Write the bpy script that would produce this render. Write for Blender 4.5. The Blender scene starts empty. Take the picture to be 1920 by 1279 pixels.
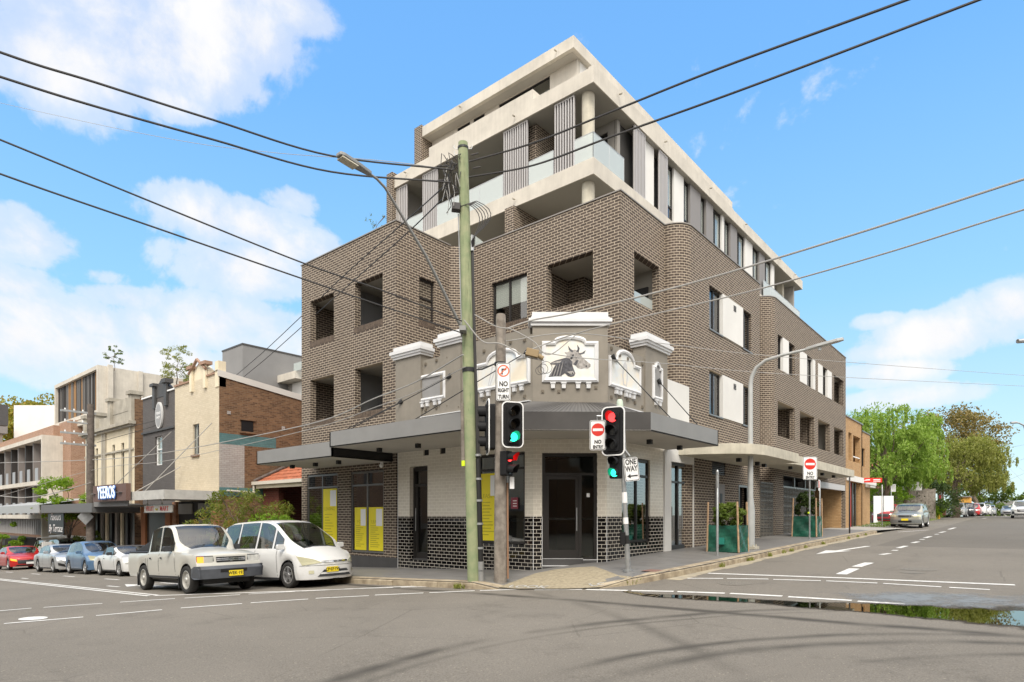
import bpy, bmesh, math, random
from mathutils import Vector, Matrix
from math import sin, cos, pi, radians as RAD, sqrt, hypot
random.seed(7)
SC = bpy.context.scene
# ------------------------------------------------------------------ camera, sky, sun, exposure
# x runs along the left-hand street, y along the right-hand street, z up; the camera stands at x=y=0
CZ = 1.8; HOR = 968.0; FPX = 1154.0
YAW = math.atan2(.6442, .7649)
cam = bpy.data.objects.new('camera', bpy.data.cameras.new('camera'))
SC.collection.objects.link(cam); SC.camera = cam
cam.location = (0, 0, CZ); cam.rotation_euler = (RAD(90), 0, YAW)
cam.data.sensor_width = 36; cam.data.lens = 36*FPX/1920
cam.data.shift_y = (HOR-639.5)/1920; cam.data.clip_end = 3000; cam.data.clip_start = .1
CA, CB = cos(YAW), sin(YAW)
def ray(x):                       # horizontal direction of a picture column, per metre of depth
    X = (x-960)/FPX
    return CA*X-CB, CB*X+CA
def at(x, y, Y):                  # world point at depth Y
    a, b = ray(x); return Vector((a*Y, b*Y, CZ+(HOR-y)/FPX*Y))
def onv(x, y, v):                 # point on the vertical plane y = v
    a, b = ray(x); return at(x, y, v/b)
def onu(x, y, u):
    a, b = ray(x); return at(x, y, u/a)
def vdir(x, y):
    a, b = ray(x); return Vector((a, b, (HOR-y)/FPX)).normalized()

SUN_EL, SUN_AZ = 50, 140          # azimuth measured from +y clockwise
view = SC.view_settings
view.view_transform = 'Standard'; view.look = 'None'; view.gamma = 1; view.use_curve_mapping = False
view.exposure = EXPO = 1.1
SC.display_settings.display_device = 'sRGB'

class N:                          # tiny node helper
    def __init__(s, tree): s.t = tree
    def new(s, typ, **kw):
        n = s.t.nodes.new(typ)
        for k, v in kw.items():
            if k.startswith('i_'):
                n.inputs[int(k[2:]) if k[2:].isdigit() else k[2:].replace('_', ' ')].default_value = v
            else: setattr(n, k, v)
        return n
    def link(s, a, b): s.t.links.new(a, b)
    def math(s, op, a, b=None, c=None, clamp=False):
        n = s.t.nodes.new('ShaderNodeMath'); n.operation = op; n.use_clamp = clamp
        for i, v in enumerate((a, b, c)):
            if v is None: continue
            if isinstance(v, (int, float)): n.inputs[i].default_value = v
            else: s.link(v, n.inputs[i])
        return n.outputs[0]
    def vmath(s, op, a, b=None):
        n = s.t.nodes.new('ShaderNodeVectorMath'); n.operation = op
        for i, v in enumerate((a, b)):
            if v is None: continue
            if isinstance(v, (tuple, list, Vector)): n.inputs[i].default_value = tuple(v)
            else: s.link(v, n.inputs[i])
        return n
    def mix(s, f, a, b, mode='MIX'):
        n = s.t.nodes.new('ShaderNodeMix'); n.data_type = 'RGBA'; n.blend_type = mode
        for sock, v in ((n.inputs[0], f), (n.inputs[6], a), (n.inputs[7], b)):
            if isinstance(v, (int, float)): sock.default_value = v
            elif isinstance(v, (tuple, list)): sock.default_value = tuple(v)+((1,) if len(v) == 3 else ())
            else: s.link(v, sock)
        return n.outputs[2]
    def ramp(s, f, stops, mode='LINEAR'):
        n = s.t.nodes.new('ShaderNodeValToRGB'); r = n.color_ramp; r.interpolation = mode
        while len(r.elements) < len(stops): r.elements.new(.5)
        for e, (p, c) in zip(r.elements, stops):
            e.position = p; e.color = (c if len(c) == 4 else tuple(c)+(1,)) if not isinstance(c, (int, float)) else (c, c, c, 1)
        s.link(f, n.inputs[0]); return n.outputs[0]
    def noise(s, vec, scale, detail=4, rough=.55, dist=0):
        n = s.t.nodes.new('ShaderNodeTexNoise'); n.inputs['Scale'].default_value = scale
        n.inputs['Detail'].default_value = detail; n.inputs['Roughness'].default_value = rough; n.inputs['Distortion'].default_value = dist
        if vec is not None: s.link(vec, n.inputs['Vector'])
        return n.outputs[0]

world = bpy.data.worlds.new('World'); SC.world = world; world.use_nodes = True
wn = N(world.node_tree); wt = world.node_tree
for n_ in list(wt.nodes): wt.nodes.remove(n_)
wout = wn.new('ShaderNodeOutputWorld')
skyn = wn.new('ShaderNodeTexSky', sky_type='NISHITA', sun_disc=False)
skyn.sun_elevation = RAD(SUN_EL); skyn.sun_rotation = RAD(SUN_AZ); skyn.altitude = 50
skyn.air_density = 1.0; skyn.dust_density = .6; skyn.ozone_density = 1.6
tcw = wn.new('ShaderNodeTexCoord').outputs['Generated']
# clouds: broken-up puffs at fixed directions of the sky
PUFFS = [(90,100,190,120,1),(300,90,210,110,1),(440,60,160,90,1),(560,20,90,60,.9),(20,55,110,80,.9),(330,390,0,0,0),
         (430,415,150,52,.95),(540,375,80,32,.5),(480,510,150,60,1),(560,470,90,45,.9),(440,610,190,60,1),(180,600,300,48,1),(60,640,280,70,1),(240,560,110,28,.95),
         (40,440,120,60,1),(20,530,110,40,.95),(180,520,90,22,.6),(620,655,160,45,.95),(300,680,300,45,.9),(300,180,120,40,.75),
         (1780,625,200,42,1),(1880,580,110,45,1),(1650,660,90,24,.85),(1640,700,130,26,.85),(1700,745,200,24,.6),(2100,560,260,70,1),(1640,605,60,18,.6),
         (2700,420,420,300,1),(2300,150,160,90,.9),(-250,420,200,120,1),(-300,120,260,120,1)]
best = None
nz = wn.noise(tcw, 4.2, 9, .60, .35)
nz2 = wn.noise(tcw, 22, 5, .6, .1)
for (px, py, rx, ry, st) in PUFFS:
    if rx == 0: continue
    d = vdir(px, py); t1 = Vector((0, 0, 1)).cross(d).normalized(); t2 = d.cross(t1)
    k = vdir(px+rx, py); k2 = vdir(px, py-ry)
    ra = abs(k.dot(t1))*1.15; rb = abs(k2.dot(t2))*1.15
    a = wn.vmath('DOT_PRODUCT', tcw, tuple(t1/ra)).outputs['Value']
    b = wn.vmath('DOT_PRODUCT', tcw, tuple(t2/rb)).outputs['Value']
    # offset of the puff centre is zero in both tangents, so a,b are already centred
    r2 = wn.math('ADD', wn.math('MULTIPLY', a, a), wn.math('MULTIPLY', b, b))
    f = wn.math('SUBTRACT', st, r2)
    c = wn.vmath('DOT_PRODUCT', tcw, tuple(d)).outputs['Value']
    f = wn.math('MINIMUM', f, wn.math('MULTIPLY', wn.math('SUBTRACT', c, .3), 20))
    best = f if best is None else wn.math('MAXIMUM', best, f)
best = wn.math('MAXIMUM', best, -.9)
dens = wn.math('ADD', best, wn.math('MULTIPLY', wn.math('SUBTRACT', nz, .5), 5.4))
dens = wn.math('ADD', dens, wn.math('MULTIPLY', wn.math('SUBTRACT', nz2, .5), 1.3))
fwd = wn.vmath('DOT_PRODUCT', tcw, (-.6442, .7649, -.55)).outputs['Value']   # cloud cover overhead and behind the camera, added out of view for white fill
fill_bank = wn.math('MULTIPLY_ADD', fwd, -3.2, .25)
dens = wn.math('MAXIMUM', dens, wn.math('ADD', wn.math('MINIMUM', fill_bank, 1.2), wn.math('MULTIPLY', wn.math('SUBTRACT', nz, .5), 2.0)))
mask = wn.ramp(wn.math('MULTIPLY_ADD', dens, .5, .25), [(.14, 0), (.42, .55), (.95, 1)], 'EASE')
shade = wn.ramp(nz, [(.3, (.86, .87, .95)), (.62, (1, 1, 1))])
sk = wn.vmath('MULTIPLY', skyn.outputs[0], (.72, 1.0, 1.22)).outputs[0]
SKY_S, CLOUD_S = .09, .47
skc = wn.vmath('SCALE', sk); skc.inputs['Scale'].default_value = SKY_S
sep = wn.new('ShaderNodeSeparateXYZ'); wn.link(tcw, sep.inputs[0])
lift = wn.ramp(sep.outputs[2], [(0, (.42, .48, .46)), (.10, (.31, .43, .47)), (.30, (.175, .35, .50)), (.55, (.105, .265, .52)), (1, (.06, .18, .42))])
skb = wn.mix(.82, skc.outputs[0], lift)
cl = wn.vmath('SCALE', wn.mix(1, shade, wn.mix(wn.math('MULTIPLY', fill_bank, .8, clamp=True), (1, 1, 1), (2.1, 2.0, 1.85)), 'MULTIPLY')); cl.inputs['Scale'].default_value = CLOUD_S  # the added clouds out of view are brighter and warmer, to fill shaded walls
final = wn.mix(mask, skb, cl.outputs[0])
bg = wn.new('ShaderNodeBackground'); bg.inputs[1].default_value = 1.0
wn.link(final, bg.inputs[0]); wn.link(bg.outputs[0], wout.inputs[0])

sl = bpy.data.lights.new('sun', 'SUN'); sl.energy = 1.55; sl.angle = RAD(25); sl.color = (1, .94, .84)
sun = bpy.data.objects.new('sun', sl); SC.collection.objects.link(sun)
sd = Vector((sin(RAD(SUN_AZ))*cos(RAD(SUN_EL)), cos(RAD(SUN_AZ))*cos(RAD(SUN_EL)), sin(RAD(SUN_EL))))
sun.rotation_euler = sd.to_track_quat('Z', 'Y').to_euler()

# ------------------------------------------------------------------ terrain heights
def pl(x, P):
    if x <= P[0][0]: return P[0][1]
    for (a0, b0), (a1, b1) in zip(P, P[1:]):
        if x <= a1: return b0+(b1-b0)*(x-a0)/(a1-a0)
    return P[-1][1]
FU = [(-400,-9),(-100,-2.9),(-60,-1.95),(-44,-1.27),(-37,-.977),(-26,-.515),(-15.2,-.06),(-9.7,.17),(-8,.235),(-6,.29),(-3,.33),(0,.35),(20,.4),(400,2)]
GV = [(-400,0),(8,0),(10,.03),(12,.15),(18,.28),(23,.40),(31,.56),(40,.70),(44,.76),(84,1.40),(95,1.5),(110,1.3),(200,-4),(400,-14)]
def RZ(u, v): return pl(u, FU)+pl(v, GV)
def gp(x, y, dz=0):               # where a picture point meets the ground
    du, dv = ray(x); s = (HOR-y)/FPX; Y = 3
    while Y < 300:
        if CZ+s*Y < RZ(du*Y, dv*Y)+dz: break
        Y *= 1.002
    return Vector((du*Y, dv*Y, RZ(du*Y, dv*Y)+dz))
KV, KU = 9.7, -6.0                # kerb lines

# ------------------------------------------------------------------ mesh helpers
class MB:
    def __init__(s): s.v = []; s.f = []; s.m = []
    def face(s, pts, m=0):
        i = len(s.v); s.v += [tuple(p) for p in pts]; s.f.append(tuple(range(i, i+len(pts)))); s.m.append(m); return s
    def box(s, x0, x1, y0, y1, z0, z1, m=0, T=None):
        if x0 > x1: x0, x1 = x1, x0
        if y0 > y1: y0, y1 = y1, y0
        if z0 > z1: z0, z1 = z1, z0
        P = [Vector((x, y, z)) for x in (x0, x1) for y in (y0, y1) for z in (z0, z1)]
        if T is not None: P = [T @ p for p in P]
        i = len(s.v); s.v += [tuple(p) for p in P]
        for q in ((0,1,3,2),(4,6,7,5),(0,4,5,1),(2,3,7,6),(0,2,6,4),(1,5,7,3)):
            s.f.append(tuple(i+k for k in q)); s.m.append(m)
        return s
    def prism(s, poly, z0, z1, m=0, T=None, mt=None):
        n = len(poly); ar = sum(poly[k][0]*poly[(k+1) % n][1]-poly[(k+1) % n][0]*poly[k][1] for k in range(n))
        if ar < 0: poly = poly[::-1]
        P = [Vector((x, y, z0)) for x, y in poly]+[Vector((x, y, z1)) for x, y in poly]
        if T is not None: P = [T @ p for p in P]
        i = len(s.v); s.v += [tuple(p) for p in P]
        s.f.append(tuple(i+k for k in range(n-1, -1, -1))); s.m.append(m)
        s.f.append(tuple(i+n+k for k in range(n))); s.m.append(m if mt is None else mt)
        for k in range(n):
            k2 = (k+1) % n; s.f.append((i+k, i+k2, i+n+k2, i+n+k)); s.m.append(m)
        return s
    def tube(s, pts, r, n=8, m=0, cap=True):
        pts = [Vector(p) for p in pts]; L = len(pts)
        rr = r if isinstance(r, (list, tuple)) else [r]*L
        i0 = len(s.v); ref = None
        for k, p in enumerate(pts):
            t = (pts[min(k+1, L-1)]-pts[max(k-1, 0)]).normalized()
            if ref is None:
                ref = Vector((0, 0, 1)) if abs(t.z) < .9 else Vector((1, 0, 0))
            a = (ref-t*ref.dot(t)).normalized(); b = t.cross(a); ref = a
            for j in range(n):
                q = p+(a*cos(2*pi*j/n)+b*sin(2*pi*j/n))*rr[k]; s.v.append(tuple(q))
        for k in range(L-1):
            for j in range(n):
                j2 = (j+1) % n
                s.f.append((i0+k*n+j, i0+k*n+j2, i0+(k+1)*n+j2, i0+(k+1)*n+j)); s.m.append(m)
        if cap:
            s.f.append(tuple(i0+j for j in range(n-1, -1, -1))); s.m.append(m)
            s.f.append(tuple(i0+(L-1)*n+j for j in range(n))); s.m.append(m)
        return s
    def lathe(s, prof, T=None, n=24, m=0):       # prof: (r, z) pairs, axis z
        i0 = len(s.v)
        for (r, z) in prof:
            for j in range(n):
                p = Vector((r*cos(2*pi*j/n), r*sin(2*pi*j/n), z)); s.v.append(tuple(T @ p if T is not None else p))
        for k in range(len(prof)-1):
            for j in range(n):
                j2 = (j+1) % n; s.f.append((i0+k*n+j, i0+k*n+j2, i0+(k+1)*n+j2, i0+(k+1)*n+j)); s.m.append(m)
        return s
    def cap(s, prof_r, z, T=None, n=24, m=0, up=True):
        P = [Vector((prof_r*cos(2*pi*j/n), prof_r*sin(2*pi*j/n), z)) for j in range(n)]
        if T is not None: P = [T @ p for p in P]
        return s.face(P if up else P[::-1], m)
    def build(s, name, mats, parent=None, smooth=False, bevel=0, loc=None, angle=40):
        me = bpy.data.meshes.new(name); me.from_pydata(s.v, [], s.f)
        if not isinstance(mats, (list, tuple)): mats = [mats]
        for mt in mats: me.materials.append(mt)
        me.polygons.foreach_set('material_index', s.m)
        me.update()
        if smooth:
            me.polygons.foreach_set('use_smooth', [True]*len(me.polygons))
            try: me.set_sharp_from_angle(angle=RAD(angle))
            except Exception: pass
        o = bpy.data.objects.new(name, me); SC.collection.objects.link(o)
        if parent is not None: o.parent = parent
        if loc is not None: o.location = loc
        if bevel:
            b = o.modifiers.new('bevel', 'BEVEL'); b.width = bevel; b.segments = 2; b.limit_method = 'ANGLE'; b.angle_limit = RAD(40)
        return o
def tag(o, label=None, cat=None, group=None, kind=None):
    if label: o['label'] = label
    if cat: o['category'] = cat
    if group: o['group'] = group
    if kind: o['kind'] = kind
    return o
def empty(name, loc=(0, 0, 0), rz=0, label=None, cat=None, group=None):
    o = bpy.data.objects.new(name, None); SC.collection.objects.link(o)
    o.empty_display_size = .2; o.location = loc; o.rotation_euler = (0, 0, rz)
    return tag(o, label, cat, group)
def copy_tree(o, parent=None, label=None):
    c = o.copy(); SC.collection.objects.link(c); c.parent = parent
    if label: c['label'] = label
    for ch in list(o.children): copy_tree(ch, c)
    return c
def world_empty(name, loc, label, cat, group=None, rz=0):
    """An Empty at the thing's base; parts built in world coordinates keep their place."""
    return empty(name, loc, rz, label, cat, group)
def keep(o):                      # parent inverse so a part modelled in world coordinates stays put
    p = o.parent
    o.matrix_parent_inverse = (Matrix.Translation(p.location) @ Matrix.Rotation(p.rotation_euler[2], 4, 'Z')).inverted()
    return o
def text_mesh(name, body, size, T, mat, parent=None, extr=.002, align='CENTER', sx=1, bold=0, shear=0, spacing=1):
    cu = bpy.data.curves.new(name, 'FONT'); cu.body = body; cu.size = size; cu.extrude = extr; cu.offset = bold
    cu.align_x = align; cu.align_y = 'CENTER'; cu.shear = shear; cu.space_character = spacing; cu.resolution_u = 3
    o = bpy.data.objects.new(name, cu); SC.collection.objects.link(o)
    bpy.context.view_layer.update()
    me = bpy.data.meshes.new_from_object(o.evaluated_get(bpy.context.evaluated_depsgraph_get()))
    bpy.data.objects.remove(o); bpy.data.curves.remove(cu)
    me.transform(Matrix.Diagonal((sx, 1, 1, 1))); me.transform(T); me.materials.clear(); me.materials.append(mat)
    for p in me.polygons: p.material_index = 0
    q = bpy.data.objects.new(name, me); SC.collection.objects.link(q)
    if parent is not None: q.parent = parent
    return q
def frame(origin, right, up):     # matrix whose x = right, y = up, z = out of the face
    r = Vector(right).normalized(); u = Vector(up).normalized(); w = r.cross(u).normalized(); u = w.cross(r)
    M = Matrix((r, u, w)).transposed().to_4x4(); M.translation = Vector(origin); return M
# ------------------------------------------------------------------ materials
MT = {}
def mat(name, col, rough=.6, metal=0, spec=.5, nscale=0, namp=.15, bump=0, bscale=40, emit=None, coat=0, col2=None, streak=0):
    m = bpy.data.materials.new(name); m.use_nodes = True; t = m.node_tree; n = N(t)
    b = t.nodes['Principled BSDF']; b.inputs['Roughness'].default_value = rough; b.inputs['Metallic'].default_value = metal
    b.inputs['Specular IOR Level'].default_value = spec; b.inputs['Coat Weight'].default_value = coat; b.inputs['Coat Roughness'].default_value = .04
    b.inputs['Base Color'].default_value = tuple(col)+(1,)
    pos = n.new('ShaderNodeNewGeometry').outputs['Position'] if (nscale or bump) else None
    if nscale:
        c2 = col2 or tuple(min(1, c*(1-namp)) for c in col); c1 = col if col2 else tuple(min(1, c*(1+namp)) for c in col)
        f = n.noise(pos, nscale, 5, .6)
        f = n.ramp(f, [(.35, 0), (.65, 1)])
        c = n.mix(f, c1, c2)
        if streak:
            mp = n.new('ShaderNodeMapping'); mp.inputs['Scale'].default_value = (9, 9, .55); n.link(pos, mp.inputs[0])
            g = n.ramp(n.noise(mp.outputs[0], 1.0, 4, .6), [(.45, 0), (.75, 1)])
            c = n.mix(n.math('MULTIPLY', g, streak), c, tuple(q*.45 for q in col))
        n.link(c, b.inputs['Base Color'])
    if bump:
        bn = n.new('ShaderNodeBump'); bn.inputs['Strength'].default_value = bump; bn.inputs['Distance'].default_value = .02
        n.link(n.noise(pos, bscale, 4, .6), bn.inputs['Height']); n.link(bn.outputs[0], b.inputs['Normal'])
    if emit:
        b.inputs['Emission Color'].default_value = tuple(emit[:3])+(1,); b.inputs['Emission Strength'].default_value = emit[3]
    MT[name] = m; return m
def brickmat(name, c1, c2, mortar, w=.24, h=.0865, ms=.011, rough=.75, spec=.3, bump=.6, diag=False, offset=.5, grime=.25, bias=0, coat=0, varn=.35):
    m = bpy.data.materials.new(name); m.use_nodes = True; t = m.node_tree; n = N(t); b = t.nodes['Principled BSDF']
    g = n.new('ShaderNodeNewGeometry'); sp = n.new('ShaderNodeSeparateXYZ'); n.link(g.outputs['Position'], sp.inputs[0])
    s = n.math('ADD', sp.outputs[0], sp.outputs[1])
    if diag: s = n.math('MULTIPLY', s, .7071)
    cb = n.new('ShaderNodeCombineXYZ'); n.link(s, cb.inputs[0]); n.link(sp.outputs[2], cb.inputs[1])
    bt = n.new('ShaderNodeTexBrick'); bt.offset = offset; bt.squash = 1
    for k, v in (('Scale', 1), ('Mortar Size', ms), ('Mortar Smooth', .1), ('Bias', bias), ('Brick Width', w), ('Row Height', h)): bt.inputs[k].default_value = v
    bt.inputs['Color1'].default_value = tuple(c1)+(1,); bt.inputs['Color2'].default_value = tuple(c2)+(1,); bt.inputs['Mortar'].default_value = tuple(mortar)+(1,)
    n.link(cb.outputs[0], bt.inputs['Vector'])
    f = n.ramp(n.noise(g.outputs['Position'], .9, 4, .6), [(.35, 0), (.7, 1)])
    f2 = n.ramp(n.noise(g.outputs['Position'], 9, 3, .6), [(.3, .0), (.7, 1)])
    c = n.mix(n.math('MULTIPLY', f, grime), bt.outputs[0], (.0, .0, .0), 'MIX') if grime else bt.outputs[0]
    c = n.mix(n.math('MULTIPLY', f2, varn), c, n.mix(1, c, (.55, .5, .45), 'MULTIPLY'))
    n.link(c, b.inputs['Base Color'])
    n.link(n.math('MULTIPLY_ADD', bt.outputs[1], .85-rough if rough < .5 else 0, rough), b.inputs['Roughness'])
    b.inputs['Specular IOR Level'].default_value = spec; b.inputs['Coat Weight'].default_value = coat
    if bump:
        bn = n.new('ShaderNodeBump'); bn.inputs['Strength'].default_value = bump; bn.inputs['Distance'].default_value = .008
        bn.invert = True; n.link(bt.outputs[1], bn.inputs['Height']); n.link(bn.outputs[0], b.inputs['Normal'])
    MT[name] = m; return m
def glassmat(name, tint=(.75, .8, .8), refl=.12, rough=.0, body=None, bodyw=0, rcol=(1, 1, 1)):
    m = bpy.data.materials.new(name); m.use_nodes = True; t = m.node_tree; n = N(t); t.nodes.remove(t.nodes['Principled BSDF'])
    out = [q for q in t.nodes if q.type == 'OUTPUT_MATERIAL'][0]
    tr = n.new('ShaderNodeBsdfTransparent'); tr.inputs[0].default_value = tuple(tint)+(1,)
    gl = n.new('ShaderNodeBsdfGlossy'); gl.inputs['Roughness'].default_value = rough; gl.inputs[0].default_value = tuple(rcol)+(1,)
    fr = n.new('ShaderNodeFresnel'); fr.inputs[0].default_value = 1.52
    f = n.math('MULTIPLY', n.math('MULTIPLY_ADD', fr.outputs[0], 1.0, refl, clamp=True), n.math('SUBTRACT', 1, n.new('ShaderNodeNewGeometry').outputs['Backfacing']))
    base = tr.outputs[0]
    if body:
        di = n.new('ShaderNodeBsdfDiffuse'); di.inputs[0].default_value = tuple(body)+(1,)
        mx = n.new('ShaderNodeMixShader'); mx.inputs[0].default_value = bodyw; n.link(tr.outputs[0], mx.inputs[1]); n.link(di.outputs[0], mx.inputs[2]); base = mx.outputs[0]
    mx = n.new('ShaderNodeMixShader'); n.link(f, mx.inputs[0]); n.link(base, mx.inputs[1]); n.link(gl.outputs[0], mx.inputs[2])
    n.link(mx.outputs[0], out.inputs[0]); MT[name] = m; return m
def leafmat(name, c1, c2, c3=None, rough=.55, trans=.35):
    m = bpy.data.materials.new(name); m.use_nodes = True; t = m.node_tree; n = N(t); b = t.nodes['Principled BSDF']
    out = [q for q in t.nodes if q.type == 'OUTPUT_MATERIAL'][0]
    pos = n.new('ShaderNodeNewGeometry').outputs['Position']
    f = n.ramp(n.noise(pos, 1.3, 3, .6), [(.35, 0), (.65, 1)]); f2 = n.ramp(n.noise(pos, 14, 2, .5), [(.35, 0), (.65, 1)])
    c = n.mix(n.math('MULTIPLY_ADD', f, .6, n.math('MULTIPLY', f2, .4)), c1, c2)
    if c3: c = n.mix(n.ramp(n.noise(pos, 3.1, 2, .5), [(.56, 0), (.66, 1)]), c, c3)
    n.link(c, b.inputs['Base Color']); b.inputs['Roughness'].default_value = rough; b.inputs['Specular IOR Level'].default_value = .3
    tl = n.new('ShaderNodeBsdfTranslucent'); n.link(n.mix(1, c, (1.0, 1.15, .55), 'MULTIPLY'), tl.inputs[0])
    mx = n.new('ShaderNodeMixShader'); mx.inputs[0].default_value = trans; n.link(b.outputs[0], mx.inputs[1]); n.link(tl.outputs[0], mx.inputs[2]); n.link(mx.outputs[0], out.inputs[0])
    MT[name] = m; return m

BRK = brickmat('dark_brick', (.112, .086, .068), (.070, .053, .043), (.50, .425, .33), ms=.0102, grime=.0, varn=.45)
TILE_W = brickmat('cream_tile', (.70, .66, .57), (.66, .615, .53), (.78, .74, .65), w=.21, h=.097, ms=.006, rough=.22, spec=.5, bump=.4, grime=0, varn=.12)
TILE_B = brickmat('black_tile', (.006, .006, .007), (.011, .009, .009), (.55, .51, .44), w=.21, h=.097, ms=.007, rough=.05, spec=.35, bump=.5, grime=0, varn=.2)
TILE_WD = brickmat('cream_tile_diagonal', (.70, .66, .57), (.66, .615, .53), (.78, .74, .65), w=.21, h=.097, ms=.006, rough=.22, spec=.5, bump=.4, diag=True, grime=0, varn=.12)
TILE_BD = brickmat('black_tile_diagonal', (.006, .006, .007), (.011, .009, .009), (.55, .51, .44), w=.21, h=.097, ms=.007, rough=.05, spec=.35, bump=.5, diag=True, grime=0, varn=.2)
BRK_O = brickmat('orange_brick', (.52, .33, .16), (.44, .26, .12), (.36, .24, .13), ms=.009, grime=.08, varn=.35)
BRK_R = brickmat('brown_brick', (.27, .15, .08), (.13, .07, .04), (.24, .17, .11), ms=.010, grime=.15, varn=.5, h=.08)
BRK_RED = brickmat('red_brick', (.17, .045, .03), (.12, .03, .022), (.17, .10, .07), ms=.009, grime=.1)
BRK_P = brickmat('pink_brick', (.42, .25, .17), (.34, .19, .12), (.42, .32, .24), ms=.010, grime=.1, varn=.4)
BRK_C = brickmat('cream_brick', (.66, .58, .44), (.60, .52, .38), (.55, .47, .35), ms=.007, grime=.08, varn=.15)
BRK_W = brickmat('white_brick', (.48, .45, .43), (.42, .39, .37), (.34, .31, .29), ms=.01, grime=.15, varn=.25)
BRK_T = brickmat('teal_brick', (.12, .24, .25), (.09, .19, .20), (.10, .18, .18), ms=.01, grime=.1, varn=.25)
BRK_G = brickmat('grey_painted_brick', (.125, .115, .11), (.11, .10, .097), (.09, .084, .08), ms=.007, grime=.1, varn=.15)
CONC = mat('concrete', (.55, .51, .44), .8, nscale=1.2, namp=.10, bump=.15, bscale=25, streak=.18)
CONC_D = mat('weathered_concrete', (.37, .34, .28), .85, nscale=1.5, namp=.18, bump=.2, bscale=20, streak=.3)
CONC_Y = mat('sandy_concrete', (.50, .465, .375), .85, nscale=2.5, namp=.12, bump=.2, bscale=30, streak=.25)
REND_W = mat('white_render', (.66, .65, .62), .8, nscale=.8, namp=.04)
TRIM_W = mat('white_trim', (.64, .64, .64), .6, nscale=2, namp=.04)
TAUPE = mat('taupe_paint', (.235, .21, .172), .7, nscale=2.0, namp=.08, bump=.1, bscale=18, streak=.1)
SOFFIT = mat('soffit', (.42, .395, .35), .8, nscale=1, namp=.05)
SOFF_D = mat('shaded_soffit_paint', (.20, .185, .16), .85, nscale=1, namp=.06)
FASC = mat('grey_fascia', (.23, .225, .215), .5, nscale=1.5, namp=.05)
FASC_D = mat('charcoal_fascia', (.055, .051, .048), .5, nscale=2.5, namp=.10)
BLACK = mat('black_metal', (.012, .012, .013), .45)
FRM = mat('bronze_frame', (.035, .032, .03), .35, metal=.3)
FRM_L = mat('silver_frame', (.23, .225, .215), .35, metal=.6)
SCR = mat('screen_metal', (.50, .48, .47), .45, metal=.2)
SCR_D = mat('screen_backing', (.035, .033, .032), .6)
CHAR = mat('charcoal_render', (.06, .058, .057), .6, nscale=3, namp=.08)
PAN_G = mat('grey_panel', (.22, .205, .195), .6)
GLASS = glassmat('glass')
GLASS_D = glassmat('tinted_glass', (.78, .80, .79), .08)
GLASS_S = glassmat('shop_glass', (.74, .77, .75), .24)
FROST = glassmat('frosted_glass', (.8, .86, .85), .05, .05, body=(.58, .63, .61), bodyw=.62)
BLIND = mat('blind', (.80, .80, .77), .9)
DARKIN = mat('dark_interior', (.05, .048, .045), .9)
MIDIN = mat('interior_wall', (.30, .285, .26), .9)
ASPH = None
METAL = mat('galvanised_steel', (.42, .43, .43), .42, metal=.7, nscale=8, namp=.12)
POLEG = mat('grey_pole_paint', (.42, .43, .42), .5, metal=.2, nscale=3, namp=.08)
WIRE = mat('black_cable', (.035, .033, .032), .6)
WIRE_L = mat('grey_cable', (.34, .33, .31), .6)
YEL = mat('yellow_poster', (.80, .68, .02), .5)
YEL_D = mat('yellow_print', (.50, .43, .02), .6)
WHITE = mat('white_paint', (.80, .80, .79), .5)
BLK = mat('black_paint', (.015, .015, .015), .5)
RED = mat('red_paint', (.62, .025, .012), .45)
ORG = mat('orange_red_paint', (.75, .12, .03), .45)
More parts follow.
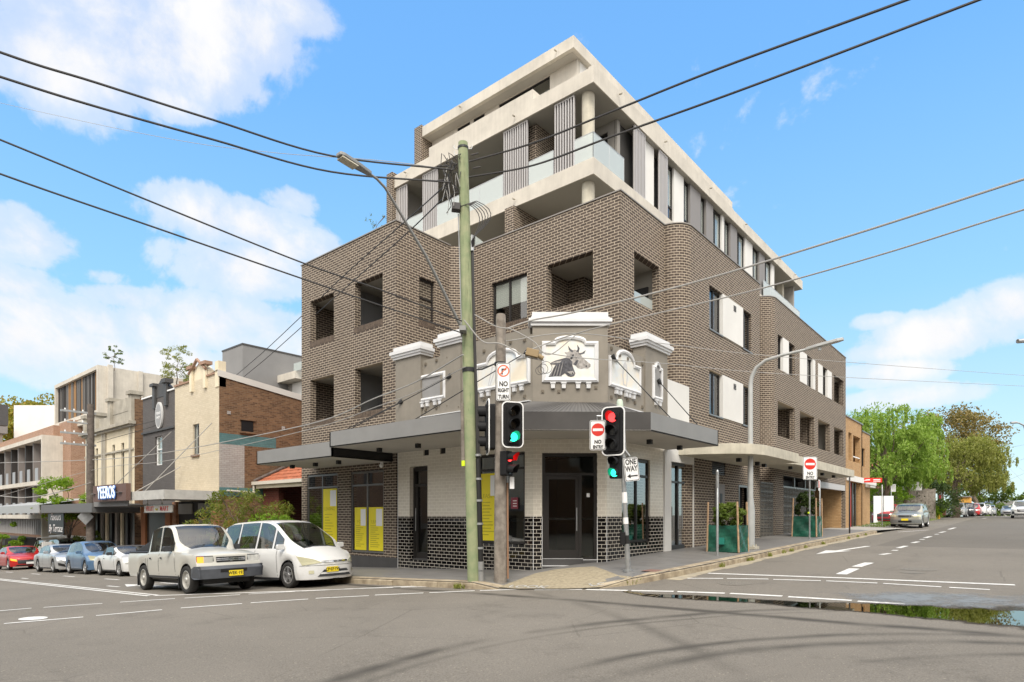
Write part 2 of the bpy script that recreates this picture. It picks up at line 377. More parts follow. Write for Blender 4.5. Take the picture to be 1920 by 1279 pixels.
def asphalt(name, base, patches=True):
    m = bpy.data.materials.new(name); m.use_nodes = True; t = m.node_tree; n = N(t); b = t.nodes['Principled BSDF']
    pos = n.new('ShaderNodeNewGeometry').outputs['Position']
    big = n.ramp(n.noise(pos, .22, 4, .6), [(.3, 0), (.7, 1)])
    med = n.ramp(n.noise(pos, 2.2, 5, .7), [(.3, 0), (.7, 1)])
    fin = n.noise(pos, 62, 5, .8)
    vo = n.new('ShaderNodeTexVoronoi'); vo.inputs['Scale'].default_value = 75; n.link(pos, vo.inputs['Vector'])
    sp = n.ramp(vo.outputs['Distance'], [(.0, 1), (.22, 0)])
    k = tuple(c*.80 for c in base); l = tuple(c*1.15 for c in base)
    c = n.mix(big, l, k); c = n.mix(n.math('MULTIPLY', med, .35), c, tuple(q*.72 for q in base))
    c = n.mix(n.math('MULTIPLY', n.ramp(fin, [(.42, 0), (.60, 1)]), .5), c, tuple(q*1.7 for q in base)); c = n.mix(n.math('MULTIPLY', n.ramp(fin, [(.36, 1), (.46, 0)]), .55), c, tuple(q*.5 for q in base))
    ck = n.new('ShaderNodeTexVoronoi'); ck.feature = 'DISTANCE_TO_EDGE'; ck.inputs['Scale'].default_value = .42; wv_ = n.vmath('ADD', pos, n.vmath('SCALE', n.new('ShaderNodeTexNoise').outputs['Color']).outputs[0]); n.link(wv_.outputs[0], ck.inputs['Vector'])
    crk = n.math('MULTIPLY', n.math('LESS_THAN', ck.outputs['Distance'], .006), n.ramp(n.noise(pos, .3, 3, .6), [(.48, 0), (.58, 1)]))
    c = n.mix(n.math('MULTIPLY', crk, .28), c, tuple(q*.3 for q in base))
    st = n.ramp(n.noise(pos, .9, 8, .8), [(.54, 0), (.70, 1)]); c = n.mix(n.math('MULTIPLY', st, .5), c, tuple(q*.5 for q in base))
    vc = n.new('ShaderNodeTexVoronoi'); vc.inputs['Scale'].default_value = 24; n.link(pos, vc.inputs['Vector'])
    rnd = n.new('ShaderNodeSeparateColor'); n.link(vc.outputs['Color'], rnd.inputs[0])
    pick = n.math('GREATER_THAN', rnd.outputs[0], .86)
    c = n.mix(n.math('MULTIPLY', n.math('MULTIPLY', pick, n.ramp(vc.outputs['Distance'], [(.0, 1), (.3, 0)])), .8), c, (.42, .37, .29))
    if patches:
        # worn tyre sweeps that curve through the crossing, seen as darker arcs
        spx = n.new('ShaderNodeSeparateXYZ'); n.link(pos, spx.inputs[0])
        wob = n.math('MULTIPLY', n.math('SUBTRACT', n.noise(pos, .5, 3, .6), .5), .9)
        for (cx, cy, r, w, a, lo, hi) in ((2.2, 4.8, 7.25, .17, .42, 0, 0), (2.2, 4.8, 6.95, .08, .25, 0, 0), (2.2, 4.4, 5.6, .14, .40, 0, 0), (2.2, 4.4, 5.15, .18, .42, 0, 0), (3.0, 4.4, 5.0, .12, .3, 0, 0), (-7.0, 69.2, 60.1, .2, .55, 0, 0), (-16, -8, 19.6, .2, .2, 0, 0)):
            dx = n.math('SUBTRACT', spx.outputs[0], cx); dy = n.math('SUBTRACT', spx.outputs[1], cy)
            d = n.math('SQRT', n.math('ADD', n.math('MULTIPLY', dx, dx), n.math('MULTIPLY', dy, dy)))
            e = n.math('ABSOLUTE', n.math('SUBTRACT', n.math('ADD', d, n.math('MULTIPLY', wob, .25)), r))
            g = n.math('SUBTRACT', 1, n.math('DIVIDE', e, w), clamp=True)
            g = n.math('MULTIPLY', g, n.ramp(n.noise(pos, .35, 3, .7), [(.38, 0), (.58, 1)]))
            c = n.mix(n.math('MULTIPLY', g, a*2.4), c, tuple(q*.42 for q in base))
        # the newer, darker surface further up the right-hand street
        fr = n.math('MULTIPLY', n.math('GREATER_THAN', n.math('ADD', spx.outputs[1], n.math('MULTIPLY', spx.outputs[0], .10)), 24.6), n.math('GREATER_THAN', spx.outputs[0], -4.2))
        c = n.mix(n.math('MULTIPLY', fr, .45), c, tuple(q*.6 for q in base))
    n.link(c, b.inputs['Base Color']); b.inputs['Roughness'].default_value = .85; b.inputs['Specular IOR Level'].default_value = .25
    bn = n.new('ShaderNodeBump'); bn.inputs['Strength'].default_value = .5; bn.inputs['Distance'].default_value = .01
    n.link(fin, bn.inputs['Height']); n.link(bn.outputs[0], b.inputs['Normal'])
    MT[name] = m; return m
ASPH = asphalt('asphalt', (.165, .149, .126))
PAVE = brickmat('stone_paving', (.155, .155, .158), (.125, .125, .13), (.10, .10, .10), w=.6, h=.6, ms=.006, rough=.6, bump=0, grime=0, varn=.4)
def pavemat():
    m = bpy.data.materials.new('granite_paving'); m.use_nodes = True; t = m.node_tree; n = N(t); b = t.nodes['Principled BSDF']
    g = n.new('ShaderNodeNewGeometry'); bt = n.new('ShaderNodeTexBrick'); bt.offset = .5
    for k, v in (('Scale', 1), ('Mortar Size', .006), ('Bias', 0), ('Brick Width', .6), ('Row Height', .3)): bt.inputs[k].default_value = v
    bt.inputs['Color1'].default_value = (.20, .195, .19, 1); bt.inputs['Color2'].default_value = (.16, .155, .15, 1); bt.inputs['Mortar'].default_value = (.085, .085, .08, 1)
    n.link(g.outputs['Position'], bt.inputs['Vector'])
    f = n.ramp(n.noise(g.outputs['Position'], 1.1, 5, .65), [(.35, 0), (.7, 1)])
    c = n.mix(n.math('MULTIPLY', f, .5), bt.outputs[0], (.22, .205, .185))
    n.link(c, b.inputs['Base Color']); b.inputs['Roughness'].default_value = .5; b.inputs['Specular IOR Level'].default_value = .4
    return m
PAVE = pavemat()
KERB = mat('sandstone_kerb', (.44, .37, .26), .9, nscale=3.5, namp=.35, bump=.5, bscale=14, col2=(.24, .19, .13))
RAMPM = mat('ramp_concrete', (.30, .255, .175), .9, nscale=14, namp=.22, bump=.35, bscale=60)
PAINT = mat('road_paint', (.74, .73, .70), .7, nscale=9, namp=.0, col2=(.56, .55, .52), bump=.2, bscale=80)
GRASS = leafmat('grass_blades', (.10, .16, .03), (.17, .22, .05), trans=.2)
WOODP = mat('green_treated_timber', (.215, .265, .14), .85, nscale=3.5, namp=.0, col2=(.31, .325, .19), bump=.35, bscale=16, streak=.45)
WOODG = mat('grey_weathered_timber', (.30, .265, .225), .9, nscale=5, namp=.0, col2=(.17, .145, .12), bump=.6, bscale=14, streak=.6)
# ------------------------------------------------------------------ ground, footpath, kerb, markings
def smooth(t): t = max(0, min(1, t)); return t*t*(3-2*t)
KP = [(-220,10.5),(-160,10.5),(-100,10.5),(-60,10.5),(-44,10.5),(-37,10.5),(-26,10.5),(-20.5,9.7),(-15.2,9.7),(-12,9.7),(-10.4,9.7),(-9.3,9.72),(-8.6,9.85),(-7.9,10.03),(-7.21,10.27),(-6.66,10.62),(-6.24,11.25),(-6.04,12.06),(-6,13.2),(-6,15),(-6,18),(-6,23),(-6,31),(-6,36)]
WP = [(-220,14),(-160,14),(-100,14),(-60,14),(-44,14),(-37,14),(-26,15),(-20.9,12.7),(-15.2,12.7),(-12,12.7),(-10.6,12.7),(-10.2,12.75),(-9.95,12.75),(-9.7,12.9),(-9.5,13.1),(-9.3,13.4),(-9,13.8),(-8.6,14.1),(-8.6,14.6),(-8.6,15.6),(-8.6,18),(-8.9,23),(-8.9,31),(-8.9,36)]
def kdist(u, v):
    b = 1e9
    for (a0, b0), (a1, b1) in zip(KP, KP[1:]):
        du, dv = a1-a0, b1-b0; t = max(0, min(1, ((u-a0)*du+(v-b0)*dv)/(du*du+dv*dv)))
        b = min(b, hypot(u-a0-t*du, v-b0-t*dv))
    return b
def FZ(u, v):                     # footpath height
    d = kdist(u, v); wu = smooth((u+10.2)/1.8)
    g = pl(9.7, GV)*(1-wu)+pl(v, GV)*wu
    k = smooth((v-13)/3); uu = u*(1-k)+(-6.1)*k if u > -14 else u
    z = pl(uu, FU)+g+.15+.02*min(d, 3)
    # kerb ramp at the corner: falls to the gutter
    s = (u+7.45)*.78+(v-10.55)*.62  # along the arc
    if u > -9.4 and v < 12.6:
        side = smooth((1.55-abs((u+7.55)*.83+(v-10.5)*.55))/.35)
        fall = 1-min(1, d/1.75)
        z -= side*fall*.135
    return z
def grid_ground():
    us = sorted(set([a for a, _ in FU]+[-30, -20, -12, 60, 150])); vs = sorted(set([b for b, _ in GV]+[-150, -60, -20, 60, 150]))
    us = [-900]+us+[900]; vs = [-900]+vs+[1500]
    mb = MB()
    for i in range(len(us)-1):
        for j in range(len(vs)-1):
            q = [(us[i], vs[j]), (us[i+1], vs[j]), (us[i+1], vs[j+1]), (us[i], vs[j+1])]
            mb.face([(a, b, RZ(a, b)) for a, b in q])
    return tag(mb.build('road', ASPH), kind='structure')
grid_ground()
def resample(P, Q, step=.8):
    A = []; B = []
    for i in range(len(P)-1):
        L = hypot(P[i+1][0]-P[i][0], P[i+1][1]-P[i][1]); n = max(1, int(L/step)) if L < 8 else max(1, int(L/6))
        for k in range(n):
            t = k/n
            A.append((P[i][0]+(P[i+1][0]-P[i][0])*t, P[i][1]+(P[i+1][1]-P[i][1])*t)); B.append((Q[i][0]+(Q[i+1][0]-Q[i][0])*t, Q[i][1]+(Q[i+1][1]-Q[i][1])*t))
    A.append(P[-1]); B.append(Q[-1]); return A, B
def footpath():
    A, B = resample(KP, WP, .5); mb = MB(); NN = 12
    for i in range(len(A)-1):
        for k in range(NN):
            t0, t1 = k/NN, (k+1)/NN
            P = []
            for (a, b), t in ((( A[i], B[i]), t0), ((A[i+1], B[i+1]), t0), ((A[i+1], B[i+1]), t1), ((A[i], B[i]), t1)):
                u = a[0]+(b[0]-a[0])*t; v = a[1]+(b[1]-a[1])*t; P.append((u, v, FZ(u, v)))
            mb.face(P)
    return tag(mb.build('footpath', PAVE, smooth=False), kind='structure')
footpath()
def kerb():
    rnd = random.Random(3); mb = MB(); pts = [(a, b) for a, b in KP]
    # walk along the path laying stones
    seg = []
    for (a0, b0), (a1, b1) in zip(pts[7:], pts[8:]):
        L = hypot(a1-a0, b1-b0); n = max(1, round(L/.85)) if L > 1.1 else 1
        for k in range(n): seg.append(((a0+(a1-a0)*k/n, b0+(b1-b0)*k/n), (a0+(a1-a0)*(k+1)/n, b0+(b1-b0)*(k+1)/n)))
    for (p, q) in seg:
        dx, dy = q[0]-p[0], q[1]-p[1]; L = hypot(dx, dy); dx /= L; dy /= L; nx, ny = -dy, dx   # inward is left of travel
        j = rnd.uniform(-.012, .012); g = .004
        P = [(p[0]+dx*g, p[1]+dy*g), (q[0]-dx*g, q[1]-dy*g)]
        top = lambda u, v: FZ(u, v)+.006
        o = -.015+j; i_ = .27
        a = [(x+nx*o, y+ny*o) for x, y in P]; b = [(x+nx*i_, y+ny*i_) for x, y in P]
        za = [top(*P[0])-.012+j, top(*P[1])-.012+j]; zc = [top(*b[0]), top(*b[1])]
        c = [(x+nx*.05, y+ny*.05) for x, y in P]; zcc = [top(*P[0])+.004, top(*P[1])+.004]
        lo = [RZ(*P[0])-.1, RZ(*P[1])-.1]
        mb.face([(*a[0], lo[0]), (*a[1], lo[1]), (*a[1], za[1]-.03), (*a[0], za[0]-.03)])
        mb.face([(*a[0], za[0]-.03), (*a[1], za[1]-.03), (*c[1], zcc[1]), (*c[0], zcc[0])])
        mb.face([(*c[0], zcc[0]), (*c[1], zcc[1]), (*b[1], zc[1]), (*b[0], zc[0])])
        for e in (0, 1):
            mb.face([(*a[e], lo[e]), (*a[e], za[e]-.03), (*c[e], zcc[e]), (*b[e], zc[e]), (*b[e], lo[e])])
    # far parts simple
    for (a0, b0), (a1, b1) in zip(pts[:7], pts[1:8]):
        mb.face([(a0, b0, RZ(a0, b0)-.1), (a1, b1, RZ(a1, b1)-.1), (a1, b1, FZ(a1, b1)+.006), (a0, b0, FZ(a0, b0)+.006)])
        mb.face([(a0, b0, FZ(a0, b0)+.006), (a1, b1, FZ(a1, b1)+.006), (a1, b1+.27, FZ(a1, b1+.27)+.006), (a0, b0+.27, FZ(a0, b0+.27)+.006)])
    return tag(mb.build('kerb', KERB), kind='structure')
kerb()
def ramp_surface():
    bot = [(-8.68,9.86),(-8.3,9.93),(-7.9,10.05),(-7.5,10.18),(-7.21,10.28),(-6.9,10.46),(-6.66,10.64),(-6.42,10.95),(-6.26,11.25)]
    top = [(-8.72,9.95),(-8.78,10.6),(-8.82,11.3),(-8.6,11.75),(-8.3,12.15),(-8.0,12.55),(-7.5,12.2),(-6.9,11.8),(-6.32,11.36)]
    mb = MB()
    for i in range(len(bot)-1):
        for k in range(8):
            P = []
            for (a, b), t in (((bot[i], top[i]), k/8), ((bot[i+1], top[i+1]), k/8), ((bot[i+1], top[i+1]), (k+1)/8), ((bot[i], top[i]), (k+1)/8)):
                u = a[0]+(b[0]-a[0])*t; v = a[1]+(b[1]-a[1])*t; P.append((u, v, FZ(u, v)+.012))
            mb.face(P)
    return tag(mb.build('kerb_ramp_paving', RAMPM), kind='structure')
ramp_surface()
def drape(P0, P1, w, dz=.006, m=0, mb=None, n=None):
    mb = mb or MB(); P0 = Vector(P0[:2]); P1 = Vector(P1[:2]); d = P1-P0; L = d.length; d /= L; nn = Vector((-d.y, d.x))*w/2; n = n or max(1, int(L/.5))
    for k in range(n):
        a = P0+d*L*k/n; b = P0+d*L*(k+1)/n
        mb.face([(q.x, q.y, RZ(q.x, q.y)+dz) for q in (a-nn, b-nn, b+nn, a+nn)], m)
    return mb
def gline(x0, y0, x1, y1, w, mb): return drape(gp(x0, y0), gp(x1, y1), w, mb=mb)
def markings():
    mb = MB()
    for s in [(7.5,1170,156,1157.5),(180,1155,304,1144),(339,1140.6,454,1132.5),(470,1131,578,1123.8),(592,1122.5,692,1117.5),(703,1116.5,794,1112.5),(805,1112,890,1108.3),(900,1108,975,1105.5)]: gline(*s, .11, mb)
    for s in [(-90,1153.5,59,1141),(82,1139.5,192,1132),(225,1129.7,328,1123),(346,1122,450,1115.6),(466,1114.5,553,1109.6),(566,1109,647,1105),(659,1104.7,737,1102.2),(752,1101.7,825,1100)]: gline(*s, .11, mb)
    for s in [(1003,1106.5,1092,1105.8),(1099,1106.2,1177,1108),(1184,1108,1263,1109.6),(1270,1110,1359,1113),(1369,1113.5,1467,1118.5),(1478,1119.5,1597,1126.5),(1608,1128,1697,1133.5)]: gline(*s, .11, mb)
    for s in [(1289,1085,1356,1085.3),(1363,1085.2,1441,1086.5),(1450,1087,1539,1089.5),(1549,1089.8,1645,1094),(1656,1094.5,1765,1101),(1780,1102,1856,1106.5)]: gline(*s, .11, mb)
    gline(290,1117.5, 820,1097.8, .16, mb)                         # stop line, left street
    gline(1328,1075.5, 1903,1097.5, .17, mb)                       # stop line, right street
    a = gp(0,1086); b = gp(290,1117)
    drape((a.x-40, 5.60), (b.x, 5.60), .10, mb=mb); drape((a.x-40, 5.80), (b.x, 5.80), .10, mb=mb)
    for s in [(1577,1077.5,1602,1066.5),(1606,1063,1630,1055.5)]: gline(*s, .22, mb)
    for (x, y, x2, y2) in [(1652,1040.5,1668,1038),(1676,1033,1680,1031.7),(1684,1028,1699,1024),(1711,1018.5,1722,1016),(1727,1012.3,1731,1011.3),(1734,1009,1745,1006),(1755,1002.5,1758,1001.6),(1762,999,1772,997),(1779,992.8,1791,989.7)]:
        gline(x, y, x2, y2, .16, mb)
    gline(1596,1001,1628,999.5, .14, mb); gline(1684,998,1740,994, .13, mb); gline(1842,972.4,1850,971.6, .2, mb)
    def arrow(tail, head, w=.14):
        t = Vector(tail); h = Vector(head); d = (h-t).normalized(); n = Vector((-d.y, d.x)); L = (h-t).length
        drape(t, t+d*(L*.62), w, mb=mb)
        P = [h, h-d*L*.42+n*.36, h-d*L*.38-n*.36]
        mb.face([(q.x, q.y, RZ(q.x, q.y)+.007) for q in (P[0], P[1], P[2])])
    p0 = gp(1628,1027); p1 = gp(1517,1039.5)
    arrow((-4.35, 24.6), (-5.0, 20.3), .16)
    for u0 in (-17.6,): arrow((u0-1.4, 7.1), (u0-3.6, 7.1))        # lane arrows on the left street
    p = gp(195,1098)
    arrow((-18.5, 6.9), (-21.6, 6.9), .13)
    for k in range(16):
        u = -19.5-k*5.2; drape((u, 7.72), (u-1.5, 7.72), .10, mb=mb)   # lane line between the two queues
        if k % 2 == 0: drape((u-1.0, 6.4), (u-2.0, 6.4), .1, mb=mb)
    # round service marks
    c = gp(62,1160)
    P = [(c.x+.33*cos(a*pi/8), c.y+.2*sin(a*pi/8)) for a in range(16)]
    mb.face([(a, b, RZ(a, b)+.006) for a, b in P])
    tag(mb.build('road_markings', PAINT), kind='structure')
    # lettering painted on the ramp lip
    for (body, x, y, ang, s) in (('LOOK', -8.1, 10.13, 10, .30), ('LOOK', -6.62, 11.02, 50, .30)):
        T = Matrix.Translation((x, y, FZ(x, y)+.03)) @ Matrix.Rotation(RAD(ang), 4, 'Z')
        o = text_mesh('painted_word', body, s, T, PAINT, extr=.001, bold=.008, sx=1.1)
        me = o.data
        for vtx in me.vertices: vtx.co.z = FZ(vtx.co.x, vtx.co.y)+.020
        tag(o, kind='structure')
    mb = MB()
    for (px, py, r, rr) in ((1378,1094,.33,.2),(1722,1068,.36,.2),(1712,1074,.24,.16)):
        c = gp(px, py); P = [(c.x+r*cos(a*pi/10), c.y+r*sin(a*pi/10)) for a in range(20)]
        mb.face([(a, b, RZ(a, b)+.005) for a, b in P])
    tag(mb.build('manhole_cover', mat('iron_cover', (.16, .145, .12), .8, nscale=40, namp=.4)), 'round iron access covers set flush in the road by the crossing', 'manhole cover')
    c = gp(1229,1067, .2); mb = MB()
    for i in range(1):
        P = [(c.x-.28, c.y-.18), (c.x+.22, c.y-.22), (c.x+.26, c.y+.2), (c.x-.24, c.y+.24)]
        mb.face([(a, b, FZ(a, b)+.008) for a, b in P])
    tag(mb.build('pit_lid', mat('rusty_lid', (.20, .11, .085), .8, nscale=20, namp=.3)), 'square rusty pit lid let into the footpath near the leaning signal pole', 'pit lid')
markings()
# worn gutter strip (pale concrete) along the right-hand kerb and puddle
mb = MB()
for v0 in [12.2+.9*k for k in range(27)]:
    w = .30+.06*sin(v0*1.7)
    mb.face([(-5.985, v0, RZ(-5.98, v0)+.004), (-5.985+w, v0, RZ(-5.98+w, v0)+.004), (-5.985+w, v0+.9, RZ(-5.98+w, v0+.9)+.004), (-5.985, v0+.9, RZ(-5.98, v0+.9)+.004)])
tag(mb.build('gutter', mat('gutter_concrete', (.42, .36, .25), .9, nscale=3, namp=.0, col2=(.27,.24,.19))), kind='structure')
WATER = mat('water_film', (.03, .028, .022), .02, spec=.6)
def watermat():
    m = bpy.data.materials.new('shallow_water'); m.use_nodes = True; t = m.node_tree; n = N(t); t.nodes.remove(t.nodes['Principled BSDF'])
    out = [q for q in t.nodes if q.type == 'OUTPUT_MATERIAL'][0]
    pos = n.new('ShaderNodeNewGeometry').outputs['Position']
    gl = n.new('ShaderNodeBsdfGlossy'); gl.inputs['Roughness'].default_value = .015; gl.inputs[0].default_value = (.50, .49, .44, 1); lv = n.new('ShaderNodeCombineXYZ'); lv.inputs[2].default_value = 1; n.link(lv.outputs[0], gl.inputs['Normal'])   # still water lies level
    di = n.new('ShaderNodeBsdfDiffuse'); di.inputs[0].default_value = (.075, .068, .045, 1)
    fr = n.new('ShaderNodeFresnel'); fr.inputs[0].default_value = 1.33
    m1 = n.new('ShaderNodeMixShader'); n.link(n.math('MULTIPLY_ADD', fr.outputs[0], 1.2, .12, clamp=True), m1.inputs[0]); n.link(di.outputs[0], m1.inputs[1]); n.link(gl.outputs[0], m1.inputs[2])
    tr = n.new('ShaderNodeBsdfDiffuse'); tr.inputs[0].default_value = (.075, .068, .058, 1); trr = n.new('ShaderNodeBsdfTransparent'); dry = n.new('ShaderNodeMixShader')
    f = n.ramp(n.noise(pos, 3.2, 6, .65), [(.38, 0), (.46, 1)])
    at_ = n.new('ShaderNodeAttribute'); at_.attribute_name = 'depth'
    f = n.ramp(n.math('ADD', at_.outputs['Fac'], n.math('MULTIPLY', n.math('SUBTRACT', n.noise(pos, 1.3, 8, .75), .5), 2.4)), [(.36, 0), (.50, 1)])
    m2 = n.new('ShaderNodeMixShader'); n.link(f, m2.inputs[0]); n.link(dry.outputs[0], m2.inputs[1]); n.link(m1.outputs[0], m2.inputs[2]); n.link(trr.outputs[0], dry.inputs[1]); n.link(tr.outputs[0], dry.inputs[2]); n.link(n.math('MULTIPLY', n.ramp(n.math('ADD', at_.outputs['Fac'], n.math('MULTIPLY', n.math('SUBTRACT', n.noise(pos, 1.3, 8, .75), .5), 2.4)), [(.05, 0), (.36, 1)]), .75), dry.inputs[0])
    n.link(m2.outputs[0], out.inputs[0]); return m
def puddle():
    # strip that follows the gutter of the crossing; deepest in the middle of each cross-section
    cs = [(1170,1109.5,.10),(1215,1117,.22),(1300,1121,.30),(1400,1127,.32),(1500,1134,.38),(1600,1139,.55),(1700,1146,.62),(1800,1152,.85),(1900,1158,1.1),(2000,1165,1.2),(2150,1175,1.2),(2400,1195,1.2)]
    mb = MB(); dep = []; pts = []
    P = [(gp(x, y), w) for x, y, w in cs]
    for i, (p, w) in enumerate(P):
        a = P[max(i-1, 0)][0]; b = P[min(i+1, len(P)-1)][0]; d = (b-a); d.z = 0; d.normalize(); nrm = Vector((-d.y, d.x, 0))
        row = []
        for j in range(9):
            t = -1+2*j/8; q = p+nrm*w*t*.78
            row.append((q.x, q.y, RZ(q.x, q.y)+.009)); dep.append(max(0, 1-abs(t)**2)*min(1, .62+.5*i/7))
        pts.append(row)
    V = [c for r in pts for c in r]; F = []
    for i in range(len(pts)-1):
        for j in range(8): F.append((i*9+j, i*9+j+1, (i+1)*9+j+1, (i+1)*9+j))
    me = bpy.data.meshes.new('puddle'); me.from_pydata(V, [], F); at_ = me.attributes.new('depth', 'FLOAT', 'POINT')
    for k, dv in enumerate(dep): at_.data[k].value = dv
    me.materials.append(watermat()); o = bpy.data.objects.new('puddle', me); SC.collection.objects.link(o); tag(o, kind='structure')
puddle()
def damp():
    m = bpy.data.materials.new('damp_sheen'); m.use_nodes = True; t = m.node_tree; n = N(t); t.nodes.remove(t.nodes['Principled BSDF']); out = [q for q in t.nodes if q.type == 'OUTPUT_MATERIAL'][0]
    pos = n.new('ShaderNodeNewGeometry').outputs['Position']; gl = n.new('ShaderNodeBsdfGlossy'); gl.inputs['Roughness'].default_value = .5; gl.inputs[0].default_value = (.80,.76,.68,1); tr = n.new('ShaderNodeBsdfTransparent'); di = n.new('ShaderNodeBsdfDiffuse'); di.inputs[0].default_value = (.10,.09,.08,1)
    at_ = n.new('ShaderNodeAttribute'); at_.attribute_name = 'depth'
    mx0 = n.new('ShaderNodeMixShader'); mx0.inputs[0].default_value = .62; n.link(di.outputs[0], mx0.inputs[1]); n.link(gl.outputs[0], mx0.inputs[2])
    f = n.ramp(n.math('ADD', at_.outputs['Fac'], n.math('MULTIPLY', n.math('SUBTRACT', n.noise(pos, 1.1, 9, .75), .5), 2.6)), [(.34, 0), (.95, .8)])
    mx = n.new('ShaderNodeMixShader'); n.link(f, mx.inputs[0]); n.link(tr.outputs[0], mx.inputs[1]); n.link(mx0.outputs[0], mx.inputs[2]); n.link(mx.outputs[0], out.inputs[0])
    a, b = gp(1560, 1122), gp(2300, 1105); V = []; F = []; dep = []; NX, NY = 14, 8
    for i in range(NX+1):
        for j in range(NY+1):
            x = -3.0+3.6*i/NX; y = 10.75+3.3*j/NY*(.35+.65*i/NX); V.append((x, y, RZ(x, y)+.0075)); e = (2*j/NY-1)**2; dep.append((1-e)*min(1, i/4)*.75)
    for i in range(NX):
        for j in range(NY): k = i*(NY+1)+j; F.append((k, k+NY+1, k+NY+2, k+1))
    me = bpy.data.meshes.new('damp_patch'); me.from_pydata(V, [], F); q = me.attributes.new('depth', 'FLOAT', 'POINT')
    for k, d in enumerate(dep): q.data[k].value = d
    me.materials.append(m); o = bpy.data.objects.new('damp_patch', me); SC.collection.objects.link(o); tag(o, kind='structure')
damp()
# ------------------------------------------------------------------ the corner building
def wall(mb, axis, c, inward, s0, s1, z0, z1, holes=(), t=.24, m=0, mi=None):
    """Solid wall on the plane axis=c, spanning s0..s1, z0..z1, with rectangular holes (a,b,za,zb)."""
    mi = m if mi is None else mi
    S = sorted(set([s0, s1]+[h[0] for h in holes]+[h[1] for h in holes])); Z = sorted(set([z0, z1]+[h[2] for h in holes]+[h[3] for h in holes]))
    S = [s for s in S if s0-1e-6 <= s <= s1+1e-6]; Z = [z for z in Z if z0-1e-6 <= z <= z1+1e-6]
    def P(s, z, d): return (s, c+inward*d, z) if axis == 'v' else (c+inward*d, s, z)
    def solid(i, j):
        if i < 0 or j < 0 or i >= len(S)-1 or j >= len(Z)-1: return False
        a, b = (S[i]+S[i+1])/2, (Z[j]+Z[j+1])/2
        return not any(h[0] < a < h[1] and h[2] < b < h[3] for h in holes)
    for i in range(len(S)-1):
        for j in range(len(Z)-1):
            if not solid(i, j): continue
            a, b, p, q = S[i], S[i+1], Z[j], Z[j+1]
            mb.face([P(a,p,0), P(b,p,0), P(b,q,0), P(a,q,0)], m); mb.face([P(a,p,t), P(a,q,t), P(b,q,t), P(b,p,t)], mi)
            if not solid(i-1, j): mb.face([P(a,p,0), P(a,q,0), P(a,q,t), P(a,p,t)], m)
            if not solid(i+1, j): mb.face([P(b,p,0), P(b,p,t), P(b,q,t), P(b,q,0)], m)
            if not solid(i, j-1): mb.face([P(a,p,0), P(a,p,t), P(b,p,t), P(b,p,0)], m)
            if not solid(i, j+1): mb.face([P(a,q,0), P(b,q,0), P(b,q,t), P(a,q,t)], m)
    return mb
def abox(mb, axis, c, inward, s0, s1, z0, z1, d0, d1, m=0):
    a, b = c+inward*d0, c+inward*d1
    return mb.box(s0, s1, a, b, z0, z1, m) if axis == 'v' else mb.box(a, b, s0, s1, z0, z1, m)
def window(parent, axis, c, inward, s0, s1, z0, z1, mull=(.5,), trans=(), fr=None, pane=None, d=.12, fw=.055, blind=None, room=1.3, roomm=None, name='window', pname='pane', fr2=None, rside=True):
    fr = fr or FRM; pane = pane or GLASS_D
    mb = MB(); B = lambda a, b, p, q, d0=0, d1=.07: abox(mb, axis, c, inward, a, b, p, q, d+d0, d+d1)
    B(s0, s0+fw, z0, z1); B(s1-fw, s1, z0, z1); B(s0+fw, s1-fw, z1-fw, z1); B(s0+fw, s1-fw, z0, z0+fw)
    for mm in mull: x = s0+(s1-s0)*mm; B(x-fw/2, x+fw/2, z0+fw, z1-fw, -.004, .066)
    for tt in trans: zz = z0+(z1-z0)*tt; B(s0+fw, s1-fw, zz-fw/2, zz+fw/2, -.008, .062)
    w = mb.build(name, fr, parent)
    g = MB(); abox(g, axis, c, inward, s0+fw*.5, s1-fw*.5, z0+fw*.5, z1-fw*.5, d+.03, d+.042); g.build(pname, pane, w)
    if blind:
        for (a, b, p, q) in blind:
            k = MB(); abox(k, axis, c, inward, s0+(s1-s0)*a, s0+(s1-s0)*b, z0+(z1-z0)*p, z0+(z1-z0)*q, d+.055, d+.06); k.build('blind', BLIND, w)
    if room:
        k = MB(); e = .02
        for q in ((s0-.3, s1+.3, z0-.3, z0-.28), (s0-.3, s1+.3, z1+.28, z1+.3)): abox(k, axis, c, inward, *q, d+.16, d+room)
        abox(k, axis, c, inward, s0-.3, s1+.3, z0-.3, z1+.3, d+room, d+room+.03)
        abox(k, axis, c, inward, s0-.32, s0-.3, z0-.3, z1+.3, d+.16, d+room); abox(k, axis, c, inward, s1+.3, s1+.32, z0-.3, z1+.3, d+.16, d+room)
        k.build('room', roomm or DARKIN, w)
    return w
BLD = world_empty('apartment_building', (-12, 20, .4), 'five storey corner apartment block of dark brick and pale concrete over a tiled corner shop', 'building')
def part(mb, name, m, smooth=False, bevel=0, parent=BLD, label=None, angle=40):
    o = mb.build(name, m, None, smooth, bevel, angle=angle); o.parent = parent
    if parent is not None: keep(o)
    if label: o['label'] = label
    return o
_b = MB.build
def build_keep(s, name, mats, parent=None, smooth=False, bevel=0, loc=None, angle=40):
    o = _b(s, name, mats, parent, smooth, bevel, loc, angle)
    if parent is not None and loc is None and parent.type == 'EMPTY' and getattr(MB, 'worldmode', True): keep(o)
    return o
MB.build = build_keep
TOP = 11.2
H2 = (8.23, 9.72); H1 = (5.31, 6.83)
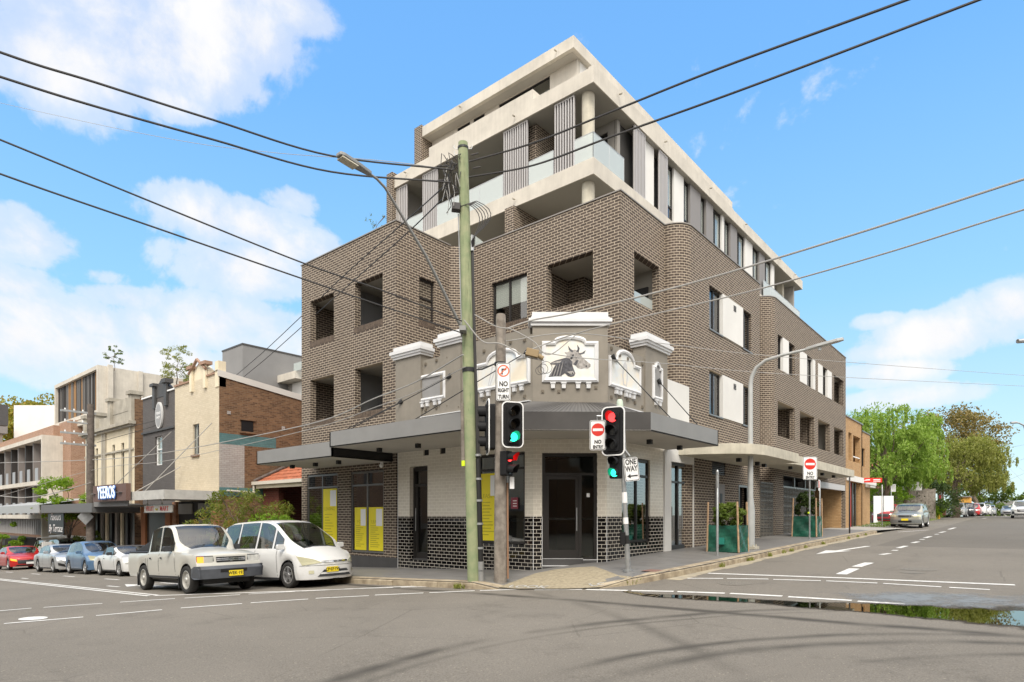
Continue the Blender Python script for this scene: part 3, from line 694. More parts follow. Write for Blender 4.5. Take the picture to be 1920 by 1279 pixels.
# --- brick walls
mb = MB()
lbh = [(-20.35,-18.85,*H2),(-17.62,-16.11,*H2),(-20.35,-18.85,*H1),(-17.62,-16.11,*H1),(-20.6,-18.62,.56,3.33),(-17.86,-16.06,.56,3.33)]
wall(mb, 'v', 12.6, 1, -20.95, -15.43, .47, TOP, lbh)
wall(mb, 'u', -20.95, 1, 12.84, 19, -.3, TOP, [], .24)
wall(mb, 'u', -15.43, -1, 12.84, 14.98, 3.6, TOP, [(13.57,14.26,8.3,9.72)])
mb.prism([(-15.43,14.98),(-15.67,14.98),(-15.0,15.7),(-14.82,15.6)], 3.6, TOP)
wall(mb, 'v', 15.6, 1, -14.82, -9.05, 3.6, TOP, [(-14.05,-12.5,H2[0]+.03,H2[1]),(-11.68,-9.98,8.3,H2[1])])
wall(mb, 'u', -9.05, -1, 15.84, 18.4, .2, TOP, [(16.41,18.03,8.25,H2[1])])
part(mb, 'brick_wall', BRK)
mb = MB()
def roundcorner(mb, cy, z0, z1, r=.65, t=.24):
    cx, n = -9.05, 12
    for k in range(n):
        a0, a1 = -pi/2+pi/2*k/n, -pi/2+pi/2*(k+1)/n
        o0, o1 = (cx+r*cos(a0), cy+r*sin(a0)), (cx+r*cos(a1), cy+r*sin(a1)); i0, i1 = (cx+(r-t)*cos(a0), cy+(r-t)*sin(a0)), (cx+(r-t)*cos(a1), cy+(r-t)*sin(a1))
        mb.face([(*o0, z0), (*o1, z0), (*o1, z1), (*o0, z1)]); mb.face([(*o0, z1), (*o1, z1), (*i1, z1), (*i0, z1)]); mb.face([(*o0, z0), (*i0, z0), (*i1, z0), (*o1, z0)]); mb.face([(*i0, z0), (*i0, z1), (*i1, z1), (*i1, z0)])
roundcorner(mb, 19.05, .2, TOP)
wall(mb, 'u', -8.4, -1, 19.05, 25.58, .2, TOP, [(20.45,24.6,*H2),(20.45,24.6,*H1),(20.68,21.9,3.26,3.82),(23.28,24.08,.95,2.9)])
wall(mb, 'v', 25.58, -1, -9.05, -8.64, .2, TOP)
part(mb, 'curved_brick_wall', BRK, smooth=True, angle=20)
mb = MB()
roundcorner(mb, 27.65, .2, TOP)
wall(mb, 'u', -9.05, -1, 25.58, 27.0, .2, TOP)
L2H = [(27.92,30.42,*H2),(31.24,33.95,*H2),(34.52,37.36,*H2),(37.96,40.2,*H2),(27.92,30.42,*H1),(31.29,33.85,*H1),(34.57,37.0,*H1),(37.96,40.2,*H1),(28.72,40.62,.2,3.62)]
wall(mb, 'u', -8.4, -1, 27.65, 40.8, .2, TOP, L2H)
wall(mb, 'v', 40.8, -1, -16, -8.64, .2, TOP)
part(mb, 'curved_brick_wall', BRK, smooth=True, angle=20)
# soldier courses under the openings
SILLB = mat('sill_brick', (.10, .072, .052), .8, nscale=8, namp=.3)
for (a, b, z) in ((-17.66,-16.06,H2[0]),(-17.66,-16.06,H1[0]),(-20.39,-18.8,H2[0]),(-20.39,-18.8,H1[0])):
    mb = MB(); n = int((b-a)/.092)
    for k in range(n): mb.box(a+k*.092+.006, a+k*.092+.086, 12.592, 12.62, z-.2, z-.004)
    part(mb, 'brick_sill', SILLB)
mb = MB()
n = int(1.62/.092)
for k in range(n): mb.box(-14.08+k*.092+.006, -14.08+k*.092+.086, 15.592, 15.62, H2[0]-.17, H2[0]+.026)
part(mb, 'brick_sill', SILLB); mb = MB()
for k in range(8): mb.box(-15.44, -15.422, 13.53+k*.092+.006, 13.53+k*.092+.086, 8.1, 8.296)
part(mb, 'brick_sill', SILLB)
# pale metal copings
mb = MB()
mb.box(-20.98,-15.40,12.57,12.86,TOP,TOP+.035); mb.box(-15.69,-15.40,12.86,15.0,TOP,TOP+.035); mb.box(-14.85,-9.02,15.57,15.86,TOP,TOP+.035); mb.box(-9.31,-9.02,15.86,18.4,TOP,TOP+.035)
mb.box(-8.66,-8.37,19.05,25.6,TOP,TOP+.035); mb.box(-8.66,-8.37,27.65,40.83,TOP,TOP+.035)
for cy in (19.05, 27.65):
    P = [(-9.05+.68*cos(-pi/2+pi/2*k/10), cy+.68*sin(-pi/2+pi/2*k/10)) for k in range(11)]+[(-9.05+.38*cos(-pi/2*k/10), cy+.38*sin(-pi/2*k/10)) for k in range(11)]
    mb.prism(P, TOP, TOP+.034)
part(mb, 'coping', mat('coping_metal', (.26,.24,.22), .5, metal=.3))
# --- loggias behind the openings
def loggia(axis, c, inward, s0, s1, z0, z1, depth=2.3, side=None, m_ceiling=SOFFIT, m_side=None, m_back=None, drop=.9):
    mb = MB(); f = z0-drop
    ms = [m_ceiling, m_side or MIDIN, m_back or BRK, CONC_D]
    abox(mb, axis, c, inward, s0-.5, s1+.5, z1+.05, z1+.2, .245, depth, 0)
    abox(mb, axis, c, inward, s0-.5, s1+.5, f-.1, f, .245, depth, 3)
    abox(mb, axis, c, inward, s0-.55, s0-.5, f, z1+.05, .245, depth, 1); abox(mb, axis, c, inward, s1+.5, s1+.55, f, z1+.05, .245, depth, 2)
    abox(mb, axis, c, inward, s0-.5, s1+.5, f, z1+.05, depth, depth+.05, 1)
    o = part(mb, 'loggia', ms)
    return o
for (a, b, h) in ((-20.35,-18.85,H2),(-20.35,-18.85,H1)):
    loggia('v', 12.6, 1, a, b, *h, m_side=BRK, m_back=BRK)
for (a, b, h) in ((-17.62,-16.11,H2),(-17.62,-16.11,H1)):
    loggia('v', 12.6, 1, a, b, *h, depth=2.6, m_side=mat('loggia_render', (.30,.30,.30), .8), m_back=BRK)
    mb = MB(); mb.box(-16.75, -16.02, 15.12, 15.17, h[0]-.5, h[1]-.12); part(mb, 'sliding_door', BLACK)
for h in (H1,): loggia('v', 12.6, 1, -17.62, -16.11, *h) if False else None
for (a, b, z) in ((-11.68,-9.98,8.3),):
    mb = MB(); mb.box(-12.0,-9.3,15.845,18.2,H2[1]+.05,H2[1]+.2,0); mb.box(-12.0,-9.3,15.845,18.2,7.4,7.5,1); mb.box(-12.05,-12.0,15.845,17.2,7.5,H2[1]+.05,2); mb.box(-12.0,-11.35,17.2,17.25,7.5,H2[1]+.05,2); mb.box(-11.4,-11.35,17.25,18.2,7.5,H2[1]+.05,2); mb.box(-12,-9.3,18.2,18.25,7.4,9.9,3)
    part(mb, 'loggia', [SOFFIT, CONC_D, BRK, mat('loggia_paint', (.34,.32,.28), .8)])
    mb = MB(); mb.box(-10.9,-9.5,18.12,18.18,7.5,9.25); part(mb, 'sliding_door', BLACK)
    mb = MB(); mb.box(-9.31,-9.29,16.41,18.03,8.2,8.72); part(mb, 'glass_balustrade', FROST)
# right-hand openings, upper row end and lower row
for (a, b, h, ms) in ((37.96,40.2,H2,MIDIN),(27.92,30.42,H1,BRK),(31.29,33.85,H1,BRK),(34.57,37.0,H1,BRK),(37.96,40.2,H1,MIDIN)):
    loggia('u', -8.4, -1, a, b, *h, depth=1.5, m_side=ms, m_back=BRK)
# --- windows of the brick storeys
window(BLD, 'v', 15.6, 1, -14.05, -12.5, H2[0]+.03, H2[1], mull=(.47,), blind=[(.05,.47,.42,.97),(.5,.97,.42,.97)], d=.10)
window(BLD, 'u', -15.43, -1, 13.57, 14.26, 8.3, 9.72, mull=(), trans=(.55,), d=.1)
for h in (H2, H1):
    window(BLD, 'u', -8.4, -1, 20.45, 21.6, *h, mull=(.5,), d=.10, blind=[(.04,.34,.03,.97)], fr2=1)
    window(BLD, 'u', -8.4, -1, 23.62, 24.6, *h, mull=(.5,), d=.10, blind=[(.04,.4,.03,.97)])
    mb = MB(); abox(mb, 'u', -8.4, -1, 21.6, 23.62, h[0], h[1], -.03, .10); part(mb, 'white_panel', REND_W)
    mb = MB()
    for k in range(4): abox(mb, 'u', -8.4, -1, 22.62, 22.86, h[1]-.34+k*.055, h[1]-.31+k*.055, -.045, -.028)
    part(mb, 'vent_grille', SCR_D)
    for (sa, sb) in ((20.4,21.62),(23.6,24.65)): mb = MB(); abox(mb, 'u', -8.4, -1, sa, sb, h[0]-.05, h[0]-.002, -.04, .1); part(mb, 'window_sill', FRM_L)
for (wa, wb, pans) in ((27.92,28.6,[(28.6,29.45)]),(29.45,30.42,[]),(32.43,33.55,[(31.24,32.43),(33.55,33.95)]),(35.42,36.43,[(34.52,35.42),(36.43,37.36)])):
    window(BLD, 'u', -8.4, -1, wa, wb, *H2, mull=(.5,), d=.12, blind=[(.05,.45,.03,.97)])
    for (a, b) in pans: mb = MB(); abox(mb, 'u', -8.4, -1, a, b, *H2, -.02, .10); part(mb, 'white_panel', REND_W)
# --- ground floor, left street: plinth, shop windows
mb = MB(); mb.box(-20.97,-15.27,12.575,12.85,-.6,.47); part(mb, 'plinth', CHAR)
for (a, b) in ((-20.6,-18.62),(-17.86,-16.06)):
    w = window(BLD, 'v', 12.6, 1, a, b, .58, 3.31, mull=(.5,), trans=(.83,), fr=FRM_L, pane=GLASS_S, d=.03, fw=.06, room=2.2, roomm=MIDIN)
mb = MB(); mb.box(-17.8,-16.1,12.80,12.83,1.66,1.74); mb.box(-17.0,-16.92,12.8,12.83,.6,1.66); part(mb, 'window_bar', BLACK)
# --- corner shop: cream tiles over black tiles
ZT = 1.79
C0 = (-9.85, 12.55); C1 = (-8.4, 13.79)
DV = Vector((C1[0]-C0[0], C1[1]-C0[1], 0)); DL = DV.length; DV.normalize()
mb = MB()
hs = [(-14.72,-13.9,.45,3.33),(-11.8,-10.13,1.05,3.5)]
wall(mb, 'v', 12.55, 1, -15.28, C0[0], -.5, ZT, [(h[0],h[1],h[2],5) for h in hs], m=1)
wall(mb, 'v', 12.55, 1, -15.28, C0[0], ZT, 3.95, [(h[0],h[1],-1,h[3]) for h in hs]+[(-14.08,-13.84,3.64,3.86),(-13.36,-13.12,3.64,3.86)], m=0)
part(mb, 'tiled_wall', [TILE_W, TILE_B]); mb = MB()
wall(mb, 'u', -8.4, -1, C1[1], 17.02, .1, ZT, [(14.56,16.17,1.05,5)], m=1)
wall(mb, 'u', -8.4, -1, C1[1], 17.02, ZT, 3.95, [(14.56,16.17,-1,3.42)], m=0)
part(mb, 'tiled_wall', [TILE_W, TILE_B])
def dpt(s, z, d): return Vector((C0[0]+DV.x*s-DV.y*d*-1*-1, C0[1]+DV.y*s+DV.x*d, z))
DN = Vector((DV.y, -DV.x, 0))      # outward normal of the chamfer
def D(s, z, out=0): q = Vector((C0[0], C0[1], 0))+DV*s+DN*out; return Vector((q.x, q.y, z))
def dbox(mb, s0, s1, z0, z1, o0, o1, m=0):
    T = Matrix((( DV.x, DN.x, 0, C0[0]), (DV.y, DN.y, 0, C0[1]), (0, 0, 1, 0), (0, 0, 0, 1)))
    return mb.box(s0, s1, o0, o1, z0, z1, m, T)
mb = MB()
for (a, b, z0, z1, m) in ((0,.23,0,ZT,1),(1.66,DL,0,ZT,1),(0,.23,ZT,3.95,0),(1.66,DL,ZT,3.95,0),(.23,1.66,3.44,3.95,0)):
    dbox(mb, a, b, z0, z1, -.24, 0, m)
part(mb, 'tiled_corner_wall', [TILE_WD, TILE_BD])
# pale edge beads where the tiles turn
mb = MB()
for s in (0, .23, 1.66, DL): dbox(mb, s-.008, s+.008, .2 if s else .1, ZT, -.005, .006)
mb.box(-15.285,-15.27,12.54,12.56,0,3.9); mb.box(-8.405,-8.392,17.0,17.02,.5,3.9)
part(mb, 'tile_trim', TRIM_W)
# corner door
def door_corner():
    mb = MB()
    dbox(mb, .23, .31, .70, 3.44, -.2, -.06); dbox(mb, 1.58, 1.66, .70, 3.44, -.2, -.06); dbox(mb, .31, 1.58, 3.36, 3.44, -.2, -.06); dbox(mb, .31, 1.58, 2.86, 2.93, -.2, -.06); dbox(mb, 1.2, 1.26, .70, 2.86, -.2, -.06); dbox(mb, .31, 1.58, .68, .72, -.2, -.06)
    d = part(mb, 'shop_door', FRM)
    mb = MB(); dbox(mb, .31, .41, .72, 2.86, -.17, -.09); dbox(mb, 1.1, 1.2, .72, 2.86, -.17, -.09); dbox(mb, .41, 1.1, 2.76, 2.86, -.17, -.09); dbox(mb, .41, 1.1, .72, .92, -.17, -.09); mb.build('door_leaf', FRM, d)
    mb = MB(); dbox(mb, .41, 1.1, .92, 2.76, -.14, -.13); dbox(mb, 1.26, 1.58, .72, 2.86, -.14, -.13); dbox(mb, .31, 1.58, 2.93, 3.36, -.14, -.13); mb.build('pane', GLASS_D, d)
    mb = MB(); mb.tube([D(1.13, 1.42, -.02), D(1.13, 2.02, -.02)], .014, 8); mb.tube([D(1.13,1.47,-.02),D(1.13,1.47,-.09)], .01, 6); mb.tube([D(1.13,1.97,-.02),D(1.13,1.97,-.09)], .01, 6); mb.build('door_handle', METAL, d)
    mb = MB(); dbox(mb, .41, 1.58, 1.70, 1.76, -.19, -.175); mb.build('push_bar', BLACK, d)
    mb = MB(); dbox(mb, .23, 1.3, .28, .5, -.3, .02); dbox(mb, .23, 1.3, .5, .68, -.3, -.05); dbox(mb, 1.3, 1.66, .28, .66, -.3, -.005); part(mb, 'doorstep', CHAR)
    mb = MB(); dbox(mb, .23, 1.29, .505, .52, -.06, .022); dbox(mb, .24, 1.3, .69, .70, -.06, -.045); dbox(mb, 1.3, 1.66, .662, .675, -.06, -.004); part(mb, 'step_nosing', TRIM_W)
    mb = MB(); dbox(mb, 1.4, 1.48, 2.3, 2.4, -.125, -.12); mb.build('sticker', WHITE, d)
door_corner()
# interior of the shop, one dark room so that the panes have depth behind them
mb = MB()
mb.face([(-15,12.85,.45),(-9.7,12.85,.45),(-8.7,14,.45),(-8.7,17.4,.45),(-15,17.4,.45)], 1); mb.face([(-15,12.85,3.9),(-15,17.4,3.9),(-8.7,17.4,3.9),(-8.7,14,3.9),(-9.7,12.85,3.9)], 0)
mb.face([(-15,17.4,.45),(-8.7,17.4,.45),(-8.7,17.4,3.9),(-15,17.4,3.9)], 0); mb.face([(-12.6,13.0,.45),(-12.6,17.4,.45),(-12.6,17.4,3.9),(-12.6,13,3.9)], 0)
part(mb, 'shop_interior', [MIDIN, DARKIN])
w = window(BLD, 'v', 12.55, 1, -11.8, -10.13, 1.07, 3.48, mull=(.5,), trans=(.83,), fr=FRM, pane=GLASS_D, d=.03, fw=.06, room=0)
w = window(BLD, 'u', -8.4, -1, 14.56, 16.17, 1.07, 3.40, mull=(.55,), trans=(.80,), fr=FRM, pane=GLASS_S, d=.05, fw=.07, room=0)
mb = MB(); mb.box(-11.74,-10.2,12.80,12.83,1.66,1.74); mb.box(-8.66,-8.63,14.6,16.1,1.66,1.72); part(mb, 'window_bar', BLACK)
# side door of the shop on the left street
mb = MB(); mb.box(-14.72,-14.64,12.7,12.85,.5,3.3); mb.box(-13.98,-13.9,12.7,12.85,.5,3.3); mb.box(-14.64,-13.98,12.7,12.85,3.2,3.3); mb.box(-14.64,-13.98,12.7,12.85,2.72,2.8); mb.box(-14.64,-13.98,12.72,12.83,.5,.68); mb.box(-14.64,-14.54,12.72,12.83,.68,2.72)
d = part(mb, 'side_door', FRM)
mb = MB(); mb.box(-14.54,-13.98,12.77,12.78,.68,2.72); mb.box(-14.64,-13.98,12.77,12.78,2.8,3.2); mb.build('pane', GLASS_D, d)
mb = MB(); mb.tube([(-14.56,12.66,1.35),(-14.56,12.66,2.05)], .013, 8); mb.build('door_handle', METAL, d)
mb = MB(); mb.box(-14.72,-13.9,12.6,12.9,.0,.3); mb.box(-14.72,-13.9,12.66,12.9,.3,.5); part(mb, 'doorstep', CHAR)
mb = MB(); mb.box(-14.72,-13.9,12.58,12.68,.302,.318); part(mb, 'step_nosing', TRIM_W)
mb = MB(); mb.box(-14.08,-13.84,12.6,12.7,3.64,3.86); mb.box(-13.36,-13.12,12.6,12.7,3.64,3.86); part(mb, 'wall_vent', BLACK)
# white render bay and entry door on the right street
mb = MB()
wall(mb, 'u', -8.36, -1, 17.02, 19.12, .2, 4.0, [(17.46,19.08,.1,3.47)], t=.1); 
mb.box(-8.62,-8.37,17.24,18.76,4.0,5.94)
part(mb, 'white_render_wall', REND_W)
mb = MB()
for (a, b, z0, z1) in ((17.46,17.54,.75,3.47),(19.0,19.08,.75,3.47),(17.54,19.0,3.39,3.47),(17.54,19.0,2.84,2.9),(18.2,18.27,.75,3.39),(17.54,18.2,.75,.9),(18.27,19.0,.75,.9)): mb.box(-8.6,-8.5,a,b,z0,z1)
d = part(mb, 'entry_door', FRM)
mb = MB(); mb.box(-8.56,-8.55,17.5,19.04,.85,3.42); mb.build('pane', GLASS_S, d)
mb = MB(); mb.tube([(-8.44,18.12,1.4),(-8.44,18.12,2.1)], .014, 8); mb.tube([(-8.44,18.4,1.4),(-8.44,18.4,2.1)], .014, 8); mb.build('door_handle', METAL, d)
mb = MB(); mb.box(-8.66,-8.64,17.3,19.3,.7,3.6); part(mb, 'foyer', MIDIN)
# --- painted parapet of the old corner shop
mb = MB()
PB, PT = 4.76, 6.5
HV = 12.5; HU = -8.38
# straight runs (coping steps up toward the corner)
wall(mb, 'v', HV+.04, 1, -14.12, C0[0], PB, 6.52, [], t=.3); mb.box(-13.3,-12.45,HV+.0,HV+.36,PB,6.80)
mb.prism([(-12.2,HV+.04),(-9.95,HV+.04),(-9.95,HV+.34),(-12.2,HV+.34)], 6.52, 6.70)
mb.box(-15.30,-14.12,HV-.03,HV+.5,4.2,6.78)                       # left pier
wall(mb, 'u', HU-.04, -1, C1[1], 15.85, 4.6, 6.32, [], t=.3); mb.box(HU-.4,HU+.0,15.85,17.24,4.5,6.72)  # right run and pier
dbox(mb, -.02, DL+.02, PB-.02, 6.74, -.35, .03)                   # raised middle
part(mb, 'painted_parapet', TAUPE)
def cornice(mb, axis, c, outward, s0, s1, z, sc=1):
    for (zz, h, o) in ((0, .07, .06), (.07, .07, .10), (.14, .10, .14), (.24, .14, .05)):
        o *= sc
        if axis == 'v': mb.box(s0-o, s1+o, c-outward*0-(o if outward < 0 else 0), c+.45+(o if outward > 0 else 0), z+zz, z+zz+h)
        elif axis == 'u': mb.box(c-.45, c+o, s0-o, s1+o, z+zz, z+zz+h)
for q_ in (('v', HV-.03, -1, -15.30, -14.12, 6.70), ('v', HV, -1, -13.3, -12.45, 6.76), ('u', HU, 1, 15.85, 17.24, 6.66)): mb = MB(); cornice(mb, *q_); part(mb, 'white_cornice', TRIM_W)
mb = MB()
for (zz, h, o) in ((0,.09,.05),(.09,.09,.10),(.18,.05,.04),(.23,.13,.01)): dbox(mb, -.02-o, DL+.02+o, 6.72+zz, 6.72+zz+h, -.38, .03+o)
part(mb, 'white_cornice', TRIM_W)
for q_ in ((-14.1,-9.9,12.42,12.54,4.775,4.80),(-8.42,-8.30,13.9,15.8,4.70,4.73)): mb = MB(); mb.box(*q_); part(mb, 'flashing', TRIM_W)
# old anchor plates scattered over the parapet
mb = MB(); rnd = random.Random(5)
for k in range(9):
    s = -14.0+k*.48; 
    for z in (4.95, 6.32-.02*k+.03*k): 
        zz = z+rnd.uniform(-.06,.06); mb.box(s, s+.07, HV+.005, HV+.035, zz, zz+.085); mb.box(s+.02, s+.045, HV-.012, HV+.005, zz+.02, zz+.06)
for k in range(5):
    s = 14.0+k*.42
    for z in (4.9, 6.12-.02*k): zz = z+rnd.uniform(-.05,.05); mb.box(HU-.035, HU-.004, s, s+.07, zz, zz+.085); mb.box(HU-.004, HU+.012, s+.02, s+.045, zz+.02, zz+.06)
for s in (.2, .62, 1.12, 1.58): zz = 4.98+rnd.uniform(-.03,.12); dbox(mb, s, s+.08, zz, zz+.085, .03, .045); dbox(mb, s+.025, s+.05, zz+.02, zz+.06, .045, .06)
part(mb, 'anchor_plate', mat('old_taupe', (.17,.145,.11), .8))
# moulded frames with murals
MURAL = mat('mural_ground', (.78,.70,.56), .7, nscale=1.8, namp=0, col2=(.66,.72,.76))
GREYP = mat('blank_panel', (.26,.255,.25), .8, nscale=3, namp=.06)
def moulded(T, w, h, rise, legs, fill, shape='arch', inner_m=None):
    """frame in the x/y plane of T, z out"""
    def outline(w, h, rise, o=0):
        P = [(-w/2-o, -o), (w/2+o, -o), (w/2+o, h+o)]
        if rise:
            for k in range(11):
                a = k/10; x = (w*.30+o*.4)*cos(pi*a); P.append((x, h+o+rise*sin(pi*a)**.8))
        P.append((-w/2-o, h+o)); return P
    fr = MB(); n = len(outline(w, h, rise))
    A = outline(w, h, rise, 0); B = outline(w, h, rise, .10); Cc = outline(w, h, rise, .05)
    for (I, O, d0, d1) in ((A, Cc, .05, .07), (Cc, B, .07, .04)):
        for k in range(n):
            k2 = (k+1) % n
            fr.face([T @ Vector((I[k][0], I[k][1], d0)), T @ Vector((I[k2][0], I[k2][1], d0)), T @ Vector((O[k2][0], O[k2][1], d1)), T @ Vector((O[k][0], O[k][1], d1))])
    for k in range(n):
        k2 = (k+1) % n
        fr.face([T @ Vector((B[k][0], B[k][1], .04)), T @ Vector((B[k2][0], B[k2][1], .04)), T @ Vector((B[k2][0], B[k2][1], 0)), T @ Vector((B[k][0], B[k][1], 0))])
        fr.face([T @ Vector((A[k2][0], A[k2][1], .05)), T @ Vector((A[k][0], A[k][1], .05)), T @ Vector((A[k][0], A[k][1], 0)), T @ Vector((A[k2][0], A[k2][1], 0))])
    for x in legs:
        fr.prism([(x-.055,-.10),(x+.055,-.10),(x+.05,-.26),(x-.05,-.26)], 0, .07, T=T)
        fr.prism([(x-.07,-.10),(x+.07,-.10),(x+.07,-.14),(x-.07,-.14)], 0, .085, T=T)
    f = part(fr, 'moulded_frame', TRIM_W)
    g = MB(); g.face([T @ Vector((a, b, .012)) for a, b in A]); g.build('mural' if fill is MURAL else 'blank_panel', fill, f)
    return f, T
TD = frame(D(DL/2+.0, 5.36, .03), DV, (0,0,1))
TL1 = frame((-13.70, HV+.04, 5.36), (1,0,0), (0,0,1)); TL2 = frame((-10.9, HV+.04, 5.36), (1,0,0), (0,0,1))
TR1 = frame((HU-.04, 14.75, 5.30), (0,1,0), (0,0,1)); TR2 = frame((HU, 16.55, 5.30), (0,1,0), (0,0,1))
fc, _ = moulded(TD, 1.26, .86, .15, (-.45,-.17,.20,.47), MURAL)
fl1, _ = moulded(TL1, 1.05, .60, 0, (-.38,-.15,.18,.40), GREYP)
fl2, _ = moulded(TL2, 1.75, .58, .28, (-.72,-.48,.45,.70), MURAL)
fr1, _ = moulded(TR1, 1.50, .60, .30, (-.5,-.3,.0,.18,.42), MURAL)
fr2, _ = moulded(TR2, .42, .78, .14, (-.12,.12), GREYP)
# painted cattle heads on the middle panel (plain stand-in drawing)
PG1 = mat('mural_grey', (.085,.085,.095), .8, nscale=12, namp=.35); PG2 = mat('mural_pale', (.33,.31,.29), .8, nscale=14, namp=.3); PG3 = mat('mural_dark', (.035,.035,.04), .8)
def shape2d(T, pts, z, m, parent, name, sx=1, sy=1, ox=0, oy=0):
    g = MB(); g.face([T @ Vector((ox+a*sx, oy+b*sy, z)) for a, b in pts]); return g.build(name, m, parent)
cow_front = [(-.44,.03),(-.30,.05),(-.20,.05),(-.12,.11),(-.06,.05),(.0,.03),(.06,.05),(.085,.11),(.06,.18),(.03,.27),(.02,.36),(-.03,.42),(-.10,.44),(-.20,.41),(-.30,.38),(-.40,.33),(-.41,.30),(-.30,.29),(-.36,.18)]
cow_back = [(-.10,.43),(-.08,.50),(-.13,.55),(-.06,.56),(.0,.60),(.08,.61),(.14,.58),(.19,.50),(.25,.42),(.34,.34),(.385,.30),(.38,.25),(.33,.21),(.26,.22),(.20,.20),(.13,.22),(.09,.27),(.03,.30),(-.02,.38)]
horns = [[(.02,.55),(-.04,.60),(-.06,.70),(-.01,.63),(.05,.58)],[(.10,.57),(.13,.62),(.12,.72),(.17,.64),(.15,.55)],[(.14,.53),(.22,.55),(.29,.60),(.26,.53),(.18,.50)]]
shape2d(TD, cow_back, .016, PG2, fc, 'painted_head', 1.32, 1.22, .02)
shape2d(TD, cow_front, .019, PG1, fc, 'painted_head', 1.32, 1.22, .02)
for h_ in horns: shape2d(TD, h_, .017, PG1, fc, 'painted_horn', 1.32, 1.22, .02)
shape2d(TD, [(-.40,.315),(-.30,.36),(-.18,.38),(-.22,.33)], .021, PG2, fc, 'painted_ear', 1.32, 1.22, .02)
shape2d(TD, [(-.08,.14),(.0,.08),(.07,.10),(.04,.16)], .022, PG2, fc, 'painted_muzzle', 1.32, 1.22, .02)
for (x, y, r) in ((-.06,.11,.016),(.03,.11,.016),(.30,.26,.018),(.10,.44,.014),(-.10,.30,.014)):
    shape2d(TD, [(x+r*cos(k*pi/4), y+r*sin(k*pi/4)) for k in range(8)], .024, PG3, fc, 'painted_eye', 1.32, 1.22, .02)
for k in range(8): x = -.41+k*.03; shape2d(TD, [(x,.045),(x+.012,.045),(x+.075,.22+.02*k),(x+.068,.23+.02*k)], .0225, PG3 if k % 2 else PG2, fc, 'painted_fold', 1.32, 1.22, .02)
shape2d(TD, [(.04,.30),(.12,.40),(.15,.38),(.10,.27)], .018, PG1, fc, 'painted_shade', 1.32, 1.22, .02); shape2d(TD, [(-.02,.42),(.04,.52),(.06,.50),(.02,.40)], .018, PG3, fc, 'painted_shade', 1.32, 1.22, .02)
PG4 = mat('mural_faint', (.55,.55,.55), .8)
for k in range(5):
    a = k*.9; shape2d(TL2, [(-.55+.03*k,.02),(-.42+.02*k,.02),(-.28+.05*k,.50-.03*k),(-.42+.05*k,.60-.05*k)], .014+.001*k, PG4 if k % 2 else MURAL, fl2, 'painted_flank')
shape2d(TR1, [(-.12,.05),(.08,.02),(.14,.3),(.10,.60),(0,.70),(-.12,.58),(-.16,.3)], .015, PG4, fr1, 'painted_head')
shape2d(TR1, [(-.07,.08),(.04,.06),(.08,.3),(.04,.52),(-.06,.52),(-.1,.3)], .017, MURAL, fr1, 'painted_head')
# stay rods from the parapet to the awning
AW = 4.26
def stay(a, b):
    mb = MB(); mb.tube([a, b], .013, 6); mb.build('stay_rod', BLK, BLD)
    d = (Vector(b)-Vector(a)).normalized(); mb = MB(); mb.tube([Vector(a)-d*.02, Vector(a)+d*.06, Vector(a)+d*.14], [.085, .06, .02], 10); mb.build('stay_boss', BLK, BLD)
stay((-15.0, HV-.03, 5.38), (-16.35, 10.9, AW)); stay((-12.88, HV+.02, 6.05-.18), (-15.3, 10.6, AW)); stay((-9.98, HV+.02, 6.1), (-12.4, 10.6, AW))
stay((HU+.02, 14.0, 5.98), (-7.1, 15.0, AW)); stay((HU+.02, 16.6, 5.78), (-7.2, 17.05, AW))
# --- awning over the corner
AZ0, AZ1 = 3.80, 4.24
A = [(-15.55,12.56),(-15.55,10.25),(-10.02,10.25),(-6.8,13.12),(-6.8,17.2),(-8.38,17.2)]
mb = MB()
mb.prism([(-15.55,12.54),(-15.55,10.25),(-10.02,10.25),(-6.8,13.12),(-6.8,17.2),(-8.36,17.2),(-8.36,13.77),(-9.83,12.52)][::1], AZ0, AZ0+.03, 1)
def fas(p, q, z0, z1, m, t=.05):
    p = Vector((*p, 0)); q = Vector((*q, 0)); d = (q-p).normalized(); n = Vector((d.y, -d.x, 0))
    P = [p, q, q-n*t, p-n*t]
    mb.prism([(a.x, a.y) for a in P], z0, z1, m)
fas((-15.55,10.25),(-10.02,10.25),AZ0-.002,AZ1,0); fas((-10.02,10.25),(-6.8,13.12),AZ0-.0015,AZ1+.001,2); fas((-6.8,13.12),(-6.8,17.2),AZ0-.002,AZ1,0); fas((-6.8,17.2),(-8.36,17.2),AZ0-.0015,AZ1,0); fas((-15.55,12.5),(-15.55,10.25),AZ0-.003,AZ1,3)
part(mb, 'awning', [FASC, SOFFIT, FASC_D, BLACK])
RB = 4.77
mb = MB(); mb.face([(-15.5,12.62,AZ1+.2),(-15.5,10.3,AZ1-.06),(-10.0,10.3,AZ1-.06),(-9.83,12.62,RB),(-14.1,12.62,RB)]); mb.face([(-9.83,12.62,RB),(-10.0,10.3,AZ1-.06),(-6.85,13.12,AZ1-.06),(-8.45,13.9,RB)]); mb.face([(-8.45,13.9,RB),(-6.85,13.12,AZ1-.06),(-6.85,17.15,AZ1-.06),(-8.45,15.9,RB-.1),(-8.45,17.15,AZ1)])
for k in range(34):
    t = (k+.5)/34; a = Vector((-9.83,12.6,RB+.012)).lerp(Vector((-8.45,13.88,RB+.012)), t); b = Vector((-10.0,10.32,AZ1-.045)).lerp(Vector((-6.87,13.12,AZ1-.045)), t); mb.tube([a, b], .014, 4)
part(mb, 'awning_roof', mat('roof_sheet', (.16,.155,.15), .5, metal=.3))
mb = MB(); mb.box(-20.0,-15.58,10.35,12.59,3.54,3.57,1); 
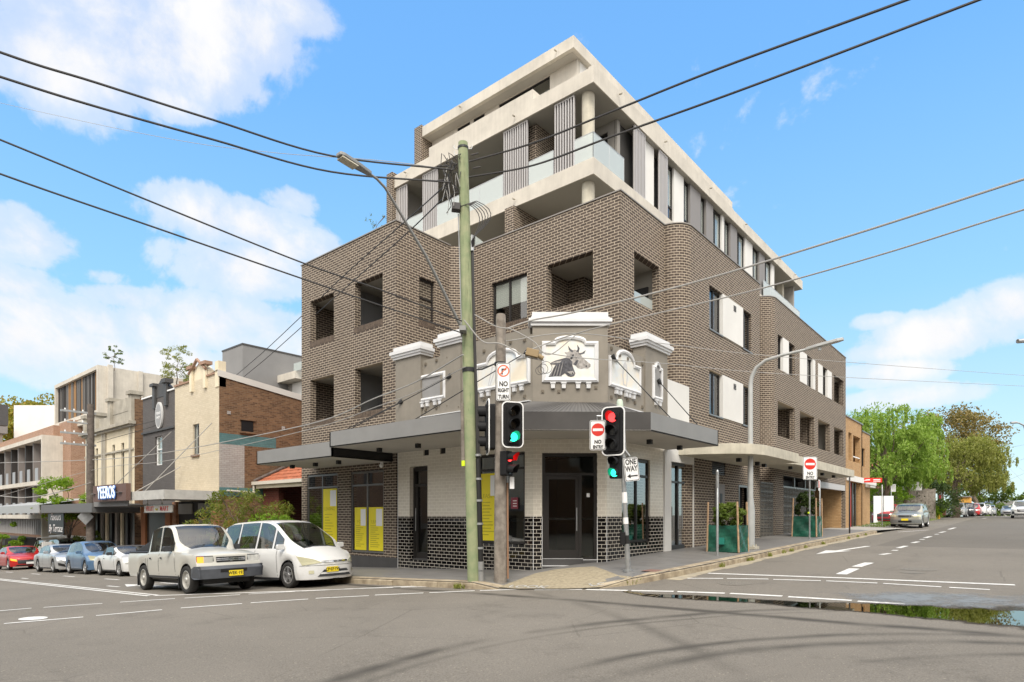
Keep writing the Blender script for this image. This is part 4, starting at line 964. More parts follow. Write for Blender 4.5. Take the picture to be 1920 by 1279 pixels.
for (p, q) in (((-20.0,10.35),(-15.58,10.35)),): fas(p, q, 3.538, 3.99, 0)
fas((-15.58,10.35),(-15.58,12.58),3.537,3.82,2); fas((-20.0,12.58),(-20.0,10.35),3.537,3.99,0); mb.box(-19.95,-15.6,10.4,12.59,3.93,3.96,3)
part(mb, 'lower_awning', [FASC, SOFFIT, BLACK, SOFF_D])
for (x, y, z) in ((-19.2,11.2,3.54),(-17.8,11.2,3.54),(-16.5,11.2,3.54),(-14.6,11.3,3.8),(-12.9,11.3,3.8),(-7.6,14.6,3.8),(-7.6,16.4,3.8)):
    mb = MB(); mb.box(x-.06,x+.06,y-.06,y+.06,z-.12,z); mb.build('downlight', BLACK, BLD)
mb = MB(); mb.tube([(-15.9,12.4,3.54),(-15.9,12.4,3.46)], .05, 10); mb.lathe([(.0,-.07),(.05,-.05),(.07,0),(.05,.05),(0,.07)], Matrix.Translation((-15.9,12.38,3.42)), 12); mb.build('security_camera', WHITE, BLD, smooth=True)
# --- concrete canopies on the right street
mb = MB()
P = [(-8.38,17.95),(-7.7,18.2),(-6.95,18.62),(-6.5,19.1),(-6.32,19.7),(-6.3,20.4),(-6.3,23.3),(-8.38,23.5)]
mb.prism(P, 3.70, 4.02); part(mb, 'concrete_canopy', CONC_Y, bevel=.01)
mb = MB(); P = [(-8.38,24.6),(-7.8,24.7),(-7.3,25.0),(-7.08,25.6),(-7.05,26.5),(-7.05,36.2),(-8.38,36.4)]; mb.prism(P, 3.84, 4.2); part(mb, 'concrete_canopy', CONC_Y, bevel=.01)
for (x, y, z) in ((-7.3,20.2,3.7),(-7.3,22.0,3.7),(-7.4,23.0,3.7),(-7.5,26.6,3.84),(-7.5,29.2,3.84),(-7.5,31.6,3.84),(-7.5,33.8,3.84)):
    mb = MB(); mb.box(x-.07,x+.07,y-.07,y+.07,z-.12,z); mb.build('downlight', BLACK, BLD)
# details of the right-hand ground floor
mb = MB()
for k in range(8): mb.box(-8.5,-8.42,20.68,21.9,3.28+k*.067,3.31+k*.067)
mb.box(-8.6,-8.58,20.6,22,3.2,3.9,1); part(mb, 'vent_grille', [FRM, BLACK])
mb = MB(); mb.box(-8.40,-8.36,20.9,21.75,1.2,2.93); o = part(mb, 'intercom_panel', PAN_G); mb = MB(); mb.box(-8.36,-8.35,21.3,21.5,2.2,2.6); mb.box(-8.36,-8.35,21.3,21.5,1.85,1.95); mb.build('keypad', BLACK, o)
mb = MB(); mb.box(-8.62,-8.58,23.28,24.08,.9,2.9); d = part(mb, 'service_door', BLACK); mb = MB()
for (a,b,z0,z1) in ((23.2,23.28,.95,2.98),(24.08,24.16,.95,2.98),(23.28,24.08,2.9,2.98)): mb.box(-8.5,-8.385,a,b,z0,z1)
mb.build('door_frame', FRM_L, d)
def breeze(s0, s1, z0, z1, u):
    """pierced metal screen: rings and bars"""
    mb = MB(); cw = .42; n = max(1, round((s1-s0)/cw)); cw = (s1-s0)/n; ch = .40; nz = round((z1-z0)/ch); ch = (z1-z0)/nz
    for i in range(n+1): mb.box(u-.02, u+.02, s0+i*cw-.015, s0+i*cw+.015, z0, z1)
    for j in range(nz+1): mb.box(u-.022, u+.022, s0, s1, z0+j*ch-.015, z0+j*ch+.015)
    for i in range(n):
        for j in range(nz):
            a = s0+i*cw; z = z0+j*ch
            for (x, y, w, h) in ((.18,.2,.25,.3),(.57,.2,.25,.3),(.18,.62,.25,.22),(.57,.62,.25,.22)):
                X0, X1, Y0, Y1 = a+x*cw, a+(x+w)*cw, z+y*ch, z+(y+h)*ch; t = .016
                mb.box(u-.015,u+.015,X0,X1,Y0,Y0+t); mb.box(u-.015,u+.015,X0,X1,Y1-t,Y1); mb.box(u-.0155,u+.0155,X0,X0+t,Y0,Y1); mb.box(u-.0155,u+.0155,X1-t,X1,Y0,Y1)
            mb.box(u-.012,u+.012,a,a+cw,z+.1*ch,z+.1*ch+.018); mb.box(u-.012,u+.012,a,a+cw,z+.55*ch,z+.55*ch+.014); mb.box(u-.0125,u+.0125,a,a+cw,z+.9*ch,z+.9*ch+.014)
    return mb
SCRB = mat('screen_bronze', (.20,.185,.16), .5, metal=.3)
part(breeze(25.74,27.3,.97,3.2,-8.43), 'pierced_screen', SCRB)
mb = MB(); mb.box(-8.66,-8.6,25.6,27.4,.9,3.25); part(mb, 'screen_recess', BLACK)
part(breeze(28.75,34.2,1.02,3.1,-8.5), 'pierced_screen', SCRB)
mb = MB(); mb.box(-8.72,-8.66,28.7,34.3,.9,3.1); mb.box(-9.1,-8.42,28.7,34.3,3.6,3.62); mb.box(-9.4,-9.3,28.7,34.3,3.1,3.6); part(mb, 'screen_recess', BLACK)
mb = MB(); mb.box(-8.52,-8.46,28.75,34.3,3.1,3.16); 
for s in (28.78,30.6,32.4,34.2): mb.box(-8.55,-8.45,s-.05,s+.05,3.16,3.62)
part(mb, 'transom_frame', FRM_L)
mb = MB(); mb.box(-8.6,-8.4,34.3,40.62,3.3,3.63); part(mb, 'garage_lintel', SCR)
mb = MB(); mb.box(-13.0,-12.95,34.3,40.7,.8,3.6,0); mb.box(-13,-8.6,34.25,34.3,.8,3.6,1); mb.box(-13,-8.6,40.55,40.6,.8,3.6,2); mb.box(-13,-8.45,34.3,40.6,3.4,3.45,0); part(mb, 'garage_entry', [DARKIN, REND_W, BRK_O])
mb = MB(); mb.box(-8.85,-8.55,34.3,34.5,.8,3.4,0); part(mb, 'garage_pier', PAN_G)
# --- the setback concrete storeys
SU, SV = -11.12, 17.42
mb = MB(); mb.box(-21.45,SU,SV,42.0,13.21,13.77); part(mb, 'balcony_slab', CONC)
mb = MB(); mb.box(-21.45,SU,SV,42.0,16.27,16.80); mb.box(-19.2,-13.69,SV,SV+.16,16.8,17.17); mb.box(-13.85,-13.69,SV+.16,19.4,16.8,17.17); mb.box(SU-.2,SU,SV+.0,30.0,16.8,16.84); part(mb, 'balcony_slab', CONC)
mb = MB(); mb.box(-21.45,-13.03,19.04,35.02,19.3,19.75); part(mb, 'roof', CONC)
mb = MB(); mb.box(-21.35,-13.2,19.2,34.8,19.29,19.297); part(mb, 'roof_soffit', SOFFIT)
mb = MB(); mb.box(-21.4,SU-.05,SV+.05,41.9,16.262,16.269); mb.box(-21.4,SU-.05,SV+.05,41.9,13.202,13.209); part(mb, 'ceiling', mat('ceiling_paint', (.36,.345,.31), .85))
# fins of brick at the left end
mb = MB(); mb.box(-21.85,-21.46,17.3,19.4,10.5,16.95); mb.box(-21.95,-21.46,19.0,22.5,16.8,19.85); part(mb, 'brick_fin', BRK)
# top storey wall
L5 = [onv(x, 0, 19.6).x for x in (857, 881, 887, 908.5, 935, 1031)]
mb = MB(); wall(mb, 'v', 19.6, 1, -21.4, -13.25, 16.8, 19.29, [(L5[0],L5[1],16.9,19.27),(L5[2],L5[3],16.9,19.27),(L5[4],L5[5],16.9,19.27)], t=.2); part(mb, 'top_storey_wall', CONC)
mb = MB(); mb.box(-13.45,-13.25,19.8,34.8,16.8,19.29); mb.box(-21.4,-13.3,34.6,34.8,16.8,19.29); part(mb, 'top_storey_side_wall', REND_W)
for (a, b, ml) in ((L5[0],L5[1],()),(L5[2],L5[3],()),(L5[4],L5[5],(.33,.66))):
    window(BLD, 'v', 19.6, 1, a, b, 16.9, 19.27, mull=ml, d=.05, fr=BLACK, blind=([(.68,.99,.3,.8)] if ml else None))
# fourth storey: recessed wall with glazing behind the front balconies
mb = MB(); wall(mb, 'v', 19.6, 1, -21.4, -11.5, 13.77, 16.26, [(-20.6,-19.0,13.8,15.95),(-18.5,-15.6,13.8,15.95),(-13.8,-11.9,13.8,15.95)], t=.2)
mb.box(-15.3,-15.1,SV+.4,19.6,13.77,16.26); mb.box(-21.4,-21.2,SV+.1,19.6,13.77,16.26)
part(mb, 'recessed_wall', MIDIN)
for (a, b, bl) in ((-20.6,-19.0,None),(-18.5,-15.6,[(.02,.98,.02,.98)]),(-13.8,-11.9,None)):
    window(BLD, 'v', 19.6, 1, a, b, 13.8, 15.95, mull=(.5,), d=.05, blind=bl, name='glazed_door')
mb = MB(); mb.box(-14.35,-13.9,17.9,19.5,13.77,16.26); part(mb, 'brick_pier', BRK)
def vscreen(a, b, z0, z1, c, axis='v', out=-1):
    mb = MB(); n = max(3, int((b-a)/.105)); step = (b-a)/n
    for k in range(n+1):
        s = a+k*step
        if axis == 'v': mb.box(s-.02, s+.02, c-.03, c+.03, z0+.04, z1-.04)
        else: mb.box(c-.03, c+.03, s-.02, s+.02, z0+.04, z1-.04)
    if axis == 'v': mb.box(a-.02,b+.02,c-.032,c+.034,z0,z0+.045); mb.box(a-.02,b+.02,c-.032,c+.034,z1-.045,z1); mb.box(a-.02,b+.02,c+.034,c+.06,z0,z1,1)
    else: mb.box(c-.034,c+.032,a-.02,b+.02,z0,z0+.045); mb.box(c-.034,c+.032,a-.02,b+.02,z1-.045,z1); mb.box(c-.06,c-.034,a-.02,b+.02,z0,z1,1)
    part(mb, 'louvre_screen', [SCR, SCR_D])
for (a, b) in ((-21.43,-20.75),(-19.68,-18.82),(-15.14,-14.04),(-12.77,-11.98)): vscreen(a, b, 13.79, 16.25, SV+.12)
def glassrail(pts, z0, z1, posts=True):
    mb = MB()
    for (p, q) in zip(pts, pts[1:]):
        p = Vector((*p, 0)); q = Vector((*q, 0)); d = (q-p).normalized(); n = Vector((d.y, -d.x, 0))*.008
        mb.prism([((p+n).x,(p+n).y),((q+n).x,(q+n).y),((q-n).x,(q-n).y),((p-n).x,(p-n).y)], z0, z1)
    g = part(mb, 'glass_balustrade', FROST)
    mb = MB()
    for (p, q) in zip(pts, pts[1:]): mb.tube([(*p, z1+.012), (*q, z1+.012)], .016, 6)
    for (p, q) in zip(pts, pts[1:]):
        L = hypot(q[0]-p[0], q[1]-p[1]); n = max(1, round(L/1.2))
        for k in range(n+1): t = k/n; x, y = p[0]+(q[0]-p[0])*t, p[1]+(q[1]-p[1])*t; mb.tube([(x, y, z0-.02), (x, y, z1)], .014, 6)
    mb.build('handrail', METAL, g)
glassrail([(-20.7,SV+.1),(-19.7,SV+.1)], 13.8, 14.67); glassrail([(-18.8,SV+.1),(-15.2,SV+.1)], 13.8, 14.67); glassrail([(-13.95,SV+.1),(-12.85,SV+.1)], 13.8, 14.67)
glassrail([(-11.95,SV+.1),(SU-.08,SV+.1),(SU-.08,19.55)], 13.8, 14.67)
for z0, z1 in ((10.2, 13.2), (13.77, 16.26)):
    mb = MB(); c = onv(1103, 0, 17.85); mb.lathe([(.22, z0), (.22, z1)], Matrix.Translation((c.x, 17.85, 0)), 24); part(mb, 'round_column', CONC_Y, smooth=True)
# facade of the fourth storey on the right street
FU4 = -11.32
def v4(x): return onu(x, 0, FU4).y
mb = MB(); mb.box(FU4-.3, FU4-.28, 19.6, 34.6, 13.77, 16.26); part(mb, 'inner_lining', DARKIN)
items = [('s',1183,1203.8),('w',1203.8,1226),('d',1226,1230),('s',1230,1246),('g',1246,1263.6),('p',1263.6,1282),('g',1282,1293.5),('q',1293.5,1313),('g',1313,1323.4),('q',1323.4,1336.4),('g',1336.4,1353.3),('p',1353.3,1358),('g',1358,1369),('q',1369,1381.4),('g',1381.4,1397),('p',1397,1411),('g',1411,1423),('q',1423,1433.5),('g',1433.5,1446.5),('p',1446.5,1451.8)]
for (k, xa, xb) in items:
    a, b = v4(xa), v4(xb)
    if k == 's': vscreen(a+.03, b-.03, 13.79, 16.25, FU4+.12, 'u')
    elif k in 'wp': mb = MB(); mb.box(FU4-.15, FU4, a, b, 13.77, 16.26); part(mb, 'white_panel', REND_W)
    elif k == 'q': mb = MB(); mb.box(FU4-.15, FU4+.02, a, b, 13.77, 16.26); part(mb, 'grey_panel', PAN_G)
    elif k == 'd': mb = MB(); mb.box(FU4-.2, FU4-.1, a, b, 13.77, 16.26); part(mb, 'shadow_gap', BLACK)
    else: window(BLD, 'u', FU4, -1, a, b, 13.78, 16.25, mull=(.4,), trans=(.32,), d=.08, room=.0, blind=[(.02,.98,.33,.95)])
mb = MB(); mb.box(FU4-2.2,FU4-2.0,34.5,41.5,13.77,16.26,0); mb.box(FU4-2,FU4-.1,34.3,34.5,13.77,16.26,0); mb.box(FU4-.8,FU4-.45,40.0,40.35,13.77,16.26,1); part(mb, 'end_balcony_wall', [REND_W, CONC_Y])
glassrail([(-9.2,28.0),(-8.75,33.0),(-8.75,38.0)], TOP-.2, TOP+.5) if False else None
a = onu(1452,545,-11.2); b = onu(1499,590,-11.2)
glassrail([(-11.2,34.7),(-11.2,41.6)], 13.78, 14.75)
# third storey behind the brick parapet
mb = MB(); wall(mb, 'v', 19.4, 1, -21.4, -11.4, 8.6, 13.2, [(-20.6,-17.4,8.7,12.9),(-16.9,-13.4,8.7,12.9)], t=.2); mb.box(-11.6,-11.4,19.6,41,8.6,13.2); mb.box(-21.4,-11.4,41,41.2,8.6,16.3); part(mb, 'recessed_wall', MIDIN)
for (a, b) in ((-20.6,-17.4),(-16.9,-13.4)): window(BLD, 'v', 19.4, 1, a, b, 8.7, 12.9, mull=(.33,.66), trans=(.8,), d=.05, name='glazed_door', fr=BLACK)
mb = MB(); c = onv(955, 0, 17.3); mb.box(c.x-.22, c.x+.22, 17.3, 19.4, 9.9, 13.2); part(mb, 'brick_pier', BRK)
mb = MB(); c = onv(905, 0, 16.6); mb.face([(c.x-.02,16.2,10.2),(c.x-.02,18.2,10.2),(c.x-.02,18.2,11.6),(c.x-.02,16.2,11.95)]); mb.face([(c.x+.02,16.2,10.2),(c.x+.02,16.2,11.95),(c.x+.02,18.2,11.6),(c.x+.02,18.2,10.2)]); part(mb, 'glass_balustrade', FROST, label='sloping frosted glass divider behind the brick parapet')
# terrace floors and inner mass, so nothing is hollow from the side
mb = MB(); mb.box(-20.9,-9.35,15.9,19.1,9.95,10.15); mb.box(-20.9,-9.35,19.1,41.0,9.951,10.149); mb.box(-20.9,-15.5,12.9,15.9,9.95,10.15); mb.box(-20.7,-9.3,19.0,40.5,3.95,4.1); part(mb, 'terrace_floor', CONC_D)
# rooftop studs and drain spouts seen on the slab edges
mb = MB()
for q in ((-20.6,SV-.05,16.62),(-14.5,SV-.05,16.5),(-14.5,SV-.05,13.45),(-18.9,19.0,19.55),(-13.8,19.0,19.5)): mb.tube([q,(q[0],q[1]-.12,q[2]-.02)], .03, 8)
for q in ((SU+.05,19.0,16.65),(SU+.05,22.5,16.6),(SU+.05,27.0,16.6),(SU+.05,31.5,16.6),(SU+.05,37,16.6),(SU+.05,40,16.6)): mb.tube([q,(q[0]+.12,q[1],q[2]-.02)], .03, 8)
part(mb, 'drain_spout', CONC_D)
# ------------------------------------------------------------------ neighbouring buildings
MB.worldmode = True
CR_ = (.7649, .6442, 0)
def gz(u, v): return FZ(u, v) if u < -9 and v < 16 else RZ(u, v)
# red brick cottage with tiled roof
B = world_empty('cottage', (-24.3, 15, -.4), 'single storey red brick cottage with terracotta tiled roof beside the apartment block', 'house')
mb = MB(); wall(mb, 'v', 14.6, 1, -27.6, -21.0, -.8, 3.3, [(-26.2,-24.0,-.5,3.1)], t=.25); wall(mb, 'u', -27.6, 1, 14.85, 20, -.8, 3.3); wall(mb, 'v', 15.9, 1, -26.3, -23.9, -.8, 3.3, [(-25.3,-24.4,-.3,1.9)], t=.2); mb.box(-21.1,-21.0,14.85,20,-.8,3.3)
mb.build('wall', BRK_RED, B)
mb = MB(); mb.box(-25.3,-24.4,16.0,16.05,-.3,1.9); mb.build('door', mat('dark_door', (.03,.02,.015), .5), B)
TERR = mat('terracotta', (.40,.13,.065), .8, nscale=5, namp=.3)
mb = MB()
for k in range(10):       # stepped courses of tiles
    z0 = 3.38+k*.19; y0 = 14.2+k*.33; ins = k*.33
    mb.face([(-27.75+ins*.5,y0,z0),(-20.99,y0,z0),(-20.99,y0+.36,z0+.16),(-27.75+ins*.5+.16,y0+.36,z0+.16)]); mb.face([(-27.75+ins*.5,y0,z0-.035),(-20.99,y0,z0-.035),(-20.99,y0,z0),(-27.75+ins*.5,y0,z0)])
    mb.face([(-27.75+ins*.5,y0,z0),(-27.75+ins*.5+.16,y0+.36,z0+.16),(-27.75+ins*.5+.16,20,z0+.16),(-27.75+ins*.5,20,z0)])
mb.build('roof', TERR, B)
mb = MB(); mb.tube([(-27.7+.16*k, 14.2+.33*k, 3.44+.19*k) for k in range(11)], .07, 8); mb.build('ridge_tile', mat('old_ridge', (.12,.10,.09), .9, nscale=9, namp=.4), B)
mb = MB(); mb.box(-27.8,-21.0,14.08,14.2,3.25,3.40); mb.tube([(-27.6,14.15,3.25),(-27.62,14.15,2.95),(-27.95,14.2,2.9)], .05, 8); mb.tube([(-27.6,12.9,2.95),(-27.6,14.2,2.9)], .045, 8); mb.build('gutter_pipe', mat('gutter_white', (.6,.56,.48), .5), B)
mb = MB(); mb.box(-27.55,-21.0,14.22,14.3,3.08,3.26); mb.build('fascia_board', mat('old_cream_board', (.62,.56,.42), .7), B)
# cream shop
CRM = mat('cream_paint', (.70,.62,.46), .85, nscale=1.1, namp=.06, streak=.15, bump=.1, bscale=12)
B = world_empty('cream_shop', (-30, 14, -.6), 'two storey cream painted shop with small gabled parapet and a long brown brick side wall', 'shop building')
mb = MB(); wall(mb, 'v', 12.6, 1, -32.5, -27.73, 2.5, 8.2, [(-30.45,-29.75,4.72,6.15)], t=.25); mb.build('facade', BRK_C, B)
mb = MB(); mb.box(-28.05,-27.70,12.56,12.9,7.6,8.75); mb.box(-30.6,-30.35,12.5,12.6,7.7,8.75); mb.box(-29.15,-28.9,12.5,12.6,7.7,8.75); mb.prism([(0,0),(1.7,0),(1.7,.35),(.85,.85),(0,.35)], 0, .3, T=frame((-30.6,12.62,8.2),(1,0,0),(0,0,1)) @ Matrix.Translation((0,0,-.3))); mb.build('pediment', CRM, B)
mb = MB(); mb.box(-32.5,-30.6,12.54,12.9,8.2,8.28); mb.box(-28.95,-28.05,12.54,12.9,8.2,8.28); mb.box(-30.7,-30.25,12.4,12.75,8.75,8.9); mb.box(-29.3,-28.7,12.4,12.75,8.75,8.9)
for (a, b) in (((-30.65,8.55),(-29.75,9.12)),((-29.75,9.12),(-28.85,8.55))): mb.tube([(a[0],12.5,a[1]),(b[0],12.5,b[1])], .07, 6)
mb.build('coping', mat('coping_red_brown', (.32,.20,.14), .8), B)
mb = MB()
zt = lambda v: 8.05-.125*(v-12.6)
mb.face([(-27.7,12.6,5.52),(-27.7,24,5.52),(-27.7,24,zt(24)),(-27.7,12.6,zt(12.6))]); mb.face([(-27.7,15.3,5.05),(-27.7,24,5.05),(-27.7,24,5.52),(-27.7,15.3,5.52)]); mb.face([(-27.7,13.75,-1),(-27.7,24,-1),(-27.7,24,5.05),(-27.7,13.75,5.05)]); mb.face([(-27.7,12.6,-1),(-27.7,13.75,-1),(-27.7,13.75,2.7),(-27.7,12.6,2.7)])
mb.build('side_wall', BRK_R, B)
mb = MB(); mb.face([(-27.695,12.6,5.05),(-27.695,15.3,5.05),(-27.695,15.3,5.53),(-27.695,12.6,5.53)]); mb.build('teal_paint_patch', BRK_T, B); mb = MB(); mb.face([(-27.695,12.6,2.7),(-27.695,15.0,2.7),(-27.695,15,3.1),(-27.695,12.6,3.1)]); mb.build('teal_paint_patch', BRK_T, B)
mb = MB(); mb.face([(-27.697,12.6,3.1),(-27.697,13.75,3.1),(-27.697,13.75,5.05),(-27.697,12.6,5.05)]); mb.build('white_paint_patch', BRK_W, B)
mb = MB(); mb.face([(-27.66,12.5,zt(12.5)),(-27.66,24,zt(24)),(-27.66,24,zt(24)+.28),(-27.66,12.5,zt(12.5)+.28)]); mb.face([(-27.66,12.5,zt(12.5)+.28),(-27.66,24,zt(24)+.28),(-32.4,24,zt(24)),(-32.4,12.8,zt(12.8))]); mb.face([(-32.48,12.8,2),(-32.48,24,2),(-32.48,24,zt(24)),(-32.48,12.8,zt(12.8))]); mb.build('roof', mat('pale_flashing', (.62,.60,.56), .6), B)
mb = MB(); mb.box(-27.72,-27.66,13.6,14.15,5.72,6.2); mb.build('window', BLACK, B); mb = MB(); mb.box(-27.68,-27.62,13.5,14.25,6.22,6.4); mb.build('window_lintel', BRK_R, B); mb = MB(); mb.box(-27.68,-27.6,13.5,14.25,5.62,5.7); mb.build('window_sill', BRK_R, B)
mb = MB(); mb.box(-27.7,-27.66,12.95,13.1,6.4,6.55); mb.box(-27.7,-27.66,15.6,15.75,6.0,6.15); mb.build('air_vent', BRK_W, B)
w = window(B, 'v', 12.6, 1, -30.45, -29.75, 4.72, 6.15, mull=(.5,), fr=FRM_L, d=.08, room=.8, blind=[(.05,.5,.03,.97)])
mb = MB(); mb.box(-30.5,-29.7,12.52,12.62,4.6,4.7); mb.build('window_sill', mat('brown_sill', (.18,.10,.06), .8), B)
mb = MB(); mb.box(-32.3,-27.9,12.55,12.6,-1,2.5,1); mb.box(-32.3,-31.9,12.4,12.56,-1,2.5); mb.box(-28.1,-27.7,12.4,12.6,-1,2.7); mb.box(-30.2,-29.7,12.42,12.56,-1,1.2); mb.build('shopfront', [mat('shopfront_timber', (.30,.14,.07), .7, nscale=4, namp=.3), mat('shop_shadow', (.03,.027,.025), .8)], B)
for (a, b, z0, z1, m_) in ((-31.8,-30.3,1.9,2.4,MIDIN),(-29.6,-28.2,1.9,2.4,GREYP),(-29.6,-28.2,.6,1.7,CONC_D),(-30.1,-29.75,-.2,1.5,mat('wood_door', (.22,.09,.04), .6))):
    mb = MB(); mb.box(a,b,12.48,12.54,z0,z1); mb.build('shop_panel', m_, B)
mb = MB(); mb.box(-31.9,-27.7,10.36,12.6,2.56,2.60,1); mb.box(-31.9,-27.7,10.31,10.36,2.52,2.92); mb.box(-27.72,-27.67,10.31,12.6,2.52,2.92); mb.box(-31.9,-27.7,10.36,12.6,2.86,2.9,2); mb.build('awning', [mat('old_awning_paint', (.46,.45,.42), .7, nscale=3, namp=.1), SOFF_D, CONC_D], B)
for x in (-31.2, -29.5): 
    mb = MB(); mb.tube([(x,10.9,2.55),(x,10.9,2.15),(x+.08,10.9,2.05),(x+.16,10.9,2.15)], .035, 8); mb.build('drain_pipe', WHITE, B)
mb = MB(); mb.tube([(-31.6,12.5,4.2),(-31.6,10.5,2.9)], .02, 6); mb.tube([(-28.2,12.5,6.0),(-30.1,10.4,2.9)], .02, 6); mb.build('stay_rod', WIRE_L, B)
o = None
FMs = world_empty('shop_sign', (-29.6, 10.9, 1.7), 'white hanging shop sign reading FRUIT MART in red letters under the old awning', 'sign')
mb = MB(); mb.box(-31.3,-28.2,10.8,10.86,1.98,2.28); mb.build('sign_board', mat('sign_white', (.66,.64,.58), .6), FMs)
mb = MB(); mb.box(-31.34,-28.16,10.79,10.87,2.28,2.31); mb.box(-31.34,-28.16,10.79,10.87,1.95,1.98); mb.build('sign_frame', FRM_L, FMs)
T = frame((-30.62,10.79,2.13),(1,0,0),(0,0,1)); keep(text_mesh('sign_lettering', 'FRUIT', .30, T, RED, FMs, bold=.002, sx=1.1, spacing=1.12, extr=.003)); T = frame((-29.0,10.79,2.13),(1,0,0),(0,0,1)); keep(text_mesh('sign_lettering', 'MART', .30, T, RED, FMs, bold=.002, sx=1.1, spacing=1.12, extr=.003))
mb = MB(); mb.tube([Vector((-29.95+.03*k, 10.775, 2.14-.05*sin(pi*k/9))) for k in range(10)], [.01+.025*sin(pi*k/9) for k in range(10)], 8); mb.build('painted_fruit', YEL_D, FMs)
# grey shop
B = world_empty('grey_shop', (-34.6, 14, -.8), 'narrow charcoal painted brick shop with oval sign between two cream buildings', 'shop building')
mb = MB(); wall(mb, 'v', 12.62, 1, -36.78, -32.52, 2.4, 8.1, [(-35.1,-34.15,4.45,5.95)], t=.25); mb.box(-36.78,-36.7,12.87,24,-1,7.9); mb.build('facade', BRK_G, B)
mb = MB(); mb.prism([(0,0),(1.5,0),(1.5,.45),(.75,.9),(0,.45)], 0, .3, T=frame((-35.0,12.6,7.95),(1,0,0),(0,0,1)) @ Matrix.Translation((0,0,-.3))); mb.box(-35.15,-34.85,12.5,12.6,7.4,8.7); mb.box(-33.65,-33.35,12.5,12.6,7.4,8.7); mb.box(-35.25,-34.75,12.4,12.8,8.55,8.7); mb.box(-33.75,-33.2,12.4,12.8,8.55,8.75); mb.build('pediment', CHAR, B)
for q_ in ((-36.8,-35.15),(-33.35,-32.52)): mb = MB(); mb.box(*q_,12.55,12.9,8.1,8.17); mb.build('coping', WHITE, B)
mb = MB(); mb.box(-36.7,-32.52,12.9,24,7.6,7.7); mb.build('roof', CONC_D, B)
mb = MB(); mb.box(-36.78,-32.52,12.54,12.62,6.2,6.3); mb.build('string_course', CHAR, B)
T = frame((-34.35,12.56,7.0),(1,0,0),(0,0,1)); mb = MB(); mb.prism([(.42*cos(a*pi/14),.68*sin(a*pi/14)) for a in range(28)], -.04, .05, T=T); ov = mb.build('oval_sign', mat('sign_pale_grey', (.58,.58,.57), .6), B)
mb = MB(); mb.prism([(.35*cos(a*pi/14),.60*sin(a*pi/14)) for a in range(28)], .05, .058, T=T); mb.build('sign_face', mat('sign_mid_grey', (.30,.30,.30), .6), ov)
for (t_, z_) in (('YEEROS', .10), ('SHOP', -.12)): text_mesh('sign_lettering', t_, .17, T @ Matrix.Translation((0, z_, .062)), WHITE, ov, bold=.003)
window(B, 'v', 12.62, 1, -35.1, -34.15, 4.45, 5.95, mull=(), trans=(.55,), fr=WHITE, d=.1, room=.8, blind=[(.05,.95,.03,.97)])
mb = MB(); mb.box(-36.7,-32.6,12.6,12.64,-1.4,2.4,0); mb.box(-33.2,-32.6,12.4,12.6,-1.4,2.3,1); mb.box(-36.7,-36.1,12.5,12.6,-1.4,2.3,1); mb.build('shopfront', [mat('dim_shopfront', (.035,.033,.03), .3), mat('orange_timber', (.34,.13,.05), .7)], B)
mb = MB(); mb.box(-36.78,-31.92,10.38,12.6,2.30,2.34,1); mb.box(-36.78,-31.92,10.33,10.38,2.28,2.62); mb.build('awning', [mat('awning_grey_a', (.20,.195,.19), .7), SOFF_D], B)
mb = MB(); mb.tube([(-32.7,12.5,6.0),(-36.2,10.5,2.7)], .02, 6); mb.build('stay_rod', WIRE_L, B)
# deco shop
B = world_empty('ornate_shop', (-42, 14, -1.1), 'old two storey cream shop with weathered stepped parapet and narrow windows', 'shop building')
mb = MB(); wh = [(-45.6,-45.15,3.6,6.0),(-44.5,-44.05,3.6,6.0),(-41.5,-41.05,3.6,6.0),(-40.0,-39.55,3.6,6.0)]
wall(mb, 'v', 12.6, 1, -46.5, -37.9, 2.3, 7.0, wh, t=.25); mb.build('facade', CRM, B)
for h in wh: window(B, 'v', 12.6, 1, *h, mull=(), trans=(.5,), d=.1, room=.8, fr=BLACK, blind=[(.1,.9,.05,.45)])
mb = MB(); mb.box(-46.5,-37.9,12.62,12.9,7.0,7.75); mb.box(-41.6,-38.2,12.6,12.92,7.75,8.5)
for x in (-46.2,-44.2,-41.6,-38.2): mb.box(x-.22,x+.22,12.45,12.95,6.9,8.55 if x > -43 else 8.0); mb.box(x-.32,x+.32,12.35,13.05,8.55 if x > -43 else 8.0,8.75 if x > -43 else 8.2)
mb.box(-46.6,-37.8,12.25,12.62,6.9,7.08); mb.box(-46.5,-37.9,12.4,12.62,6.78,6.9); mb.box(-46.4,-38,12.52,12.6,5.5,5.6)
for x in (-45.9,-43.0,-42.6,-38.4): mb.box(x-.12,x+.12,12.5,12.6,2.4,6.8)
mb.build('cornice', CONC_D, B)
mb = MB(); mb.box(-37.93,-37.88,12.6,24,-1.5,8.3); mb.box(-37.98,-37.93,12.9,24,8.2,8.4); mb.build('side_wall', BRK_R, B)
mb = MB(); mb.box(-46.4,-38,12.62,12.7,-1.8,2.3); mb.build('shopfront', mat('dim_shopfront_b', (.05,.045,.04), .3), B)
for k in range(9): mb = MB(); mb.box(-45.8+k*.85,-45.5+k*.85,12.5,12.6,-1.6,2.1); mb.build('shop_panel', [MIDIN,CRM,BLACK][k % 3], B)
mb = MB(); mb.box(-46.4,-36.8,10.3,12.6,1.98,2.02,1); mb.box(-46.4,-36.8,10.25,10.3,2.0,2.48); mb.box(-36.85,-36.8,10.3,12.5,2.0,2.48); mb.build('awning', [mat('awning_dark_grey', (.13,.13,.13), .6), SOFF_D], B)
YS = world_empty('yeeros_sign', (-39.2, 10.1, 2.3), 'brown box sign with glowing blue-white YEEROS letters above the dark awning', 'sign')
mb = MB()
